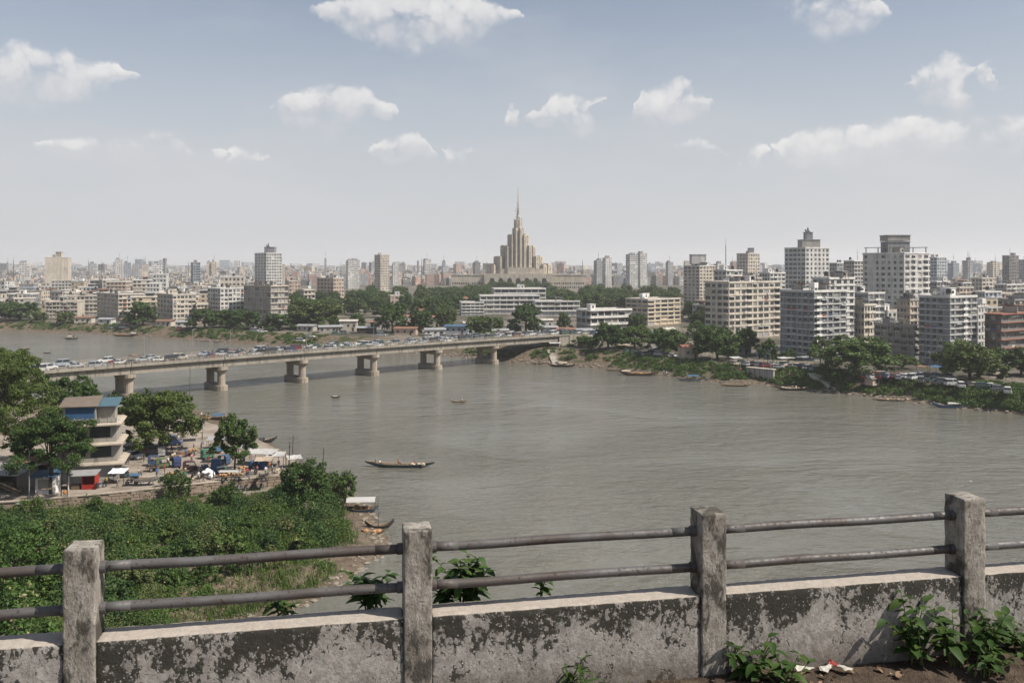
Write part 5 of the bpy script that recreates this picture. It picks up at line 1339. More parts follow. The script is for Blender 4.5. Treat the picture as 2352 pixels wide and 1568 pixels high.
# far-bank slopes
nr = np.random.RandomState(17)
def bank_spots(u0, u1, o0, o1, n):
    us = U0 + S[:, 0] / S[:, 1] * F; idx = np.where((us > u0) & (us < u1))[0]
    res = []
    for _ in range(n):
        i = int(rp.choice(list(idx))); o = rp.uniform(o0, o1); q = S[i] + INL[i] * o + np.array([rp.uniform(-2, 2), 0])
        res.append((q[0], q[1], float(np.interp(o, [k[0] for k in offs], [k[1] for k in offs]))))
    return res
fb, fg = [], []
for (u0, u1, o0, o1, n, r0, r1) in [(1385, 1500, 3, 12, 60, .6, 1.3), (1640, 1720, 3, 9, 30, .7, 1.5), (1820, 1905, 2.5, 14, 80, .9, 2.0), (2030, 2190, 3, 13, 130, .8, 1.7), (2200, 2420, 2, 15, 200, 1.2, 3.0), (1815, 1900, 3, 13, 30, 1.8, 2.8), (1200, 1400, 6, 15, 70, .7, 1.6), (1390, 1640, 2, 14, 120, .7, 1.7), (1640, 1830, 2, 14, 90, .7, 1.7), (1900, 2040, 2, 12, 60, .7, 1.6), (1500, 1640, 6, 14, 40, .6, 1.4), (1720, 1820, 6, 14, 30, .6, 1.3), (1480, 1560, 4, 9, 22, .6, 1.2), (1930, 2030, 2, 6, 40, .5, 1.1), (1040, 1160, 3, 9, 50, .7, 1.5), (0, 320, 4, 14, 130, .8, 1.6), (380, 720, 3, 14, 170, .8, 1.9), (-300, 0, 4, 14, 40, 1, 2)]:
    for (x, y, z) in bank_spots(u0, u1, o0, o1, n):
        rad = rp.uniform(r0, r1); fb.append((x, y, z - .1, rad, rad * .8, 70 * rad * rad + 30, .5))
        for q in range(10): fg.append((x + rp.gauss(0, 1.6), y + rp.gauss(0, 1.2), z - .2, rp.uniform(.5, 1.0)))
scatter_clumps('bank_undergrowth', fb, 'patches of green scrub on the far river bank', 'undergrowth', 'leaf_bush')
grass_mass('bank_grass', fg, 'rough grass on the far river bank')
# ================================================================== vehicles, boats, people
def objcol(name, rough=.35, spec=.5, var=.15):
    t = NT(name); c = t.n('ShaderNodeObjectInfo').outputs['Color']; n = t.noise(1.2, 4, .6, t.pos())
    c = t.mix(t.math('MULTIPLY', t.smooth(n, .4, .75), var * 2), c, (0.12, 0.10, 0.085)); t.bsdf(c, rough, spec=spec)
objcol('paint'); objcol('cloth', .9, .1, .1); objcol('boat_paint', .6, .3, .3); objcol('tarp', .55, .3, .2)
plain('car_glass', (0.03, 0.035, 0.04), .12, .2, spec=.6); plain('tyre', (0.025, 0.025, 0.025), .85, .2); plain('hub', (0.4, 0.4, 0.4), .4, .2, metallic=.6)
plain('lamp_lens', (0.6, 0.58, 0.5), .2, .1); plain('tail_lens', (0.35, 0.02, 0.015), .25, .1)
plain('wood_old', (0.17, 0.12, 0.08), .85, .4, 4); plain('wood_dark', (0.06, 0.045, 0.035), .8, .4, 4); plain('wood_pale', (0.36, 0.27, 0.18), .85, .35, 4)
plain('skin', (0.22, 0.12, 0.075), .6, .1); plain('hair', (0.012, 0.010, 0.009), .5, .1)
plain('white_sheet', (0.43, 0.42, 0.40), .6, .15, 1.2); plain('blue_sheet', (0.06, 0.12, 0.20), .5, .3, 1.5); plain('tan_sheet', (0.40, 0.32, 0.24), .8, .25, 1.5)
plain('red_paint', (0.36, 0.035, 0.025), .5, .2); plain('blue_plastic', (0.035, 0.085, 0.19), .4, .2); plain('straw', (0.42, 0.24, 0.12), .9, .4, 5); plain('sack', (0.45, 0.38, 0.28), .9, .25, 4)
plain('rock', (0.24, 0.205, 0.165), .95, .4, 1.3); plain('root_wood', (0.22, 0.17, 0.13), .9, .4, 3)
t = NT('trouser'); t.bsdf(t.mix(t.n('ShaderNodeObjectInfo').outputs['Random'], (0.03, 0.035, 0.06), (0.14, 0.10, 0.08)), .9)
def hsv(h, s, v):
    import colorsys
    return (*colorsys.hsv_to_rgb(h, s, v), 1)
_c2 = {}
def wheel_mesh(r, w):
    k = (r, w)
    if k not in _c2:
        mb = MB(); mb.cyl((0, -w/2, 0), (0, w/2, 0), r, r, 12, 0); mb.cyl((0, -w/2 - .01, 0), (0, w/2 + .01, 0), r * .55, r * .55, 10, 1); _c2[k] = mb.mesh('wheel', ['tyre', 'hub'])
    return _c2[k]
def make_car(kind):
    root = empty('car' if kind != 'van' else 'van', (0, 0, -500))
    L, W, Hh = {'saloon': (4.3, 1.72, 1.42), 'suv': (4.6, 1.85, 1.78), 'van': (4.5, 1.8, 2.0), 'hatch': (3.7, 1.62, 1.48)}[kind]
    hood = {'saloon': .78, 'suv': .98, 'van': 1.02, 'hatch': .82}[kind]; l2, w2 = L / 2, W / 2
    prof = [(-l2, .32), (-l2 + .05, .24), (l2 - .05, .24), (l2, .34), (l2 - .03, hood - .16), (l2 - .25, hood - .04), (l2 * .45, hood + .06), (-l2 * .62, hood + .08), (-l2 + .12, hood + .04), (-l2, hood - .2)]
    if kind in ('van', 'hatch', 'suv'): prof[7] = (-l2 * .8, hood + .08); prof[8] = (-l2 + .04, hood + .06)
    mb = MB(); n = len(prof)
    for (y0, y1, sc_) in ((-w2, -w2 + .10, .97),):
        pass
    V = []
    for y, k in ((-w2, .94), (-w2 + .10, 1), (w2 - .10, 1), (w2, .94)): V += [(x * k, y, .24 + (z - .24) * (1 if k == 1 else .92)) for x, z in prof]
    Fc = [tuple(range(n - 1, -1, -1))[::-1], tuple(range(3 * n + n - 1, 3 * n - 1, -1))]
    for s in range(3): Fc += [(s * n + i, (s + 1) * n + i, (s + 1) * n + (i + 1) % n, s * n + (i + 1) % n) for i in range(n)]
    mb.add(V, Fc, 0)
    c0, c1 = {'saloon': (-l2 * .80, l2 * .42), 'suv': (-l2 * .95, l2 * .42), 'van': (-l2 * .97, l2 * .72), 'hatch': (-l2 * .93, l2 * .48)}[kind]
    r0, r1 = {'saloon': (-l2 * .42, l2 * .10), 'suv': (-l2 * .84, l2 * .12), 'van': (-l2 * .92, l2 * .42), 'hatch': (-l2 * .70, l2 * .12)}[kind]
    zt = Hh - .05; zb = hood + .05; a, b = w2 - .06, w2 - .22
    mb.add([(c0, -a, zb), (c1, -a, zb), (c1, a, zb), (c0, a, zb), (r0, -b, zt), (r1, -b, zt), (r1, b, zt), (r0, b, zt)], [(0,1,5,4),(1,2,6,5),(2,3,7,6),(3,0,4,7)], 1)
    mb.add([(r0 - .06, -b - .03, zt), (r1 + .06, -b - .03, zt), (r1 + .06, b + .03, zt), (r0 - .06, b + .03, zt), (r0 + .1, -b + .1, Hh), (r1 - .1, -b + .1, Hh), (r1 - .1, b - .1, Hh), (r0 + .1, b - .1, Hh)], [(0,3,2,1),(4,5,6,7),(0,1,5,4),(1,2,6,5),(2,3,7,6),(3,0,4,7)], 0)
    for q in (.5,):                              # pillars
        for y in (-1, 1):
            x0 = c0 * .45 + c1 * .55; x1 = r0 * .45 + r1 * .55
            mb.add([(x0 - .05, y * (a + .005), zb), (x0 + .05, y * (a + .005), zb), (x1 + .05, y * (b + .005), zt), (x1 - .05, y * (b + .005), zt)], [(0, 1, 2, 3)], 0)
    mb.build('body', ['paint', 'car_glass'], root)
    r_ = .33 if kind != 'suv' else .38
    for x in (-l2 * .62, l2 * .64):
        for y in (-w2 + .08, w2 - .08): link('wheel', wheel_mesh(r_, .2), root, (x, y, r_))
    mb = MB()
    for y in (-1, 1):
        mb = MB(); mb.box(l2 - .06, l2 + .012, y * (w2 - .42) - .17, y * (w2 - .42) + .17, hood - .30, hood - .15); mb.build('headlight', 'lamp_lens', root)
        mb = MB(); mb.box(-l2 - .012, -l2 + .05, y * (w2 - .34) - .13, y * (w2 - .34) + .13, hood - .34, hood - .17); mb.build('tail_light', 'tail_lens', root)
    return root
CARS = {k: make_car(k) for k in ('saloon', 'suv', 'van', 'hatch')}
CARC = [('white', (.62, .62, .6, 1)), ('white', (.66, .65, .62, 1)), ('silver', (.42, .43, .44, 1)), ('black', (.02, .02, .022, 1)), ('dark blue', (.03, .05, .12, 1)), ('grey', (.17, .175, .18, 1)), ('pale blue', (.33, .37, .41, 1)), ('white', (.58, .58, .56, 1)), ('silver', (.36, .37, .38, 1)), ('red', (.18, .03, .03, 1)), ('beige', (.45, .40, .32, 1)), ('green', (.05, .10, .07, 1))]
KN = {'saloon': 'saloon car', 'suv': 'tall estate car', 'van': 'minibus', 'hatch': 'hatchback'}
_cu = set()
def paint_tree(o, col):
    o.color = col
    for c in o.children:
        c.color = col
        for g in c.children: g.color = col
def put(proto, key, loc, rz, label, cat, group=None, col=None, scale=None, name=None):
    if key not in _cu and proto.location.z < -400:
        _cu.add(key); o = proto; o.location = loc; o.rotation_euler = (0, 0, rz)
        if scale: o.scale = (scale,) * 3 if isinstance(scale, (int, float)) else scale
    else:
        o = copy_tree(proto, loc, rz, scale)
    for k in ('label', 'category', 'group'):
        if k in o: del o[k]
    if col: paint_tree(o, col)
    return tag(o, label, cat, group)
def ordinal(n): return f"{n}{'th' if 10 <= n % 100 <= 20 else {1: 'st', 2: 'nd', 3: 'rd'}.get(n % 10, 'th')}"
rv = random.Random(23)
LANES = [(-5.0, 'rail-side outer lane', 0), (-1.9, 'rail-side inner lane', 0), (1.9, 'upstream inner lane', 1), (5.0, 'upstream outer lane', 1)]
for ly, lname, flip in LANES:
    s = -45 + rv.uniform(0, 6); i = 0
    while s < 255:
        kind = rv.choice(('saloon', 'saloon', 'hatch', 'suv', 'van', 'saloon')); cn, cc = rv.choice(CARC)
        i += 1
        z0, z1 = road_z(s - 1.5), road_z(s + 1.5); p = bp(s, ly + rv.uniform(-.25, .25), road_z(s))
        o = put(CARS[kind], kind, p, BROT + (math.pi if flip else 0) + rv.uniform(-.02, .02), f"{cn} {KN[kind]} on the bridge, {ordinal(i)} along the {lname}", 'car' if kind != 'van' else 'minibus', 'traffic on the bridge', cc)
        s += rv.uniform(5.6, 8.0) if s > 25 else rv.uniform(6.0, 15.0)
# --- three-wheelers
def make_rickshaw():
    root = empty('auto_rickshaw', (0, 0, -500))
    mb = MB()
    mb.prism([(-1.25, -.62), (.55, -.62), (1.15, -.25), (1.15, .25), (.55, .62), (-1.25, .62)], .30, .85, 0)
    mb.box(-1.2, -.2, -.6, .6, .85, 1.02, 1); mb.build('body', ['paint', 'wood_dark'], root)
    mb = MB(); pts = [(-1.25, 1.0), (-1.2, 1.62), (-.9, 1.78), (.35, 1.74), (.72, 1.55)]
    for y0, y1 in ((-.64, .64),):
        V = [(x, y0, z) for x, z in pts] + [(x, y1, z) for x, z in pts]; n = len(pts)
        mb.add(V, [(i, i + 1, n + i + 1, n + i) for i in range(n - 1)])
        V2 = [(x, y, z - .06) for y in (y0 + .03, y1 - .03) for x, z in pts]; mb.add(V2, [(i, n + i, n + i + 1, i + 1) for i in range(n - 1)])
        for y in (y0, y1): mb.add([(-1.25, y, 1.0), (-.75, y, 1.0), (-.7, y, 1.75), (-.9, y, 1.78), (-1.2, y, 1.62)], [(0, 1, 2, 3, 4)])
    mb.build('hood', 'tarp', root)
    mb = MB(); mb.add([(.95, -.5, .85), (.95, .5, .85), (.70, .55, 1.55), (.70, -.55, 1.55)], [(0, 1, 2, 3)]); mb.build('windscreen', 'car_glass', root)
    for y in (-.58, .58):
        mb = MB(); mb.cyl((.9, y * .85, .85), (.7, y, 1.56), .03, .03, 5); mb.build('pillar', 'metal_dark', root)
        link('wheel', wheel_mesh(.26, .12), root, (-.85, y, .26))
    link('wheel', wheel_mesh(.26, .12), root, (1.0, 0, .26))
    return root
RICK = make_rickshaw()
def make_bike():
    root = empty('motorcycle', (0, 0, -500))
    for x in (-.65, .65): link('wheel', wheel_mesh(.31, .10), root, (x, 0, .31))
    mb = MB(); mb.tube([(.65, 0, .31), (.48, 0, .8), (.42, 0, 1.02)], [.04, .04, .03], 6); mb.cyl((.42, -.35, 1.03), (.42, .35, 1.03), .025, .025, 6); mb.tube([(-.65, 0, .33), (-.1, 0, .45), (.3, 0, .7)], [.04, .05, .05], 6)
    mb.build('frame', 'metal_dark', root)
    mb = MB(); mb.prism([(-.05, -.14), (.38, -.12), (.42, 0), (.38, .12), (-.05, .14)], .62, .86); mb.build('fuel_tank', 'paint', root)
    mb = MB(); mb.prism([(-.75, -.1), (-.05, -.14), (-.05, .14), (-.75, .1)], .70, .82); mb.build('seat', 'tyre', root)
    mb = MB(); mb.box(-.2, .22, -.15, .15, .28, .60); mb.cyl((-.1, .17, .35), (-.8, .2, .38), .05, .06, 6); mb.build('engine', 'metal_grey', root)
    return root
BIKE = make_bike()
# --- people
def make_person(pose):
    J = {'pel': (0, 0, .95), 'spi': (0, 0, 1.15), 'che': (0, .01, 1.36), 'nec': (0, 0, 1.50), 'hea': (0, -.015, 1.62), 'top': (0, -.01, 1.72)}
    for s, n in ((-1, 'l'), (1, 'r')):
        J['sh' + n] = (s * .175, .0, 1.41); J['el' + n] = (s * .24, .03, 1.15); J['wr' + n] = (s * .25, -.04, .91); J['ha' + n] = (s * .245, -.07, .80)
        J['hi' + n] = (s * .095, 0, .90); J['kn' + n] = (s * .10, -.01, .50); J['an' + n] = (s * .10, .02, .09); J['to' + n] = (s * .11, -.15, .04)
    if pose == 'walk':
        J['knl'] = (-.10, -.20, .53); J['anl'] = (-.10, -.26, .10); J['tol'] = (-.10, -.42, .06); J['knr'] = (.10, .06, .50); J['anr'] = (.10, .30, .16); J['tor'] = (.10, .22, .03)
        J['ell'] = (-.24, .16, 1.18); J['wrl'] = (-.24, .20, .95); J['hal'] = (-.24, .19, .85); J['elr'] = (.24, -.10, 1.17); J['wrr'] = (.22, -.28, 1.02); J['har'] = (.21, -.36, .97)
    if pose in ('sit', 'row'):
        d = .50
        for k in J: J[k] = (J[k][0], J[k][1], J[k][2] - d)
        for s, n in ((-1, 'l'), (1, 'r')):
            J['hi' + n] = (s * .10, -.02, .42); J['kn' + n] = (s * .14, -.44, .46); J['an' + n] = (s * .13, -.46, .07); J['to' + n] = (s * .14, -.62, .03)
            J['el' + n] = (s * .23, -.12, .68); J['wr' + n] = (s * .16, -.34, .60); J['ha' + n] = (s * .14, -.43, .58)
        if pose == 'row':
            for s, n in ((-1, 'l'), (1, 'r')): J['el' + n] = (s * .22, -.25, .78); J['wr' + n] = (.10 + s * .08, -.48, .82); J['ha' + n] = (.11 + s * .08, -.56, .83)
    if pose == 'bend':
        for k, v in {'spi': (0, -.10, 1.12), 'che': (0, -.27, 1.24), 'nec': (0, -.38, 1.28), 'hea': (0, -.48, 1.30), 'top': (0, -.56, 1.34)}.items(): J[k] = v
        for s, n in ((-1, 'l'), (1, 'r')): J['sh' + n] = (s * .17, -.30, 1.24); J['el' + n] = (s * .21, -.38, .98); J['wr' + n] = (s * .18, -.48, .76); J['ha' + n] = (s * .17, -.52, .66)
    if pose == 'arms':
        J['elr'] = (.30, -.14, 1.22); J['wrr'] = (.26, -.36, 1.30); J['har'] = (.25, -.45, 1.33); J['ell'] = (-.30, .04, 1.20); J['wrl'] = (-.18, -.16, 1.08); J['hal'] = (-.12, -.20, 1.05)
    names = list(J); E = [('pel', 'spi'), ('spi', 'che'), ('che', 'nec'), ('nec', 'hea'), ('hea', 'top')]
    for n in 'lr': E += [('che', 'sh' + n), ('sh' + n, 'el' + n), ('el' + n, 'wr' + n), ('wr' + n, 'ha' + n), ('pel', 'hi' + n), ('hi' + n, 'kn' + n), ('kn' + n, 'an' + n), ('an' + n, 'to' + n)]
    RAD = {'pel': .135, 'spi': .125, 'che': .14, 'nec': .058, 'hea': .092, 'top': .07, 'sh': .068, 'el': .045, 'wr': .032, 'ha': .036, 'hi': .092, 'kn': .062, 'an': .042, 'to': .038}
    me = bpy.data.meshes.new('person_skeleton'); me.from_pydata([J[n] for n in names], [(names.index(a), names.index(b)) for a, b in E], [])
    ob = bpy.data.objects.new('person_skeleton', me); COL.objects.link(ob)
    sk = ob.modifiers.new('skin', 'SKIN'); sk.use_smooth_shade = True
    for i, n in enumerate(names):
        k = RAD.get(n) or RAD[n[:2]]; sv = me.skin_vertices[0].data[i]; sv.radius = (k * 1.15 if n in ('che', 'pel', 'spi') else k, k * .8 if n in ('che', 'pel', 'spi') else k); sv.use_root = (n == 'pel')
    ob.modifiers.new('sub', 'SUBSURF').levels = 1
    dg = bpy.context.evaluated_depsgraph_get(); dg.update()
    res = bpy.data.meshes.new_from_object(ob.evaluated_get(dg)); bpy.data.objects.remove(ob)
    res.name = 'person'
    for x in ('skin', 'cloth', 'trouser', 'hair'): res.materials.append(M[x])
    segs = [(Vector(J[a]), Vector(J[b]), a, b) for a, b in E]
    for p in res.polygons:
        c = p.center; best = None
        for (a, b, na, nb) in segs:
            ab = b - a; t_ = max(0, min(1, (c - a).dot(ab) / ab.length_squared)); d = (c - a - ab * t_).length
            if best is None or d < best[0]: best = (d, na, nb, t_)
        _, na, nb, t_ = best
        if nb in ('hea', 'top'): m = 3 if (c.z > J['hea'][2] + .035 or c.y > J['hea'][1] + .035) else 0
        elif na[:2] in ('el', 'wr'): m = 0
        elif na[:2] in ('hi', 'kn') or nb[:2] == 'hi': m = 2
        elif na[:2] == 'an': m = 0
        else: m = 1
        p.material_index = m; p.use_smooth = True
    return res
PPL = {k: make_person(k) for k in ('stand', 'walk', 'sit', 'row', 'bend', 'arms')}
SHIRT = [('white', (.60, .58, .54, 1)), ('blue', (.06, .14, .32, 1)), ('red', (.40, .05, .04, 1)), ('black', (.03, .03, .03, 1)), ('green', (.06, .20, .08, 1)), ('orange', (.55, .20, .04, 1)), ('grey', (.2, .2, .2, 1)), ('yellow', (.55, .42, .08, 1)), ('pink', (.55, .22, .25, 1)), ('pale blue', (.3, .42, .52, 1))]
POSE = {'stand': 'standing', 'walk': 'walking', 'sit': 'sitting', 'row': 'sitting and rowing', 'bend': 'bending down', 'arms': 'standing with raised arm'}
def person(pose, loc, rz, shirt, place, scale=1.0):
    o = link('person', PPL[pose], None, loc, rz); o.scale = (scale,) * 3
    o.color = dict(SHIRT)[shirt]
    return tag(o, f"person in {shirt} shirt {POSE[pose]} {place}", 'person', 'people by the river')
# --- boats
def hull_mesh(L, Bm, D, sheer=.55, bow=1.0, stern=1.0, n=22):
    mb = MB(); rows = []
    for i in range(n + 1):
        x = -1 + 2 * i / n; end = abs(x); e = (bow if x > 0 else stern)
        hb = Bm / 2 * max(.03, (1 - end ** 2.6)) ** .85
        zk = (end ** 3.2) * (D * .9 + sheer * e * .45) - D * .25; zg = D * .62 + sheer * e * end ** 2.4
        zk = min(zk, zg - .06)
        X = x * L / 2
        rows.append([(X, -hb, zg), (X, -hb * .72, zk + (zg - zk) * .34), (X, 0, zk), (X, hb * .72, zk + (zg - zk) * .34), (X, hb, zg), (X, hb * .86, zg - .02), (X, hb * .55, zk + (zg - zk) * .5), (X, -hb * .55, zk + (zg - zk) * .5), (X, -hb * .86, zg - .02)])
    k = 9; V = [p for r_ in rows for p in r_]
    Fc, Ms = [], []
    for i in range(n):
        for j in range(k):
            a = i * k + j; b = i * k + (j + 1) % k
            Fc.append((a, b, b + k, a + k)); Ms.append(0 if j < 4 else 2 if j in (4, 8) else 1)
    Fc += [tuple(range(k)), tuple(range(n * k + k - 1, n * k - 1, -1))]; Ms += [0, 0]
    mb.v, mb.f, mb.m = V, Fc, Ms
    return mb
def boat(u, v, L, Bm, D, rz, label, col, sheer=.55, canopy=None, cargo=None, poles=(), bow=1.0, stern=1.0, z=0.0, cat='boat', thw=4, trim='wood_pale', name='boat', tilt=0.0, group=None):
    q = PX(u, v, z)
    root = empty(name, (q.x, q.y, z + .02), rz, label, cat, group)
    if tilt: root.rotation_euler = (tilt, 0, rz)
    h = hull_mesh(L, Bm, D, sheer, bow, stern).build('hull', ['boat_paint', 'wood_old', trim], root, smooth=False); h.color = col
    for i in range(thw):
        x = L * (-.32 + .64 * i / max(1, thw - 1)); hb = Bm / 2 * (1 - (abs(x) / L * 2) ** 2.6) ** .85 * .9
        mb = MB(); mb.box(x - .12, x + .12, -hb, hb, D * .45, D * .52); mb.build('thwart', 'wood_old', root)
    if canopy:
        x0, x1, zc, m = canopy
        mb = MB(); seg = 7; pts = [(-Bm * .5 + Bm * k / seg, D * .5 + zc * (.72 + .28 * math.sin(math.pi * k / seg))) for k in range(seg + 1)]
        V = [(x0 * L, y, zz) for y, zz in pts] + [(x1 * L, y, zz) for y, zz in pts] + [(x0 * L, y, zz - .07) for y, zz in pts] + [(x1 * L, y, zz - .07) for y, zz in pts]
        o = seg + 1; mb.add(V, [(i, i + 1, o + i + 1, o + i) for i in range(seg)] + [(2 * o + i, 3 * o + i, 3 * o + i + 1, 2 * o + i + 1) for i in range(seg)])
        mb.build('canopy', m, root)
        for x in (x0 * L + .1, x1 * L - .1):
            for y in (-Bm * .46, Bm * .46):
                mb = MB(); mb.cyl((x, y, D * .4), (x, y, D * .5 + zc * .72), .035, .035, 5); mb.build('canopy_post', 'wood_dark', root)
    for (x, zl) in poles:
        mb = MB(); mb.cyl((x * L, 0, D * .2), (x * L + .1, 0, zl), .05, .03, 6); mb.build('pole', 'wood_dark', root)
    if cargo:
        m, x0, x1, hh, cnt = cargo; rb_ = random.Random(len(label))
        for i in range(cnt):
            x = L * rb_.uniform(x0, x1); y = Bm * rb_.uniform(-.25, .25); s = rb_.uniform(.3, .55)
            bm = bmesh.new(); bmesh.ops.create_icosphere(bm, subdivisions=1, radius=s)
            for w in bm.verts: w.co *= 1 + rb_.uniform(-.2, .2); w.co.z *= .7
            bm_obj(bm, 'cargo_sack', [m], root, (x, y, D * .45 + hh * rb_.uniform(.4, 1)), smooth=False)
    return root
blk = (.03, .032, .035, 1); teal = (.03, .075, .09, 1); brn = (.13, .075, .045, 1); redb = (.25, .09, .06, 1); bluh = (.05, .14, .28, 1); whb = (.5, .5, .48, 1); grn = (.22, .30, .20, 1)
boat(918, 1072, 14.0, 1.9, .95, R(-4), 'long dark country boat with pale gunwales gliding in mid river', teal, .55, poles=((-.36, 1.9),), trim='wood_pale', thw=7, cargo=('sack', .12, .36, .25, 7))
boat(1054, 924, 5.0, 1.0, .55, R(-3), 'small tan rowing boat in mid river beyond the long dark boat', (.36, .25, .15, 1), .35, thw=3)
boat(771, 913, 3.0, 1.4, .6, R(5), 'small round dark boat drifting below the third bridge pier', blk, .3, thw=2, cargo=('white_sheet', -.2, .2, .1, 2))
boat(163, 779, 8.0, 2.0, .9, R(8), 'dark boat with upright cabin on the upstream water', blk, .5, canopy=(-.2, .1, 1.5, 'tan_sheet'), poles=((.0, 4.2),), thw=3)
boat(56, 802, 6.0, 1.2, .6, R(2), 'thin dark canoe on the upstream water near the view edge', brn, .3)
boat(108, 811, 4.0, 1.0, .5, R(0), 'tiny dark canoe alone on the upstream water', blk, .3, thw=2)
boat(312, 818, 7.0, 1.2, .6, R(3), 'reddish canoe with low load on the upstream water', redb, .35, cargo=('straw', -.2, .2, .2, 4))
boat(184, 838, 4.5, 1.0, .5, R(-5), 'faint grey canoe just above the bridge deck', (.2, .2, .2, 1), .3, thw=2)
boat(480, 966, 11.5, 2.3, 1.1, R(4), 'brown moored boat with blue tarpaulin below the market', brn, .6, canopy=(.10, .32, 1.3, 'blue_sheet'), cargo=('straw', -.3, 0, .3, 5), thw=5)
boat(470, 994, 9.0, 1.8, .9, R(8), 'red-brown moored boat behind the white awnings', redb, .5, canopy=(-.1, .25, 1.4, 'tan_sheet'))
boat(600, 1016, 7.0, 1.8, .95, R(10), 'black and white moored boat with raised bow beside the small tree', blk, .9, trim='trim_white', poles=((.25, 1.6),), cargo=('tank_black', -.2, .3, .4, 4))
boat(772, 1112, 4.6, 1.6, .9, R(14), 'blue-sided moored boat behind the shore bushes', bluh, .8, trim='trim_white', canopy=(-.3, .05, 1.0, 'blue_sheet'), poles=((.35, 1.9),))
boat(832, 1175, 5.4, 2.3, 1.0, R(4), 'covered boat with flat white roof and blue hull by the muddy shore', (.06, .13, .20, 1), .35, canopy=(-.46, .40, 1.9, 'white_sheet'), poles=((.46, 2.3),), cargo=('straw', -.3, .3, .3, 4))
boat(872, 1212, 4.4, 1.2, .7, R(12), 'narrow black canoe with curled bow and mooring pole at the mud', blk, .9, poles=((-.05, 3.0),), thw=3)
boat(856, 1227, 3.6, 1.4, .6, R(-8), 'beached dinghy heaped with orange nets', brn, .4, cargo=('straw', -.35, .35, .35, 9), thw=2)
boat(428, 1042, 7.5, 1.9, .8, R(-18), 'long brown upturned hull drawn up in the market', redb, .45, z=TZ) .rotation_euler = (R(172), 0, R(-18))
boat(486, 1040, 5.0, 1.6, .75, R(-10), 'brown open boat drawn up beside the upturned hull', brn, .45, z=TZ)
boat(334, 1104, 5.2, 1.7, .8, R(6), 'white boat on trestles with blue tarpaulin in the middle of the terrace', whb, .45, z=TZ + .75, canopy=(-.45, -.15, .9, 'blue_sheet'), trim='trim_white')
boat(530, 1092, 4.4, 1.6, .75, R(3), 'white-decked dinghy with red bottom beside the blue water tank', (.20, .05, .04, 1), .4, z=TZ + .25, trim='trim_white', canopy=(-.42, .42, .55, 'white_sheet'))
boat(48, 1150, 2.6, 1.3, .6, R(5), 'pale green upturned skiff at the terrace edge', grn, .3, z=TZ) .rotation_euler = (R(178), 0, R(5))
boat(1466, 862, 14.0, 2.6, 1.2, R(-8), 'big brown cargo boat with red load under the rain trees', brn, .9, cargo=('straw', -.25, .3, .5, 10), canopy=(-.42, -.2, 1.3, 'tan_sheet'))
boat(1590, 874, 11.5, 2.4, 1.1, R(-10), 'white and teal boat with dark awning moored below the hut', (.3, .36, .36, 1), .6, canopy=(-.15, .2, 1.5, 'blue_sheet'), cargo=('tank_black', .2, .4, .3, 4))
boat(1690, 886, 10.0, 2.0, .6, R(-7), 'low grey raft-like barge by the muddy bank', (.14, .12, .10, 1), .2, thw=6)
boat(1820, 896, 10.5, 2.2, 1.0, R(-9), 'black cargo boat with sacks below the bank shrubs', blk, .7, cargo=('sack', -.35, .35, .35, 10))
boat(2050, 920, 12.0, 1.8, .6, R(-8), 'row of brown planked boat lying at the bank near the small hut', brn, .25, thw=7, cargo=('sack', -.4, .4, .2, 5))
boat(2185, 936, 10.5, 2.0, 1.0, R(-9), 'blue and white boat with raised bow at the foot of the big leafy tree', bluh, .8, stern=1.3, trim='trim_white', canopy=(-.1, .25, 1.0, 'white_sheet'))
boat(1410, 851, 7, 1.6, .7, R(-6), 'thin pale boat drawn up beside the bridge steps', (.3, .27, .22, 1), .4)
boat(1290, 842, 11, 2.4, 1.1, R(-4), 'cluttered dark boat moored beside the bridge abutment', blk, .6, cargo=('sack', -.4, .4, .4, 9), canopy=(-.1, .2, 1.4, 'tan_sheet'), poles=((.1, 6.0),))
boat(1240, 836, 7, 1.5, .7, R(-2), 'low brown boat under the end span', brn, .4)
boat(288, 772, 16, 3.2, 1.3, R(-6), 'broad dark barge with red and white load at the far bank', blk, .4, cargo=('straw', -.4, .4, .6, 12), canopy=(.25, .42, 1.6, 'white_sheet'))
boat(470, 784, 7, 1.6, .8, R(-10), 'white-bowed boat at the far bank below the trees', whb, .7)
boat(500, 786, 6, 1.6, .8, R(-14), 'small grey boat beside the white-bowed boat', (.25, .25, .26, 1), .5)
boat(1000, 812, 9, 1.9, .7, R(-6), 'pale flat boat on the rocky spit under the bridge', (.3, .25, .2, 1), .3)
# boatmen
def on(u, v, z): return PX(u, v, z)
q = on(918, 1072, 0); rd = Vector((math.cos(R(-4)), math.sin(R(-4)), 0))
person('stand', q + rd * -4.9 + Vector((0, 0, .42)), R(80), 'grey', 'at the stern of the long dark boat')
person('sit', q + rd * -4.0 + Vector((0, 0, .30)), R(60), 'white', 'near the stern of the long dark boat', .95)
person('sit', q + rd * -.3 + Vector((0, 0, .32)), R(110), 'orange', 'amidships in the long dark boat', 1.15)
person('sit', q + rd * 3.0 + Vector((0, 0, .28)), R(90), 'red', 'near the bow of the long dark boat', .9)
q = on(1054, 924, 0); person('row', q + Vector((1.0, 0, .12)), R(-90), 'white', 'in the small tan boat')
q = on(163, 779, 0); person('stand', q + Vector((1.5, 0, .35)), R(0), 'black', 'on the dark boat with upright cabin')
q = on(471, 966, 0); person('stand', q + Vector((-1.0, 0, .6)), R(30), 'white', 'on the brown boat with blue tarpaulin')
q = on(1466, 862, 0); person('stand', q + Vector((-4.5, .6, .6)), R(20), 'white', 'on the big brown cargo boat')
q = on(1820, 896, 0); person('sit', q + Vector((1.2, 0, .45)), R(40), 'white', 'on the black cargo boat')
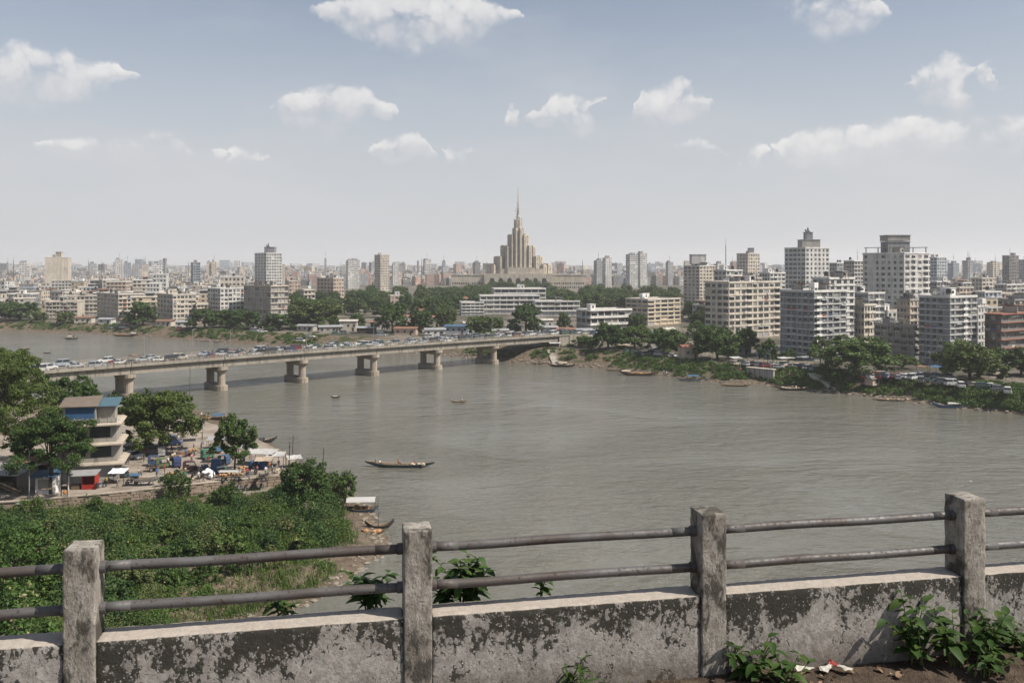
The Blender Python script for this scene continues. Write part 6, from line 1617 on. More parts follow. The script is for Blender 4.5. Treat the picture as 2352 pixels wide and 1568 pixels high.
q = on(1590, 874, 0); person('bend', q + Vector((3.0, -.3, .5)), R(40), 'blue', 'on the white and teal boat')
person('walk', PX(1408, 846, .35), R(-60), 'white', 'on the mud beside the bridge steps')
# bridge pedestrians and lamps
for i, (s, yy, sh, po) in enumerate([(6, -6.9, 'blue', 'walk'), (19, -6.9, 'white', 'walk'), (33, -6.9, 'black', 'stand'), (58, -6.9, 'red', 'walk'), (37, -6.85, 'green', 'walk'), (84, -6.9, 'white', 'walk'), (110, -6.9, 'orange', 'walk'), (30, 6.9, 'grey', 'stand')]):
    person(po, bp(s, yy, road_z(s)), BROT + (1.57 if i % 2 else -1.57), sh, f'on the bridge footway, {ordinal(i + 1)} from its wooded end' if yy < 0 else 'on the far footway of the bridge')
def make_lamp():
    root = empty('street_lamp', (0, 0, -500))
    mb = MB(); mb.tube([(0, 0, 0), (0, 0, 4.5), (0, 0, 7.6)], [.11, .085, .06], 7); mb.build('pole', 'metal_grey', root)
    mb = MB(); mb.tube([(0, 0, 7.5), (.5, 0, 8.0), (1.5, 0, 8.15)], [.05, .045, .04], 6); mb.build('arm', 'metal_grey', root)
    mb = MB(); mb.prism([(1.3, -.12), (2.0, -.14), (2.0, .14), (1.3, .12)], 8.05, 8.2); mb.build('lamp_head', 'metal_grey', root)
    return root
LAMP = make_lamp()
for i, s in enumerate([8, 36, 64, 92, 120, 150, 182]):
    put(LAMP, 'lamp', bp(s, 6.95, road_z(s) - .01), BROT - 1.57, f'grey street lamp on the upstream rail of the bridge, {ordinal(i + 1)} from its wooded end', 'street lamp', 'lamps on the bridge')
for (u, v, Z, lab, rz) in [(1585, 846, 2.0, 'teal-grey lamp pole on the bank by the teal boat', .3), (1770, 868, 2.6, 'pale concrete-grey lamp pole by the retaining wall', 2.2), (67, 1145, TZ, 'thin grey lamp pole beside the white kiosk', 2.4), (442, 800, CG, 'lamp pole on the far bank behind the bridge', 1), (1132, 764, CG, 'lamp pole by the bridge road before the terraced building', 2), (2135, 866, CG, 'lamp pole by the row of parked cars', 1.3)]:
    q = PX(u, v, Z); put(LAMP, 'lamp', (q.x, q.y, Z - .05), rz, lab, 'street lamp')
# ================================================================== terrace market and banks
def awning(x, y, z, w, d, h, rz, m, label, sag=.25, pole='wood_dark', cat='awning', slope=.3, name='market_awning'):
    root = empty(name, (x, y, z), rz, label, cat, 'market awnings')
    n = 6; mb = MB()
    def zz(i, j): a, b = i / n, j / n; return h + slope * (b - .5) - sag * math.sin(math.pi * a) * math.sin(math.pi * b) * 1.0 + .05 * math.sin(i * 2.1 + j * 1.3)
    V = [(-w/2 + w * i / n, -d/2 + d * j / n, zz(i, j)) for i in range(n + 1) for j in range(n + 1)]
    V += [(a, b, c - .05) for a, b, c in V]; k = (n + 1) ** 2
    Fc = [(i * (n + 1) + j, (i + 1) * (n + 1) + j, (i + 1) * (n + 1) + j + 1, i * (n + 1) + j + 1) for i in range(n) for j in range(n)]
    mb.add(V, Fc + [(k + d_, k + c, k + b, k + a) for a, b, c, d_ in Fc]); mb.build('cover', m, root)
    for sx in (-1, 1):
        for sy in (-1, 1): mb = MB(); mb.cyl((sx * (w/2 - .1), sy * (d/2 - .1), 0), (sx * (w/2 - .1), sy * (d/2 - .1), h + slope * .5 * sy - .05), .05, .05, 6); mb.build('post', pole, root)
    return root
def box_thing(name, x, y, z, w, d, h, rz, m, label, cat, parts=()):
    root = empty(name, (x, y, z), rz, label, cat)
    mb = MB(); mb.box(-w/2, w/2, -d/2, d/2, 0, h); mb.build('body', m, root)
    for (nm, x0, x1, y0, y1, z0, z1, mm) in parts: mb = MB(); mb.box(x0, x1, y0, y1, z0, z1); mb.build(nm, mm, root)
    return root
# --- terrace house: four storeys with deep eaves
wallmat('house_wall', (0.34, 0.315, 0.28), .65); wallmat('eave_slab', (0.40, 0.345, 0.28), .6); plain('house_tin', (0.17, 0.135, 0.105), .7, .45, .9); plain('blue_board', (0.035, 0.09, 0.18), .6, .35, 1.2); plain('teal_tin', (0.07, 0.13, 0.16), .5, .3)
def terrace_house():
    Y = 144.5; x1 = (267 - U0) / F * Y; x0 = (136 - U0) / F * Y; w = x1 - x0
    root = empty('terrace_house', ((x0 + x1) / 2, Y, TZ), R(17), 'four-storey beige house with broad eaves and blue rooftop room on the terrace', 'house')
    fh = 3.32; d = 6.0
    for f in range(3):
        mb = MB(); z0 = f * fh; W = w / 2 - .15 * f
        op = [(-W + 1.0, -W + 2.6, .9, 2.2), (-W + 3.4, -W + 4.4, .9, 2.2), (W - 4.2, W - 1.0, .7, 2.5)] if f else [(W - 3.6, W - 3.4, .05, 2.4)]
        xs = -W
        for (a, b, za, zb) in op:
            mb.box(xs, a, -.22, 0, z0, z0 + fh - .3); mb.box(a, b, -.22, 0, z0, z0 + za); mb.box(a, b, -.22, 0, z0 + zb, z0 + fh - .3); xs = b
        mb.box(xs, W, -.22, 0, z0, z0 + fh - .3); mb.box(-W, W, .01, d, z0, z0 + fh - .3)
        mb.build('wall', 'house_wall', root)
        for (a, b, za, zb) in op:
            if f: link('window', window_mesh(b - a, zb - za, 'wood_dark'), root, ((a + b) / 2, -.10, z0 + (za + zb) / 2))
        mb = MB(); e = 1.0 - .1 * f; z1 = z0 + fh - .3
        mb.add([(-W - e, -1.3, z1 - .22), (W + e, -1.3, z1 - .22), (W + e, d + .6, z1 + .0), (-W - e, d + .6, z1 + .0), (-W - e, -1.3, z1 - .02), (W + e, -1.3, z1 - .02), (W + .2, 0, z1 + .3), (-W - .2, 0, z1 + .3), (W + .2, d + .6, z1 + .3), (-W - .2, d + .6, z1 + .3)],
               [(0, 3, 2, 1), (0, 1, 5, 4), (4, 5, 6, 7), (7, 6, 8, 9), (1, 2, 8, 6, 5), (0, 4, 7, 9, 3), (2, 3, 9, 8)])
        mb.build('eave', 'eave_slab', root)
        if f == 2:
            mb = MB(); mb.box(-W, W, -.5, -.42, z1 + .3, z1 + .95)
            for k in range(8): xx = -W + 2 * W * k / 7; mb.box(xx - .05, xx + .05, -.56, -.36, z1 + .25, z1 + 1.15)
            mb.build('balustrade', 'house_wall', root)
    mb = MB(); mb.box(-W + .6, W - 3.4, .8, d - 1, 3 * fh, 3 * fh + 2.7); mb.box(W - 3.35, W - .6, 2.2, d - 1, 3 * fh, 3 * fh + 2.6)
    up = mb.build('rooftop_room', 'house_wall', root)
    mb = MB(); mb.box(-W + 1.0, W - 3.6, .70, .79, 3 * fh + .3, 3 * fh + 2.4); mb.build('blue_shutter', 'blue_board', up)
    mb = MB(); z1 = 3 * fh + 2.7
    mb.add([(-W, .1, z1), (W - 3.0, .1, z1 - .1), (W - 3.0, d, z1 + .9), (-W, d, z1 + .8), (-W, .1, z1 + .08), (W - 3.0, .1, z1 - .02), (W - 3.0, d, z1 + .98), (-W, d, z1 + .88)], [(0,3,2,1),(4,5,6,7),(0,1,5,4),(1,2,6,5),(2,3,7,6),(3,0,4,7)])
    mb.build('tin_roof', 'house_tin', root)
    mb = MB(); mb.add([(W - 3.2, .9, z1 - .25), (W + .1, .9, z1 - .3), (W + .1, d, z1 + .5), (W - 3.2, d, z1 + .55), (W - 3.2, .9, z1 - .17), (W + .1, .9, z1 - .22), (W + .1, d, z1 + .58), (W - 3.2, d, z1 + .63)], [(0,3,2,1),(4,5,6,7),(0,1,5,4),(1,2,6,5),(2,3,7,6),(3,0,4,7)])
    mb.build('teal_roof', 'teal_tin', root)
    mb = MB(); mb.box(-W + .7, W - .5, -.26, -.225, .1, 2.5)
    mb.build('shutter', 'roof_tin', root)
terrace_house()
def tz(u, v): return PX(u, v, TZ)
# kiosk
q = tz(104, 1134); kx = empty('kiosk', (q.x, q.y, TZ), R(8), 'white kiosk with blue tin roof and large window on the terrace', 'kiosk')
mb = MB(); mb.box(-1.5, 1.5, 0, 2.4, 0, .9); mb.box(-1.5, -1.1, 0, 2.4, .9, 2.6); mb.box(1.0, 1.5, 0, 2.4, .9, 2.6); mb.box(-1.1, 1.0, 1.0, 2.4, .9, 2.6); mb.box(-1.1, 1.0, 0, .9, 2.35, 2.6); mb.build('wall', 'trim_white', kx)
link('window', window_mesh(2.1, 1.44), kx, (-.05, .12, 1.62))
mb = MB(); mb.add([(-2.3, -.8, 2.75), (1.9, -.8, 2.85), (1.9, 2.9, 3.25), (-2.3, 2.9, 3.15), (-2.3, -.8, 2.83), (1.9, -.8, 2.93), (1.9, 2.9, 3.33), (-2.3, 2.9, 3.23)], [(0,3,2,1),(4,5,6,7),(0,1,5,4),(1,2,6,5),(2,3,7,6),(3,0,4,7)]); mb.build('roof', 'blue_sheet', kx)
mb = MB(); mb.box(-1.05, 1.0, -.35, -.02, .82, .9); mb.build('counter', 'wood_pale', kx)
# red stall
q = tz(192, 1122); st = empty('market_stall', (q.x, q.y, TZ), R(6), 'red and white roadside stall with tin roof beside the terrace house', 'stall')
mb = MB(); mb.box(-.1, 2.0, 1.0, 1.1, 0, 2.3); mb.box(1.9, 2.0, -.6, 1.0, 0, 2.3); mb.box(-.1, 0, -.6, 1.0, 0, 2.3); mb.box(0, 1.9, -.6, -.5, 0, .8); mb.build('red_booth', 'red_paint', st)
mb = MB(); mb.box(-2.2, -.15, .8, .9, 0, 2.2); mb.box(-2.2, -2.1, -.6, .8, 0, 2.2); mb.build('white_booth', 'trim_white', st)
mb = MB(); mb.add([(-2.5, -1.1, 2.25), (2.3, -1.1, 2.35), (2.3, 1.3, 2.8), (-2.5, 1.3, 2.7), (-2.5, -1.1, 2.33), (2.3, -1.1, 2.43), (2.3, 1.3, 2.88), (-2.5, 1.3, 2.78)], [(0,3,2,1),(4,5,6,7),(0,1,5,4),(1,2,6,5),(2,3,7,6),(3,0,4,7)]); mb.build('roof', 'roof_tin', st)
mb = MB(); mb.box(-1.8, -.5, -.5, .3, .0, .8); mb.build('counter', 'wood_old', st)
# dark lean-to sheds under the big trees
for (u, v, w, d, h, lab, m) in [(20, 1118, 7, 5, 3.0, 'dark tin lean-to under the huge rain tree', 'roof_tin'), (85, 1098, 6, 4, 3.2, 'open brown lean-to behind the kiosk', 'roof_rust'), (150, 1100, 3.2, 3, 2.8, 'narrow pink shack between kiosk and terrace house', 'roof_tin'), (205, 958 + 20, 6, 4, 3, 'tin-roofed hut behind the terrace house', 'roof_tin'), (130, 945, 9, 5, 3.4, 'long grey tin shed below the bridge end', 'roof_tin'), (240, 950, 7, 5, 3.0, 'pinkish flat-roofed shed behind the slim tree', 'roof_pale'), (300, 965, 6, 4, 2.8, 'pale shed behind the large shade tree', 'roof_tin')]:
    q = tz(u, v); root = empty('shed', (q.x, q.y, TZ), R(rv.uniform(-10, 10)), lab, 'shed')
    mb = MB(); mb.box(-w/2, w/2, d/2 - .1, d/2, 0, h - .1); mb.box(-w/2, -w/2 + .1, -d/2, d/2 - .1, 0, h - .3); mb.box(w/2 - .1, w/2, -d/2, d/2 - .1, 0, h - .3); mb.box(-w/2 + .1, 0, -d/2, -d/2 + .1, 0, h - .3); mb.build('wall', rv.choice(('wall_pink', 'house_wall', 'wood_dark')), root)
    mb = MB(); mb.add([(-w/2-.5, -d/2-.7, h-.35), (w/2+.5, -d/2-.7, h-.3), (w/2+.5, d/2+.3, h+.25), (-w/2-.5, d/2+.3, h+.2), (-w/2-.5, -d/2-.7, h-.28), (w/2+.5, -d/2-.7, h-.23), (w/2+.5, d/2+.3, h+.32), (-w/2-.5, d/2+.3, h+.27)], [(0,3,2,1),(4,5,6,7),(0,1,5,4),(1,2,6,5),(2,3,7,6),(3,0,4,7)]); mb.build('roof', m, root)
    for sx in (-1, 1): mb = MB(); mb.box(sx * w/2 - .07, sx * w/2 + .07, -d/2 - .6, -d/2 - .46, 0, h - .33); mb.build('post', 'wood_dark', root)
# retaining wall below the terrace, with its coping and stone facing
wallmat('old_masonry', (0.30, 0.235, 0.18), .7, (0.08, 0.065, 0.05))
W2 = [Vector((x, y, 0)) for x, y in WALL[1:]]
rw = empty('retaining_wall', W2[0], 0, 'old stained masonry retaining wall carrying the terrace', 'wall')
rst = random.Random(5)
protos_st = []
for k in range(10):
    bm = bmesh.new(); bmesh.ops.create_cube(bm, size=1.0); bmesh.ops.bevel(bm, geom=bm.edges[:], offset=.12, segments=1, affect='EDGES')
    for w in bm.verts: w.co += Vector((rst.uniform(-.06, .06), rst.uniform(-.05, .05), rst.uniform(-.06, .06)))
    me = bpy.data.meshes.new('stone'); bm.to_mesh(me); bm.free(); me.materials.append(M['old_masonry']); protos_st.append(me)
for a, b in zip(W2[:-1], W2[1:]):
    d = (b - a); L = d.length; d.normalize(); nn = Vector((d.y, -d.x, 0)); ang = math.atan2(d.y, d.x)
    mb = MB(); mb.obox(a - W2[0], d, nn, 0, L, .003, .18, .1, TZ - .06); mb.build('wall_core', 'old_masonry', rw)
    mb = MB(); mb.obox(a - W2[0], d, nn, 0, L, -.35, .34, TZ + .004, TZ + .16); mb.build('coping', 'eave_slab', rw)
    if L < 3: continue
    uu0 = U0 + a.x / a.y * F
    zz = .9; row = 0
    while zz < TZ - .35:
        hh = rst.uniform(.42, .62); x = (row % 2) * .4
        while x < L - .5:
            ww = rst.uniform(.6, 1.25)
            p = a + d * (x + ww / 2) + nn * .2 - W2[0]
            if rst.random() > .12 and (-120 < uu0 < 900):
                o = link('stone', rst.choice(protos_st), rw, (p.x, p.y, zz + hh / 2), ang); o.scale = (ww * .94, rst.uniform(.14, .26), hh * .9)
            x += ww
        zz += hh; row += 1
# lower landing with motorcycles
q0 = PX(500, 1136, 1.9); q1 = PX(618, 1124, 1.9)
mb = MB(); mb.prism([(q0.x, q0.y - .8), (q1.x, q1.y - .8), (q1.x + .3, q1.y + 3.5), (q0.x + .3, q0.y + 3.5)], .2, 1.9); tag(mb.build('lower_landing', 'paving'), kind='structure')
for i, (u, v, rz, cn) in enumerate([(512, 1129, 1.2, 'black'), (530, 1128, 1.4, 'white'), (547, 1126, 1.1, 'grey'), (566, 1124, 1.5, 'black'), (584, 1123, 1.3, 'red'), (600, 1122, 1.6, 'dark blue')]):
    q = PX(u, v, 1.9); put(BIKE, 'bike', (q.x, q.y, 1.9), rz, f'{cn} motorcycle on the lower landing, {ordinal(i + 1)} from the stone wall corner', 'motorcycle', 'motorcycles on the lower landing', dict(CARC).get(cn, (.02, .02, .02, 1)))
# vehicles on the terrace
for (kind, u, v, rz, cn, lab) in [('suv', 300, 1034, 2.6, 'black', 'black tall car parked behind the white car by the terrace house'), ('saloon', 307, 1052, -.5, 'white', 'white saloon parked nose out beside the terrace house'), ('hatch', 280, 1046, .3, 'silver', 'silver hatchback half hidden by the terrace house'), ('van', 392, 1022, .2, 'dark blue', 'dark minibus under the large shade tree'), ('saloon', 343, 1030, .4, 'grey', 'grey saloon in the shade of the large tree')]:
    q = tz(u, v); put(CARS[kind], kind, (q.x, q.y, TZ + .005), rz, lab, 'car', None, dict(CARC)[cn])
for i, (u, v, rz, col, cn) in enumerate([(356, 1068, .4, (.04, .08, .16, 1), 'blue'), (375, 1074, .5, (.10, .15, .07, 1), 'green'), (404, 1071, 2.2, (.03, .05, .13, 1), 'dark blue'), (437, 1081, .3, (.08, .03, .04, 1), 'maroon'), (372, 1046, 1.9, (.4, .4, .38, 1), 'white'), (478, 1052, .8, (.05, .2, .12, 1), 'dark green'), (512, 1066, 2.8, (.05, .10, .18, 1), 'steel blue'), (280, 1096, .2, (.04, .06, .07, 1), 'black hooded')]):
    q = tz(u, v); put(RICK, 'rick', (q.x, q.y, TZ + .005), rz, f'{cn} auto rickshaw on the terrace ' + ('beside the terrace house' if u < 300 else 'in the open middle' if u < 460 else 'near the small tree'), 'auto rickshaw', 'auto rickshaws on the terrace', col)
for i, (u, v, rz, cn) in enumerate([(452, 1096, .5, 'black'), (577, 1090, .2, 'white'), (596, 1100, 1.9, 'black'), (412, 1080, 2.0, 'red'), (302, 1112, .4, 'grey'), (230, 1120, .8, 'dark blue')]):
    q = tz(u, v); put(BIKE, 'bike', (q.x, q.y, TZ + .003), rz, f'{cn} motorcycle on the terrace ' + ['beside the maroon rickshaw', 'near the wall by the blue stalls', 'at the terrace corner by the wall', 'behind the blue rickshaw', 'beside the trestle boat', 'before the red stall'][i], 'motorcycle', None, dict(CARC)[cn])
# awnings and goods at the water's edge
for (u, v, w, d, h, rz, m, lab) in [(600, 1066, 5.6, 3.2, 2.4, -.15, 'white_sheet', 'broad white awning at the terrace corner'), (634, 1070, 3.2, 2.6, 2.2, .1, 'white_sheet', 'small white awning at the very corner of the terrace'), (606, 1078, 3.0, 2.2, 1.9, .1, 'tan_sheet', 'tan awning in front of the broad white one'), (508, 1060, 4.0, 2.4, 2.4, .05, 'blue_sheet', 'pale blue awning behind the small tree'), (498, 1030, 3.6, 2.6, 2.1, .2, 'roof_tin', 'grey tin awning behind the drawn-up boats'), (440, 1012, 4.4, 2.8, 2.2, .3, 'tan_sheet', 'brown awning by the water behind the shade tree'), (676, 1072, 2.6, 2.2, 1.8, .4, 'white_sheet', 'low white sheet over goods behind the tall shore bush'), (560, 1050, 3.8, 2.6, 2.2, -.2, 'roof_tin', 'grey awning between the small tree and corner awnings'), (272, 1108, 2.6, 2.4, 2.0, .1, 'tarp', 'dark tarpaulin shelter at the side of the terrace house')]:
    q = tz(u, v); awning(q.x, q.y, TZ, w, d, h, rz, m, lab)
def drum(u, v, lab, m='blue_plastic', r_=.45, h=1.0, name='drum'):
    q = tz(u, v); root = empty(name, (q.x, q.y, TZ), 0, lab, name.replace('_', ' ')); mb = MB()
    mb.tube([(0, 0, 0), (0, 0, h * .33), (0, 0, h * .36), (0, 0, h * .66), (0, 0, h * .69), (0, 0, h)], [r_, r_, r_ * 1.05, r_ * 1.05, r_, r_ * .96], 14); mb.build('body', m, root)
    mb = MB(); mb.cyl((0, 0, h), (0, 0, h + .06), r_ * .9, r_ * .85, 14); mb.build('lid', m, root)
drum(496, 1086, 'tall blue water tank beside the small tree', 'blue_plastic', .85, 2.5, 'water_tank')
for i, u in enumerate((578, 588, 602, 611)): drum(u, 1076 - i % 2 * 3, ['blue drum nearest the small tree', 'blue drum touching the first one', 'blue drum under the tan awning', 'last blue drum by the terrace corner'][i], 'blue_plastic', .55, 1.3)
q = tz(510, 1087); box_thing('ice_box', q.x, q.y, TZ, 1.6, 1.1, 1.2, .2, 'teal_tin', 'pale teal ice box beside the blue water tank', 'box', (('lid', -.84, .84, -.58, .58, 1.202, 1.32, 'trim_white'),))
def heap(u, v, w, h, m, lab, cat='bundle', name='bundle', z=TZ, n=9):
    q = PX(u, v, z); root = empty(name, (q.x, q.y, z), 0, lab, cat); rb_ = random.Random(int(u))
    for i in range(n):
        bm = bmesh.new(); bmesh.ops.create_icosphere(bm, subdivisions=2, radius=rb_.uniform(.25, .45) * w / 1.5)
        for p in bm.verts: p.co *= 1 + .25 * mnoise.noise(p.co * 3 + Vector((i, u, 0))); p.co.z *= .75
        bm_obj(bm, 'sack', [m], root, (rb_.uniform(-.5, .5) * w, rb_.uniform(-.35, .35) * w, h * rb_.uniform(.1, .8)), smooth=False)
heap(479, 1098, 1.7, 1.6, 'tarp', 'grey tarpaulin bundle beside the blue water tank')
heap(450, 1100, 1.0, .6, 'sack', 'low pile of sacks by the terrace wall')
heap(640, 1085, 1.3, .8, 'sack', 'pile of sacks at the terrace corner')
heap(556, 1080, 1.2, .8, 'straw', 'orange-brown heap of nets beside the small tree')
heap(20, 1128, 2.2, 1.4, 'wood_old', 'heap of old timber at the terrace edge', 'timber heap', 'timber_heap')
rt = random.Random(44)
q = tz(30, 1132); tb_ = empty('timber_stack', (q.x, q.y, TZ), R(-25), 'slanting stack of weathered planks beside the green skiff', 'planks')
for i in range(9):
    mb = MB(); y = rt.uniform(-1, 1); z0 = rt.uniform(0, .9); mb.add([(-2.4, y - .12, z0 + .8), (2.2, y - .12, z0), (2.2, y + .12, z0), (-2.4, y + .12, z0 + .8), (-2.4, y - .12, z0 + .88), (2.2, y - .12, z0 + .08), (2.2, y + .12, z0 + .08), (-2.4, y + .12, z0 + .88)], [(0,3,2,1),(4,5,6,7),(0,1,5,4),(1,2,6,5),(2,3,7,6),(3,0,4,7)]); mb.build('plank', rt.choice(('wood_pale', 'wood_old', 'wood_dark')), tb_)
for (u, v, lab) in [(322, 1110, 'wooden trestle under the stern of the white boat'), (350, 1108, 'wooden trestle under the bow of the white boat')]:
    q = tz(u, v); root = empty('trestle', (q.x, q.y, TZ), R(6), lab, 'trestle'); mb = MB(); mb.box(-.12, .12, -.8, .8, .66, .78); mb.build('beam', 'wood_dark', root)
    for sx in (-1, 1):
        for sy in (-1, 1): mb = MB(); mb.cyl((sx * .4, sy * .7, 0), (sx * .03, sy * .6, .7), .06, .05, 5); mb.build('leg', 'wood_dark', root)
# people on the terrace
for (u, v, po, sh, rz, pl) in [(244, 1117, 'stand', 'yellow', 2.9, 'before the terrace house shutter'), (301, 1108, 'arms', 'grey', 2.0, 'beside the trestle boat stern'), (148, 1140, 'sit', 'orange', .4, 'on the terrace edge beside the kiosk'), (222, 1124, 'sit', 'black', 3.5, 'beside the red stall'), (386, 1070, 'stand', 'white', 1, 'between the rickshaws'), (394, 1040, 'walk', 'red', 2, 'under the large shade tree'), (427, 1050, 'stand', 'blue', 4, 'near the upturned hull'), (440, 1062, 'arms', 'pink', 1, 'behind the maroon rickshaw'), (446, 1098, 'bend', 'black', .6, 'by the low pile of sacks'), (456, 1104, 'walk', 'white', 1.3, 'along the terrace wall'), (520, 1090, 'bend', 'green', 5, 'at the white-decked dinghy'),
                               (568, 1096, 'walk', 'red', 4, 'toward the terrace corner'), (582, 1086, 'sit', 'black', .2, 'on the paving by the drums'), (618, 1082, 'stand', 'orange', 3, 'under the tan awning'), (625, 1088, 'stand', 'pale blue', 2.2, 'beside the sacks at the terrace corner'), (648, 1092, 'walk', 'grey', 1.5, 'at the end of the retaining wall'), (408, 1018, 'stand', 'white', .2, 'by the water under the brown awning'), (462, 1030, 'bend', 'blue', 2.5, 'between the drawn-up boats'), (478, 1066, 'stand', 'red', 5.2, 'beside the dark green rickshaw'), (535, 1062, 'walk', 'yellow', 2.6, 'behind the small tree trunk'), (330, 1062, 'walk', 'black', .8, 'past the parked white saloon'), (318, 1090, 'sit', 'white', 1.9, 'behind the trestle boat'), (590, 1090, 'arms', 'pink', 2.8, 'before the blue drums'), (270, 1120, 'walk', 'grey', 4.4, 'along the terrace before the tarpaulin shelter')]:
    q = tz(u, v); person(po, (q.x, q.y, TZ + .0), rz, sh, pl)
def cart(u, v, rz, m, lab):
    q = tz(u, v); root = empty('handcart', (q.x, q.y, TZ), rz, lab, 'handcart', 'handcarts on the terrace')
    mb = MB(); mb.box(-1.1, 1.1, -.6, .6, .72, .80); mb.build('bed', 'wood_old', root)
    for sy in (-1, 1):
        link('wheel', wheel_mesh(.42, .07), root, (0, sy * .68, .42)); mb = MB(); mb.cyl((1.1, sy * .45, .76), (1.9, sy * .4, .95), .035, .03, 5); mb.build('shaft', 'wood_dark', root)
        mb = MB(); mb.cyl((-.95, sy * .5, .1), (-.95, sy * .5, .74), .04, .04, 5); mb.build('leg', 'wood_dark', root)
    for k in range(7):
        bm = bmesh.new(); bmesh.ops.create_icosphere(bm, subdivisions=1, radius=rt2.uniform(.18, .32))
        bm_obj(bm, 'goods', [m], root, (rt2.uniform(-.8, .8), rt2.uniform(-.4, .4), .95 + rt2.uniform(0, .2)), smooth=True)
rt2 = random.Random(9)
for (u, v, rz, m, lab) in [(395, 1100, .3, 'straw', 'handcart of orange goods by the terrace wall'), (418, 1092, 1.0, 'sack', 'handcart of sacks beside the maroon rickshaw'), (350, 1082, .1, 'tank_black', 'handcart of dark goods behind the trestle boat'), (545, 1102, .2, 'wood_pale', 'handcart of pale goods before the dinghy'), (470, 1084, 2.0, 'blue_plastic', 'handcart of blue cans beside the water tank'), (440, 1046, .7, 'straw', 'handcart of straw behind the market tree'), (400, 1056, 1.6, 'sack', 'handcart of sacks under the shade tree edge'), (605, 1104, .4, 'tank_black', 'handcart of dark goods at the terrace corner'), (270, 1074, 1.1, 'sack', 'handcart of sacks beside the terrace house wall'), (515, 1104, .1, 'straw', 'handcart of straw by the wall above the motorcycles')]:
    cart(u, v, rz, m, lab)
for k, (u, v, po, sh) in enumerate([(360, 1096, 'walk', 'blue'), (378, 1088, 'stand', 'red'), (404, 1104, 'bend', 'white'), (425, 1104, 'stand', 'green'), (468, 1108, 'walk', 'black'), (490, 1102, 'stand', 'orange'), (505, 1078, 'walk', 'white'), (552, 1096, 'stand', 'grey'), (560, 1068, 'walk', 'blue'), (445, 1038, 'stand', 'black'), (418, 1034, 'walk', 'white'), (385, 1032, 'stand', 'black'), (338, 1048, 'stand', 'red'), (322, 1044, 'walk', 'white'), (296, 1066, 'stand', 'black'), (470, 1046, 'bend', 'yellow'), (520, 1050, 'stand', 'white'), (640, 1076, 'stand', 'black'), (610, 1092, 'walk', 'white'), (572, 1108, 'stand', 'blue')]):
    q = tz(u, v); person(po, (q.x, q.y, TZ), rt2.uniform(0, 6), sh, 'on the terrace ' + ['near the trestle boat', 'behind the trestle boat bow', 'at the straw handcart', 'by the maroon rickshaw wheel', 'along the wall coping', 'near the grey bundle', 'before the blue tank', 'beside the small tree shadow', 'behind the small tree', 'near the upturned hull stern', 'at the shade tree fringe', 'in the shade tree gloom', 'by the grey saloon', 'beside the white saloon', 'behind the house corner', 'over the drawn-up boat', 'under the blue awning', 'under the corner awning', 'by the corner sacks', 'above the motorcycles'][k])
# mooring poles
for (u, v, z, h, lab) in [(672, 1064, 0, 6, 'tall mooring pole behind the tall shore bush'), (664, 1074, TZ, 5, 'dark pole at the terrace corner'), (742, 1090, 0, 5.5, 'mooring pole beside the blue-sided boat'), (154, 1142, TZ, 5, 'dark timber post beside the red stall'), (140, 1140, TZ, 3, 'short timber post beside the kiosk'), (436, 905, 0, 9, 'rope-hung float line mast in the river by the second pier')]:
    q = PX(u, v, z); root = empty('mooring_pole', (q.x, q.y, z - .3), 0, lab, 'pole'); mb = MB(); mb.tube([(0, 0, -1), (.05, 0, h * .6), (.12, .05, h)], [.09, .08, .06], 6); mb.build('shaft', 'wood_dark', root)
    mb = MB(); mb.cyl((-.25, 0, h * .8), (.4, 0, h * .83), .04, .04, 5); mb.build('crosspiece', 'wood_dark', root)
# exposed roots on the shore
q = PX(742, 1195, 1.0); ro = empty('tree_roots', (q.x, q.y, .6), 0, 'tangle of exposed pale roots on the eroded shore', 'roots')
for i in range(16):
    a = rt.uniform(-1.2, 1.2); x, y, z0 = -2.6 + rt.uniform(-.6, .6), 1.0 + rt.uniform(-1, 1), 2.4 + rt.uniform(-.5, .6); pts = []
    for k in range(6): f = k / 5; pts.append((x + f * rt.uniform(3.2, 5.2) * .9, y - f * 3.4 * (.6 + .3 * a) + .3 * math.sin(k * 1.7 + i), z0 * (1 - f) ** 1.2 - .3 * f + .15 * math.sin(k * 2 + i)))
    mb = MB(); mb.tube(pts, [.13, .12, .10, .08, .06, .03], 6); mb.build('root', 'root_wood', ro, smooth=True)
# rocks: near shore
def rock_mesh(seed):
    rb_ = random.Random(seed); bm = bmesh.new(); bmesh.ops.create_icosphere(bm, subdivisions=1, radius=.5)
    for w in bm.verts: w.co *= rb_.uniform(.7, 1.25); w.co.z *= .55
    me = bpy.data.meshes.new('stone'); bm.to_mesh(me); bm.free(); me.materials.append(M['rock']); return me
RK = [rock_mesh(i) for i in range(8)]
Sn = resample(np.array(NEAR[2:13]), 1.0)
nst = 0
for i in range(len(Sn)):
    for k in range(4):
        x, y = Sn[i] + np.array([rt.uniform(-2.6, .5), rt.uniform(-1.2, 1.2)]); z = ground_h(x, y)
        if z < -.25 or nst > 285: continue
        if rt.random() < .25: continue
        o = link('shore_stone', rt.choice(RK), None, (x, y, z + .02), rt.uniform(0, 6)); s = rt.uniform(.3, 1.0) ** 1.3; o.scale = (s * 1.3, s, s * .9); nst += 1
        tag(o, 'grey-brown broken stone on the muddy near shore', 'stone', 'stones along the near shore')
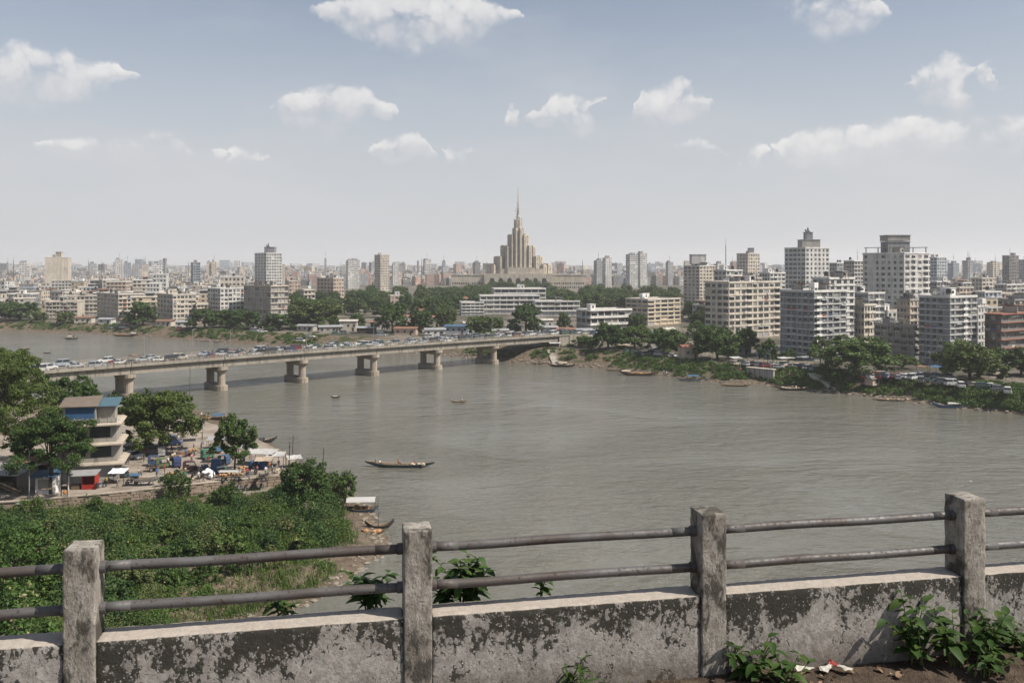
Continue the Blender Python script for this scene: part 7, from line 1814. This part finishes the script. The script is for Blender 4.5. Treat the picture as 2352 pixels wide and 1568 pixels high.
# rubble of the far bank: too small to pick apart
rk_v, rk_f = [], []
proto_ico = [tuple(v.co) for v in RK[0].vertices]; ico_f = [tuple(p.vertices) for p in RK[0].polygons]
for (u0, u1, o0, o1, n, s0, s1) in [(880, 1100, -.5, 4, 160, .4, 1.6), (1180, 1420, -.3, 3.5, 150, .3, 1.3), (1420, 1900, -.3, 2.5, 170, .3, 1.2), (1900, 2250, -.3, 2.2, 170, .3, 1.3), (2250, 2400, -.3, 1.5, 60, .3, 1.0), (-200, 700, -.2, 2, 200, .3, 1.2)]:
    for (x, y, z) in bank_spots(u0, u1, o0, o1, n):
        s = rp.uniform(s0, s1); a = rp.uniform(0, 6); b = len(rk_v); f3 = rp.uniform(.6, 1.2)
        rk_v += [(x + (p[0] * math.cos(a) - p[1] * math.sin(a)) * s * 1.3, y + (p[0] * math.sin(a) + p[1] * math.cos(a)) * s * f3, z + p[2] * s) for p in proto_ico]; rk_f += [tuple(b + i for i in f) for f in ico_f]
mb = MB(); mb.v = rk_v; mb.f = rk_f; mb.m = [0] * len(rk_f)
tag(mb.build('bank_rubble', 'rock'), 'broken stone and rubble along the far waterline', 'rubble', kind='stuff')
# --- right bank: parked cars, stalls, hut, walls, steps
i = 0
for u in range(1985, 2185, 11):
    i += 1; kind = rv.choice(('saloon', 'hatch', 'suv', 'van')); cn, cc = rv.choice(CARC); v = 868 - (u - 1985) * .005; q = PX(u, v, CG)
    put(CARS[kind], kind, (q.x, q.y, CG + .012), rv.uniform(.7, 1.1), f'{cn} {KN[kind]} parked by the bank, {ordinal(i)} in the front row', 'car', 'cars parked on the far bank', cc)
i = 0
for u in list(range(1440, 1560, 15)) + list(range(1690, 1880, 14)) + list(range(1990, 2330, 18)):
    i += 1; kind = rv.choice(('saloon', 'hatch', 'suv', 'van')); cn, cc = rv.choice(CARC); Y = 300 + (1700 - u) * .10 + rv.uniform(0, 8) + (10 if u < 1560 else 0) - (4 if u > 1990 else 0); x = (u - U0) / F * Y
    put(CARS[kind], kind, (x, Y, CG + .012), rv.uniform(-.4, 1.4), f'{cn} {KN[kind]} on the bank road, {ordinal(i)} counting from the bridge', 'car', 'cars on the bank road', cc)
for (u, v, w, d, h, rz, m, lab) in [(1690, 836, 4, 3, 2.4, .3, 'white_sheet', 'white awning on the bank road before the slimmer tree'), (1735, 838, 5, 3, 2.4, .5, 'tan_sheet', 'tan awning beside the retaining wall'), (1805, 838, 6, 3, 2.6, .4, 'white_sheet', 'cream awning at the foot of the grey block'), (1850, 836, 6, 3.4, 2.5, .5, 'roof_tin', 'grey tin awning at the foot of the grey block'), (1505, 812, 5, 3, 2.5, .2, 'white_sheet', 'white parasol-like awning under the rain trees'), (1430, 806, 6, 3, 2.6, .4, 'tan_sheet', 'pinkish awning beside the bridge end'), (2150, 858, 5, 3, 2.4, .6, 'blue_sheet', 'teal awning at the end of the parked cars'), (2118, 856, 3, 2.5, 2.2, .6, 'roof_rust', 'rusty awning behind the parked cars'), (2290, 875, 5, 3, 2.4, .6, 'tan_sheet', 'tan awning beyond the big leafy tree'),
                                    (1560, 815, 5, 3.5, 2.6, .3, 'roof_tin', 'grey awning between the rain trees and the hut'), (1620, 822, 5, 3, 2.6, .2, 'white_sheet', 'white awning beside the red-roofed hut'), (1275, 800, 5, 3, 2.4, .1, 'white_sheet', 'white awning below the bridge ramp'), (1395, 800, 6, 3.5, 2.6, .3, 'tan_sheet', 'beige awning where the bridge ramp ends')]:
    q = PX(u, v, CG); awning(q.x, q.y, CG, w, d, h, rz, m, lab)
def hut(u, v, w, d, h, rz, wall, roof, lab, z=CG, pitch=.9, name='hut', cat='hut'):
    q = PX(u, v, z); root = empty(name, (q.x, q.y, z - .1), rz, lab, cat)
    mb = MB(); mb.box(-w/2, w/2, 0, d, 0, h); mb.build('wall', wall, root)
    mb = MB(); e = .5; mb.add([(-w/2-e, -e, h), (w/2+e, -e, h), (w/2+e, d+e, h), (-w/2-e, d+e, h), (-w/2-e, d/2, h+pitch), (w/2+e, d/2, h+pitch)], [(0,3,2,1),(0,1,5,4),(2,3,4,5),(1,2,5),(3,0,4)]); mb.build('roof', roof, root)
    for k in range(max(1, int(w / 3))):
        x = -w/2 + w * (k + .5) / max(1, int(w / 3)); link('window', window_mesh(1.1, 1.1, 'wood_dark'), root, (x, -.04, h * .58))
    mb = MB(); mb.box(w * .22, w * .22 + .9, -.05, -.002, .1, 2.1); mb.build('door', 'wood_dark', root)
for a in [(1588, 824, 6, 5, 4.4, .3, 'wall_beige', 'roof_terracotta', 'small house with bright red roof between two round bank trees'), (2015, 884, 4.2, 3.0, 2.2, .5, 'wall_pink', 'roof_pale', 'tiny flat-topped hut standing on the bank slope', 3.0, .15), (1700, 815, 10, 5, 3.2, .3, 'wall_concrete', 'roof_tin', 'grey tin-roofed sheds behind the slimmer tree'), (1770, 822, 7, 4, 3.4, .5, 'wall_blue_grey', 'roof_tin', 'blue-grey shack at the foot of the grey block'), (1380, 790, 8, 5, 3.4, .2, 'wall_white', 'roof_tin', 'white shop under the bridge ramp'), (1480, 780, 8, 5, 3.5, .3, 'wall_cream', 'roof_tin', 'cream shop behind the rain trees'), (1540, 776, 6, 5, 4.2, .4, 'wall_white', 'roof_pale', 'white gatehouse behind the rain trees')]:
    hut(*a)
for k, (u, Y, w, h, wall, roof) in enumerate([(760, 445, 12, 3.2, 'wall_concrete', 'roof_tin'), (800, 455, 9, 5.5, 'wall_cream', 'roof_pale'), (842, 440, 10, 3.0, 'wood_dark', 'roof_tin'), (868, 470, 9, 4.0, 'wall_white', 'roof_rust'), (930, 430, 11, 3.4, 'wall_pink', 'roof_rust'), (1000, 425, 10, 3.2, 'wall_white', 'roof_tin'), (1048, 440, 12, 3.8, 'wall_blue_grey', 'blue_sheet'), (1085, 455, 9, 4.5, 'wall_white', 'roof_pale'), (1150, 420, 8, 3.2, 'wall_cream', 'roof_tin'), (1180, 440, 8, 3.6, 'wall_white', 'roof_tin'), (1260, 432, 10, 3.8, 'wall_concrete', 'roof_tin'), (1300, 425, 9, 3.4, 'wall_white', 'roof_rust'),
                                             (960, 470, 12, 4, 'wall_beige', 'roof_rust'), (1010, 500, 12, 5, 'wall_cream', 'roof_terracotta'), (935, 505, 10, 5, 'wall_white', 'roof_terracotta'), (700, 455, 9, 3.0, 'wall_concrete', 'roof_tin'), (590, 470, 8, 3, 'wall_white', 'roof_tin'), (190, 520, 10, 3.4, 'wall_cream', 'roof_rust'), (240, 512, 8, 3, 'wall_white', 'roof_tin'), (290, 508, 8, 3, 'wall_pink', 'roof_rust'), (375, 492, 9, 3.2, 'wall_cream', 'roof_rust'), (420, 486, 8, 3, 'wall_white', 'roof_tin'), (1250, 470, 10, 5, 'wall_white', 'roof_pale'), (1345, 425, 8, 3, 'wall_beige', 'roof_tin'), (980, 560, 14, 6, 'wall_pink', 'roof_terracotta'), (1395, 650, 16, 7, 'wall_white', 'roof_terracotta'), (1075, 700, 20, 8, 'wall_cream', 'roof_terracotta')]):
    v = V0 + (CAMZ - CG) * F / Y
    rn = {'roof_tin': 'grey tin', 'roof_pale': 'pale flat', 'roof_rust': 'rusty', 'roof_terracotta': 'red tiled', 'blue_sheet': 'bright blue'}[roof]; wn = dict(PAL).get(wall, 'dark timber')
    near_ = 'beyond the bridge' if u > 640 else 'on the far bank promenade'
    hut(u, v, w, 6, h, rv.uniform(-.2, .3), wall, roof, f'{wn} shack with {rn} roof {near_}, ' + (f'{ordinal(k + 1)} shack along' if Y < 520 else 'among park trees' + [' near the spire', ' on the town side', ' beside the wing'][k % 3]), name='shack', cat='shack', pitch=1.4 if Y > 520 else .8)
i = 0
for u, Y in [(690, 425), (715, 428), (772, 432), (790, 436), (876, 424), (985, 412), (1020, 415), (1070, 418), (250, 503), (268, 502), (284, 501), (305, 500), (415, 478), (430, 474), (585, 452), (604, 448)]:
    i += 1; kind = rv.choice(('saloon', 'hatch', 'suv', 'van')); cn, cc = rv.choice(CARC); x = (u - U0) / F * Y
    put(CARS[kind], kind, (x, Y, bank_z(x, Y) + .012), rv.uniform(-.3, .3), f'{cn} {KN[kind]} on the far promenade beyond the bridge, {ordinal(i)} along', 'car', 'cars beyond the bridge', cc)
# retaining wall, steps and jetty of the right bank
wl_ = [PX(1716, 866, 1.6), PX(1776, 872, 1.6)]
d = (wl_[1] - wl_[0]); L = d.length; d.normalize(); nn = Vector((d.y, -d.x, 0))
root = empty('bank_wall', wl_[0], 0, 'short grey retaining wall with tan face on the far bank by the pale lamp pole', 'wall')
mb = MB(); mb.obox((0, 0, 0), d, nn, 0, L, -1.2, 0, -1.5, 3.3); mb.build('wall_body', 'wall_concrete', root)
mb = MB(); mb.obox((0, 0, 0), d, nn, -.3, L + .3, -1.4, .25, 3.303, 3.55); mb.build('coping', 'trim_cream', root)
for k in range(5): mb = MB(); mb.obox((0, 0, 0), d, nn, L * (k + .1) / 5, L * (k + .1) / 5 + .5, .002, .35, -1.5, 3.2); mb.build('buttress', 'wall_concrete', root)
for (u, v, w, lab, rz) in [(1955, 898, 9, 'broad concrete landing steps below the parked cars', .45), (1310, 836, 14, 'pale concrete slipway steps beside the bridge abutment', .15), (430, 778, 9, 'pale landing steps on the far bank below the corner block', -.2), (205, 764, 9, 'earth-coloured landing steps on the far bank', -.1), (640, 792, 8, 'landing steps beside the trees beyond the bridge', -.25)]:
    q = PX(u, v, .3); root = empty('landing_steps', (q.x, q.y, 0), rz, lab, 'steps')
    for k in range(12): mb = MB(); mb.box(-w/2, w/2, k * 1.15, k * 1.15 + 1.3, -.6 + k * .40 - .3, .05 + k * .42); mb.build('step', 'roof_pale', root)
# people on the far bank (tiny)
for k in range(26):
    u = rv.choice((1450, 1520, 1640, 1700, 1760, 1820, 2000, 2060, 2120, 2170, 2260)) + rv.uniform(-14, 14); Y = 296 + (1700 - u) * .085 + rv.uniform(-2, 6); x = (u - U0) / F * Y
    sh = rv.choice(SHIRT)[0]; person(rv.choice(('stand', 'walk')), (x, Y, bank_z(x, Y)), rv.uniform(0, 6), sh, f'on the far bank road, {ordinal(k + 1)} in the crowd')

# ================================================================== plants and litter by the parapet
leafmat('weed_leaf', (0.024, 0.055, 0.011), (0.050, 0.100, 0.020), (0.11, 0.165, 0.04), rough=.62, trans=.2)
plain('stem_green', (0.10, 0.12, 0.04), .7, .3, 8)
def leaf_shape(L, Wd, n=5, fold=.25, droop=.25):
    V, Fc = [], []
    for i in range(n + 1):
        t_ = i / n; w = Wd * math.sin(math.pi * min(1, t_ * .92 + .04)) ** .8 * (1.15 - .45 * t_); z = -droop * L * t_ * t_
        V += [(t_ * L, -w, z + fold * w), (t_ * L, 0, z), (t_ * L, w, z + fold * w)]
    for i in range(n):
        a = i * 3; Fc += [(a, a + 3, a + 4, a + 1), (a + 1, a + 4, a + 5, a + 2)]
    mb = MB(); mb.add(V, Fc); return mb.mesh('leaf', ['weed_leaf'], smooth=True)
LEAF = [leaf_shape(.105, .030), leaf_shape(.085, .026, fold=.35, droop=.4), leaf_shape(.12, .032, droop=.45), leaf_shape(.07, .024, droop=.1)]
LONG = [leaf_shape(.16, .016, 6, .3, .4), leaf_shape(.14, .014, 6, .3, .6)]
rl = random.Random(66)
def weed(x, dout, z, hgt, stems, spread, label, leaves=LEAF, step=.045, rise=None, name='weed_plant', lsc=1.0):
    b = par(x, dout); b.z = z
    root = empty(name, b, 0, label, 'plant')
    for s in range(stems):
        a = rl.uniform(0, 6.283); l = hgt * rl.uniform(.6, 1.05); lean = spread * rl.uniform(.3, 1.0)
        pts = []; n = 7; bx, by = rl.gauss(0, .05), rl.gauss(0, .03)
        for k in range(n + 1): f = k / n; pts.append(Vector((bx + math.cos(a) * lean * f ** 1.5, by + math.sin(a) * lean * .55 * f ** 1.5, l * f * (1 - .12 * f))))
        mb = MB(); mb.tube([tuple(p) for p in pts], [.006 * (1 - .75 * k / n) + .0015 for k in range(n + 1)], 5); mb.build('stem', 'stem_green', root, smooth=True)
        cnt = int(l / step); ph = rl.uniform(0, 6)
        for k in range(cnt):
            f = .18 + .82 * (k + 1) / cnt; i0 = min(n - 1, int(f * n)); p = pts[i0].lerp(pts[i0 + 1], f * n - i0) if i0 < n else pts[n]
            ang = ph + k * 2.4; o = link('leaf', rl.choice(leaves), root, p)
            o.rotation_euler = (rl.uniform(-.35, .35), rl.uniform(-.65, .25), ang); sc_ = rl.uniform(.7, 1.25) * (1.1 - .35 * f) * lsc; o.scale = (sc_,) * 3
def px_par(u, front=True):
    best = min(((abs(U0 + p.x / p.y * F - u), x_) for x_ in np.arange(-5, 6, .01) for p in [par(x_)]), key=lambda z_: z_[0]); return float(best[1])
weed(px_par(1090), .42, PG + .55, .46, 10, .30, 'tall leafy weed rising behind the wall beside the second post', step=.026, lsc=1.3)
weed(px_par(1040), .45, PG + .52, .28, 4, .22, 'low leafy weed tucked beside the second post on the river side', step=.026, lsc=1.3)
weed(px_par(870), .42, PG + .55, .38, 9, .36, 'leafy weed on the river side just before the second post', step=.026, lsc=1.3)
weed(px_par(645), .45, PG + .52, .26, 4, .14, 'small dark-leaved weed peeping over the wall between the first two posts', step=.026, lsc=1.3)
weed(px_par(1280), .42, PG + .55, .20, 2, .05, 'tiny sprig peeping over the wall between the second and third posts', step=.026, lsc=1.3)
weed(px_par(1310), -.10, PG - .02, .40, 5, .22, 'grassy weed at the foot of the wall before the third post', LONG + LEAF[3:], .04)
weed(px_par(1345), -.16, PG - .02, .22, 6, .25, 'low grass tuft at the foot of the wall near the soil edge', LONG, .05)
weed(px_par(1715), -.14, PG - .02, .42, 9, .26, 'leafy weed growing against the foot of the third post', lsc=1.3)
weed(px_par(1760), -.30, PG - .02, .30, 7, .30, 'low leafy weed spreading on the soil beside the third post', lsc=1.3)
weed(px_par(2090), -.12, PG, .62, 8, .26, 'tall leafy weed climbing the wall before the last post', lsc=1.3)
weed(px_par(2160), -.22, PG, .45, 9, .34, 'bushy weed on the soil between the tall weed and the last post', lsc=1.3)
weed(px_par(2235), -.16, PG, .48, 9, .34, 'bushy weed hiding the foot of the last post', lsc=1.3)
weed(px_par(2190), -.42, PG, .30, 8, .34, 'low spreading weed on the soil nearest the view edge', lsc=1.3)
weed(px_par(2330), -.12, PG, .30, 8, .36, 'creeping weed beyond the last post', lsc=1.3)
weed(px_par(2420), -.15, PG, .36, 8, .40, 'creeping weed at the very end of the wall', lsc=1.3)
# litter and dead leaves on the soil
plain('dead_leaf', (0.20, 0.13, 0.075), .8, .4, 20, obj=False); plain('pale_leaf', (0.28, 0.22, 0.15), .8, .3, 20); plain('paper', (0.45, 0.43, 0.38), .7, .15, 15); plain('foil_red', (0.28, 0.05, 0.04), .4, .3, 20)
def flat_leaf(m, L, Wd):
    mb = MB(); n = 4; V = []
    for i in range(n + 1): t_ = i / n; w = Wd * math.sin(math.pi * min(1, t_ * .9 + .05)); V += [(t_ * L - L/2, -w, .012 * math.sin(t_ * 3) + .01), (t_ * L - L/2, 0, .004), (t_ * L - L/2, w, .015 * math.cos(t_ * 4) + .01)]
    mb.add(V, [f for i in range(n) for f in ((i*3, i*3+3, i*3+4, i*3+1), (i*3+1, i*3+4, i*3+5, i*3+2))]); return mb.mesh('leaf', [m])
DL = [flat_leaf('dead_leaf', .09, .025), flat_leaf('dead_leaf', .07, .022), flat_leaf('pale_leaf', .08, .024)]
for k in range(150):
    x = rl.uniform(-.2, 5.2); b = par(x, -rl.uniform(.03, 1.1)); o = link('dead_leaf', rl.choice(DL), None, (b.x, b.y, PG + .02 + .05 * mnoise.noise((b.x * 1.3, b.y * 1.3, 0))), rl.uniform(0, 6))
    o.rotation_euler = (rl.uniform(-.3, .3), rl.uniform(-.3, .3), rl.uniform(0, 6)); s = rl.uniform(.5, 1.1); o.scale = (s, s, s); tag(o, 'dry brown fallen leaf on the soil below the wall', 'leaf', 'fallen leaves below the wall')
for (u, dd_, m, L, lab, rz) in [(1835, -.10, 'paper', .16, 'crumpled pale wrapper lying on the soil, the flatter one', .2), (1880, -.12, 'paper', .15, 'crumpled white wrapper lying on the soil beside red foil', .9), (1905, -.06, 'foil_red', .11, 'crumpled red foil on the soil at the wall foot', 2.0), (1918, -.15, 'paper', .12, 'twisted white paper scrap beside the red foil', 2.6)]:
    b = par(px_par(u), dd_); mb = MB(); n = 5
    V = [(-L/2 + L * i / n, -.03 + .06 * j / n * (1 + .4 * math.sin(i)), .02 + .025 * abs(mnoise.noise((i * .9, j * .9, u)))) for i in range(n + 1) for j in range(n + 1)]
    mb.add(V, [(i * (n+1) + j, (i+1) * (n+1) + j, (i+1) * (n+1) + j + 1, i * (n+1) + j + 1) for i in range(n) for j in range(n)])
    tag(mb.build('wrapper', m, None, (b.x, b.y, PG + .02), rz), lab, 'litter')
# ================================================================== haze
t = NT('haze_air')
pv = t.n('ShaderNodeVolumePrincipled')
pv.inputs['Color'].default_value = (0.97, 0.98, 1.0, 1)
pv.inputs['Density'].default_value = HAZE = 0.00013
pv.inputs['Anisotropy'].default_value = 0.25
t.l(pv.outputs[0], t.out.inputs['Volume'])
mb = MB(); mb.box(-12300, 12300, -420, 9300, -3.6, 152)
tag(mb.build('haze', 'haze_air'), 'thin pale river haze over the town', 'haze', kind='stuff')
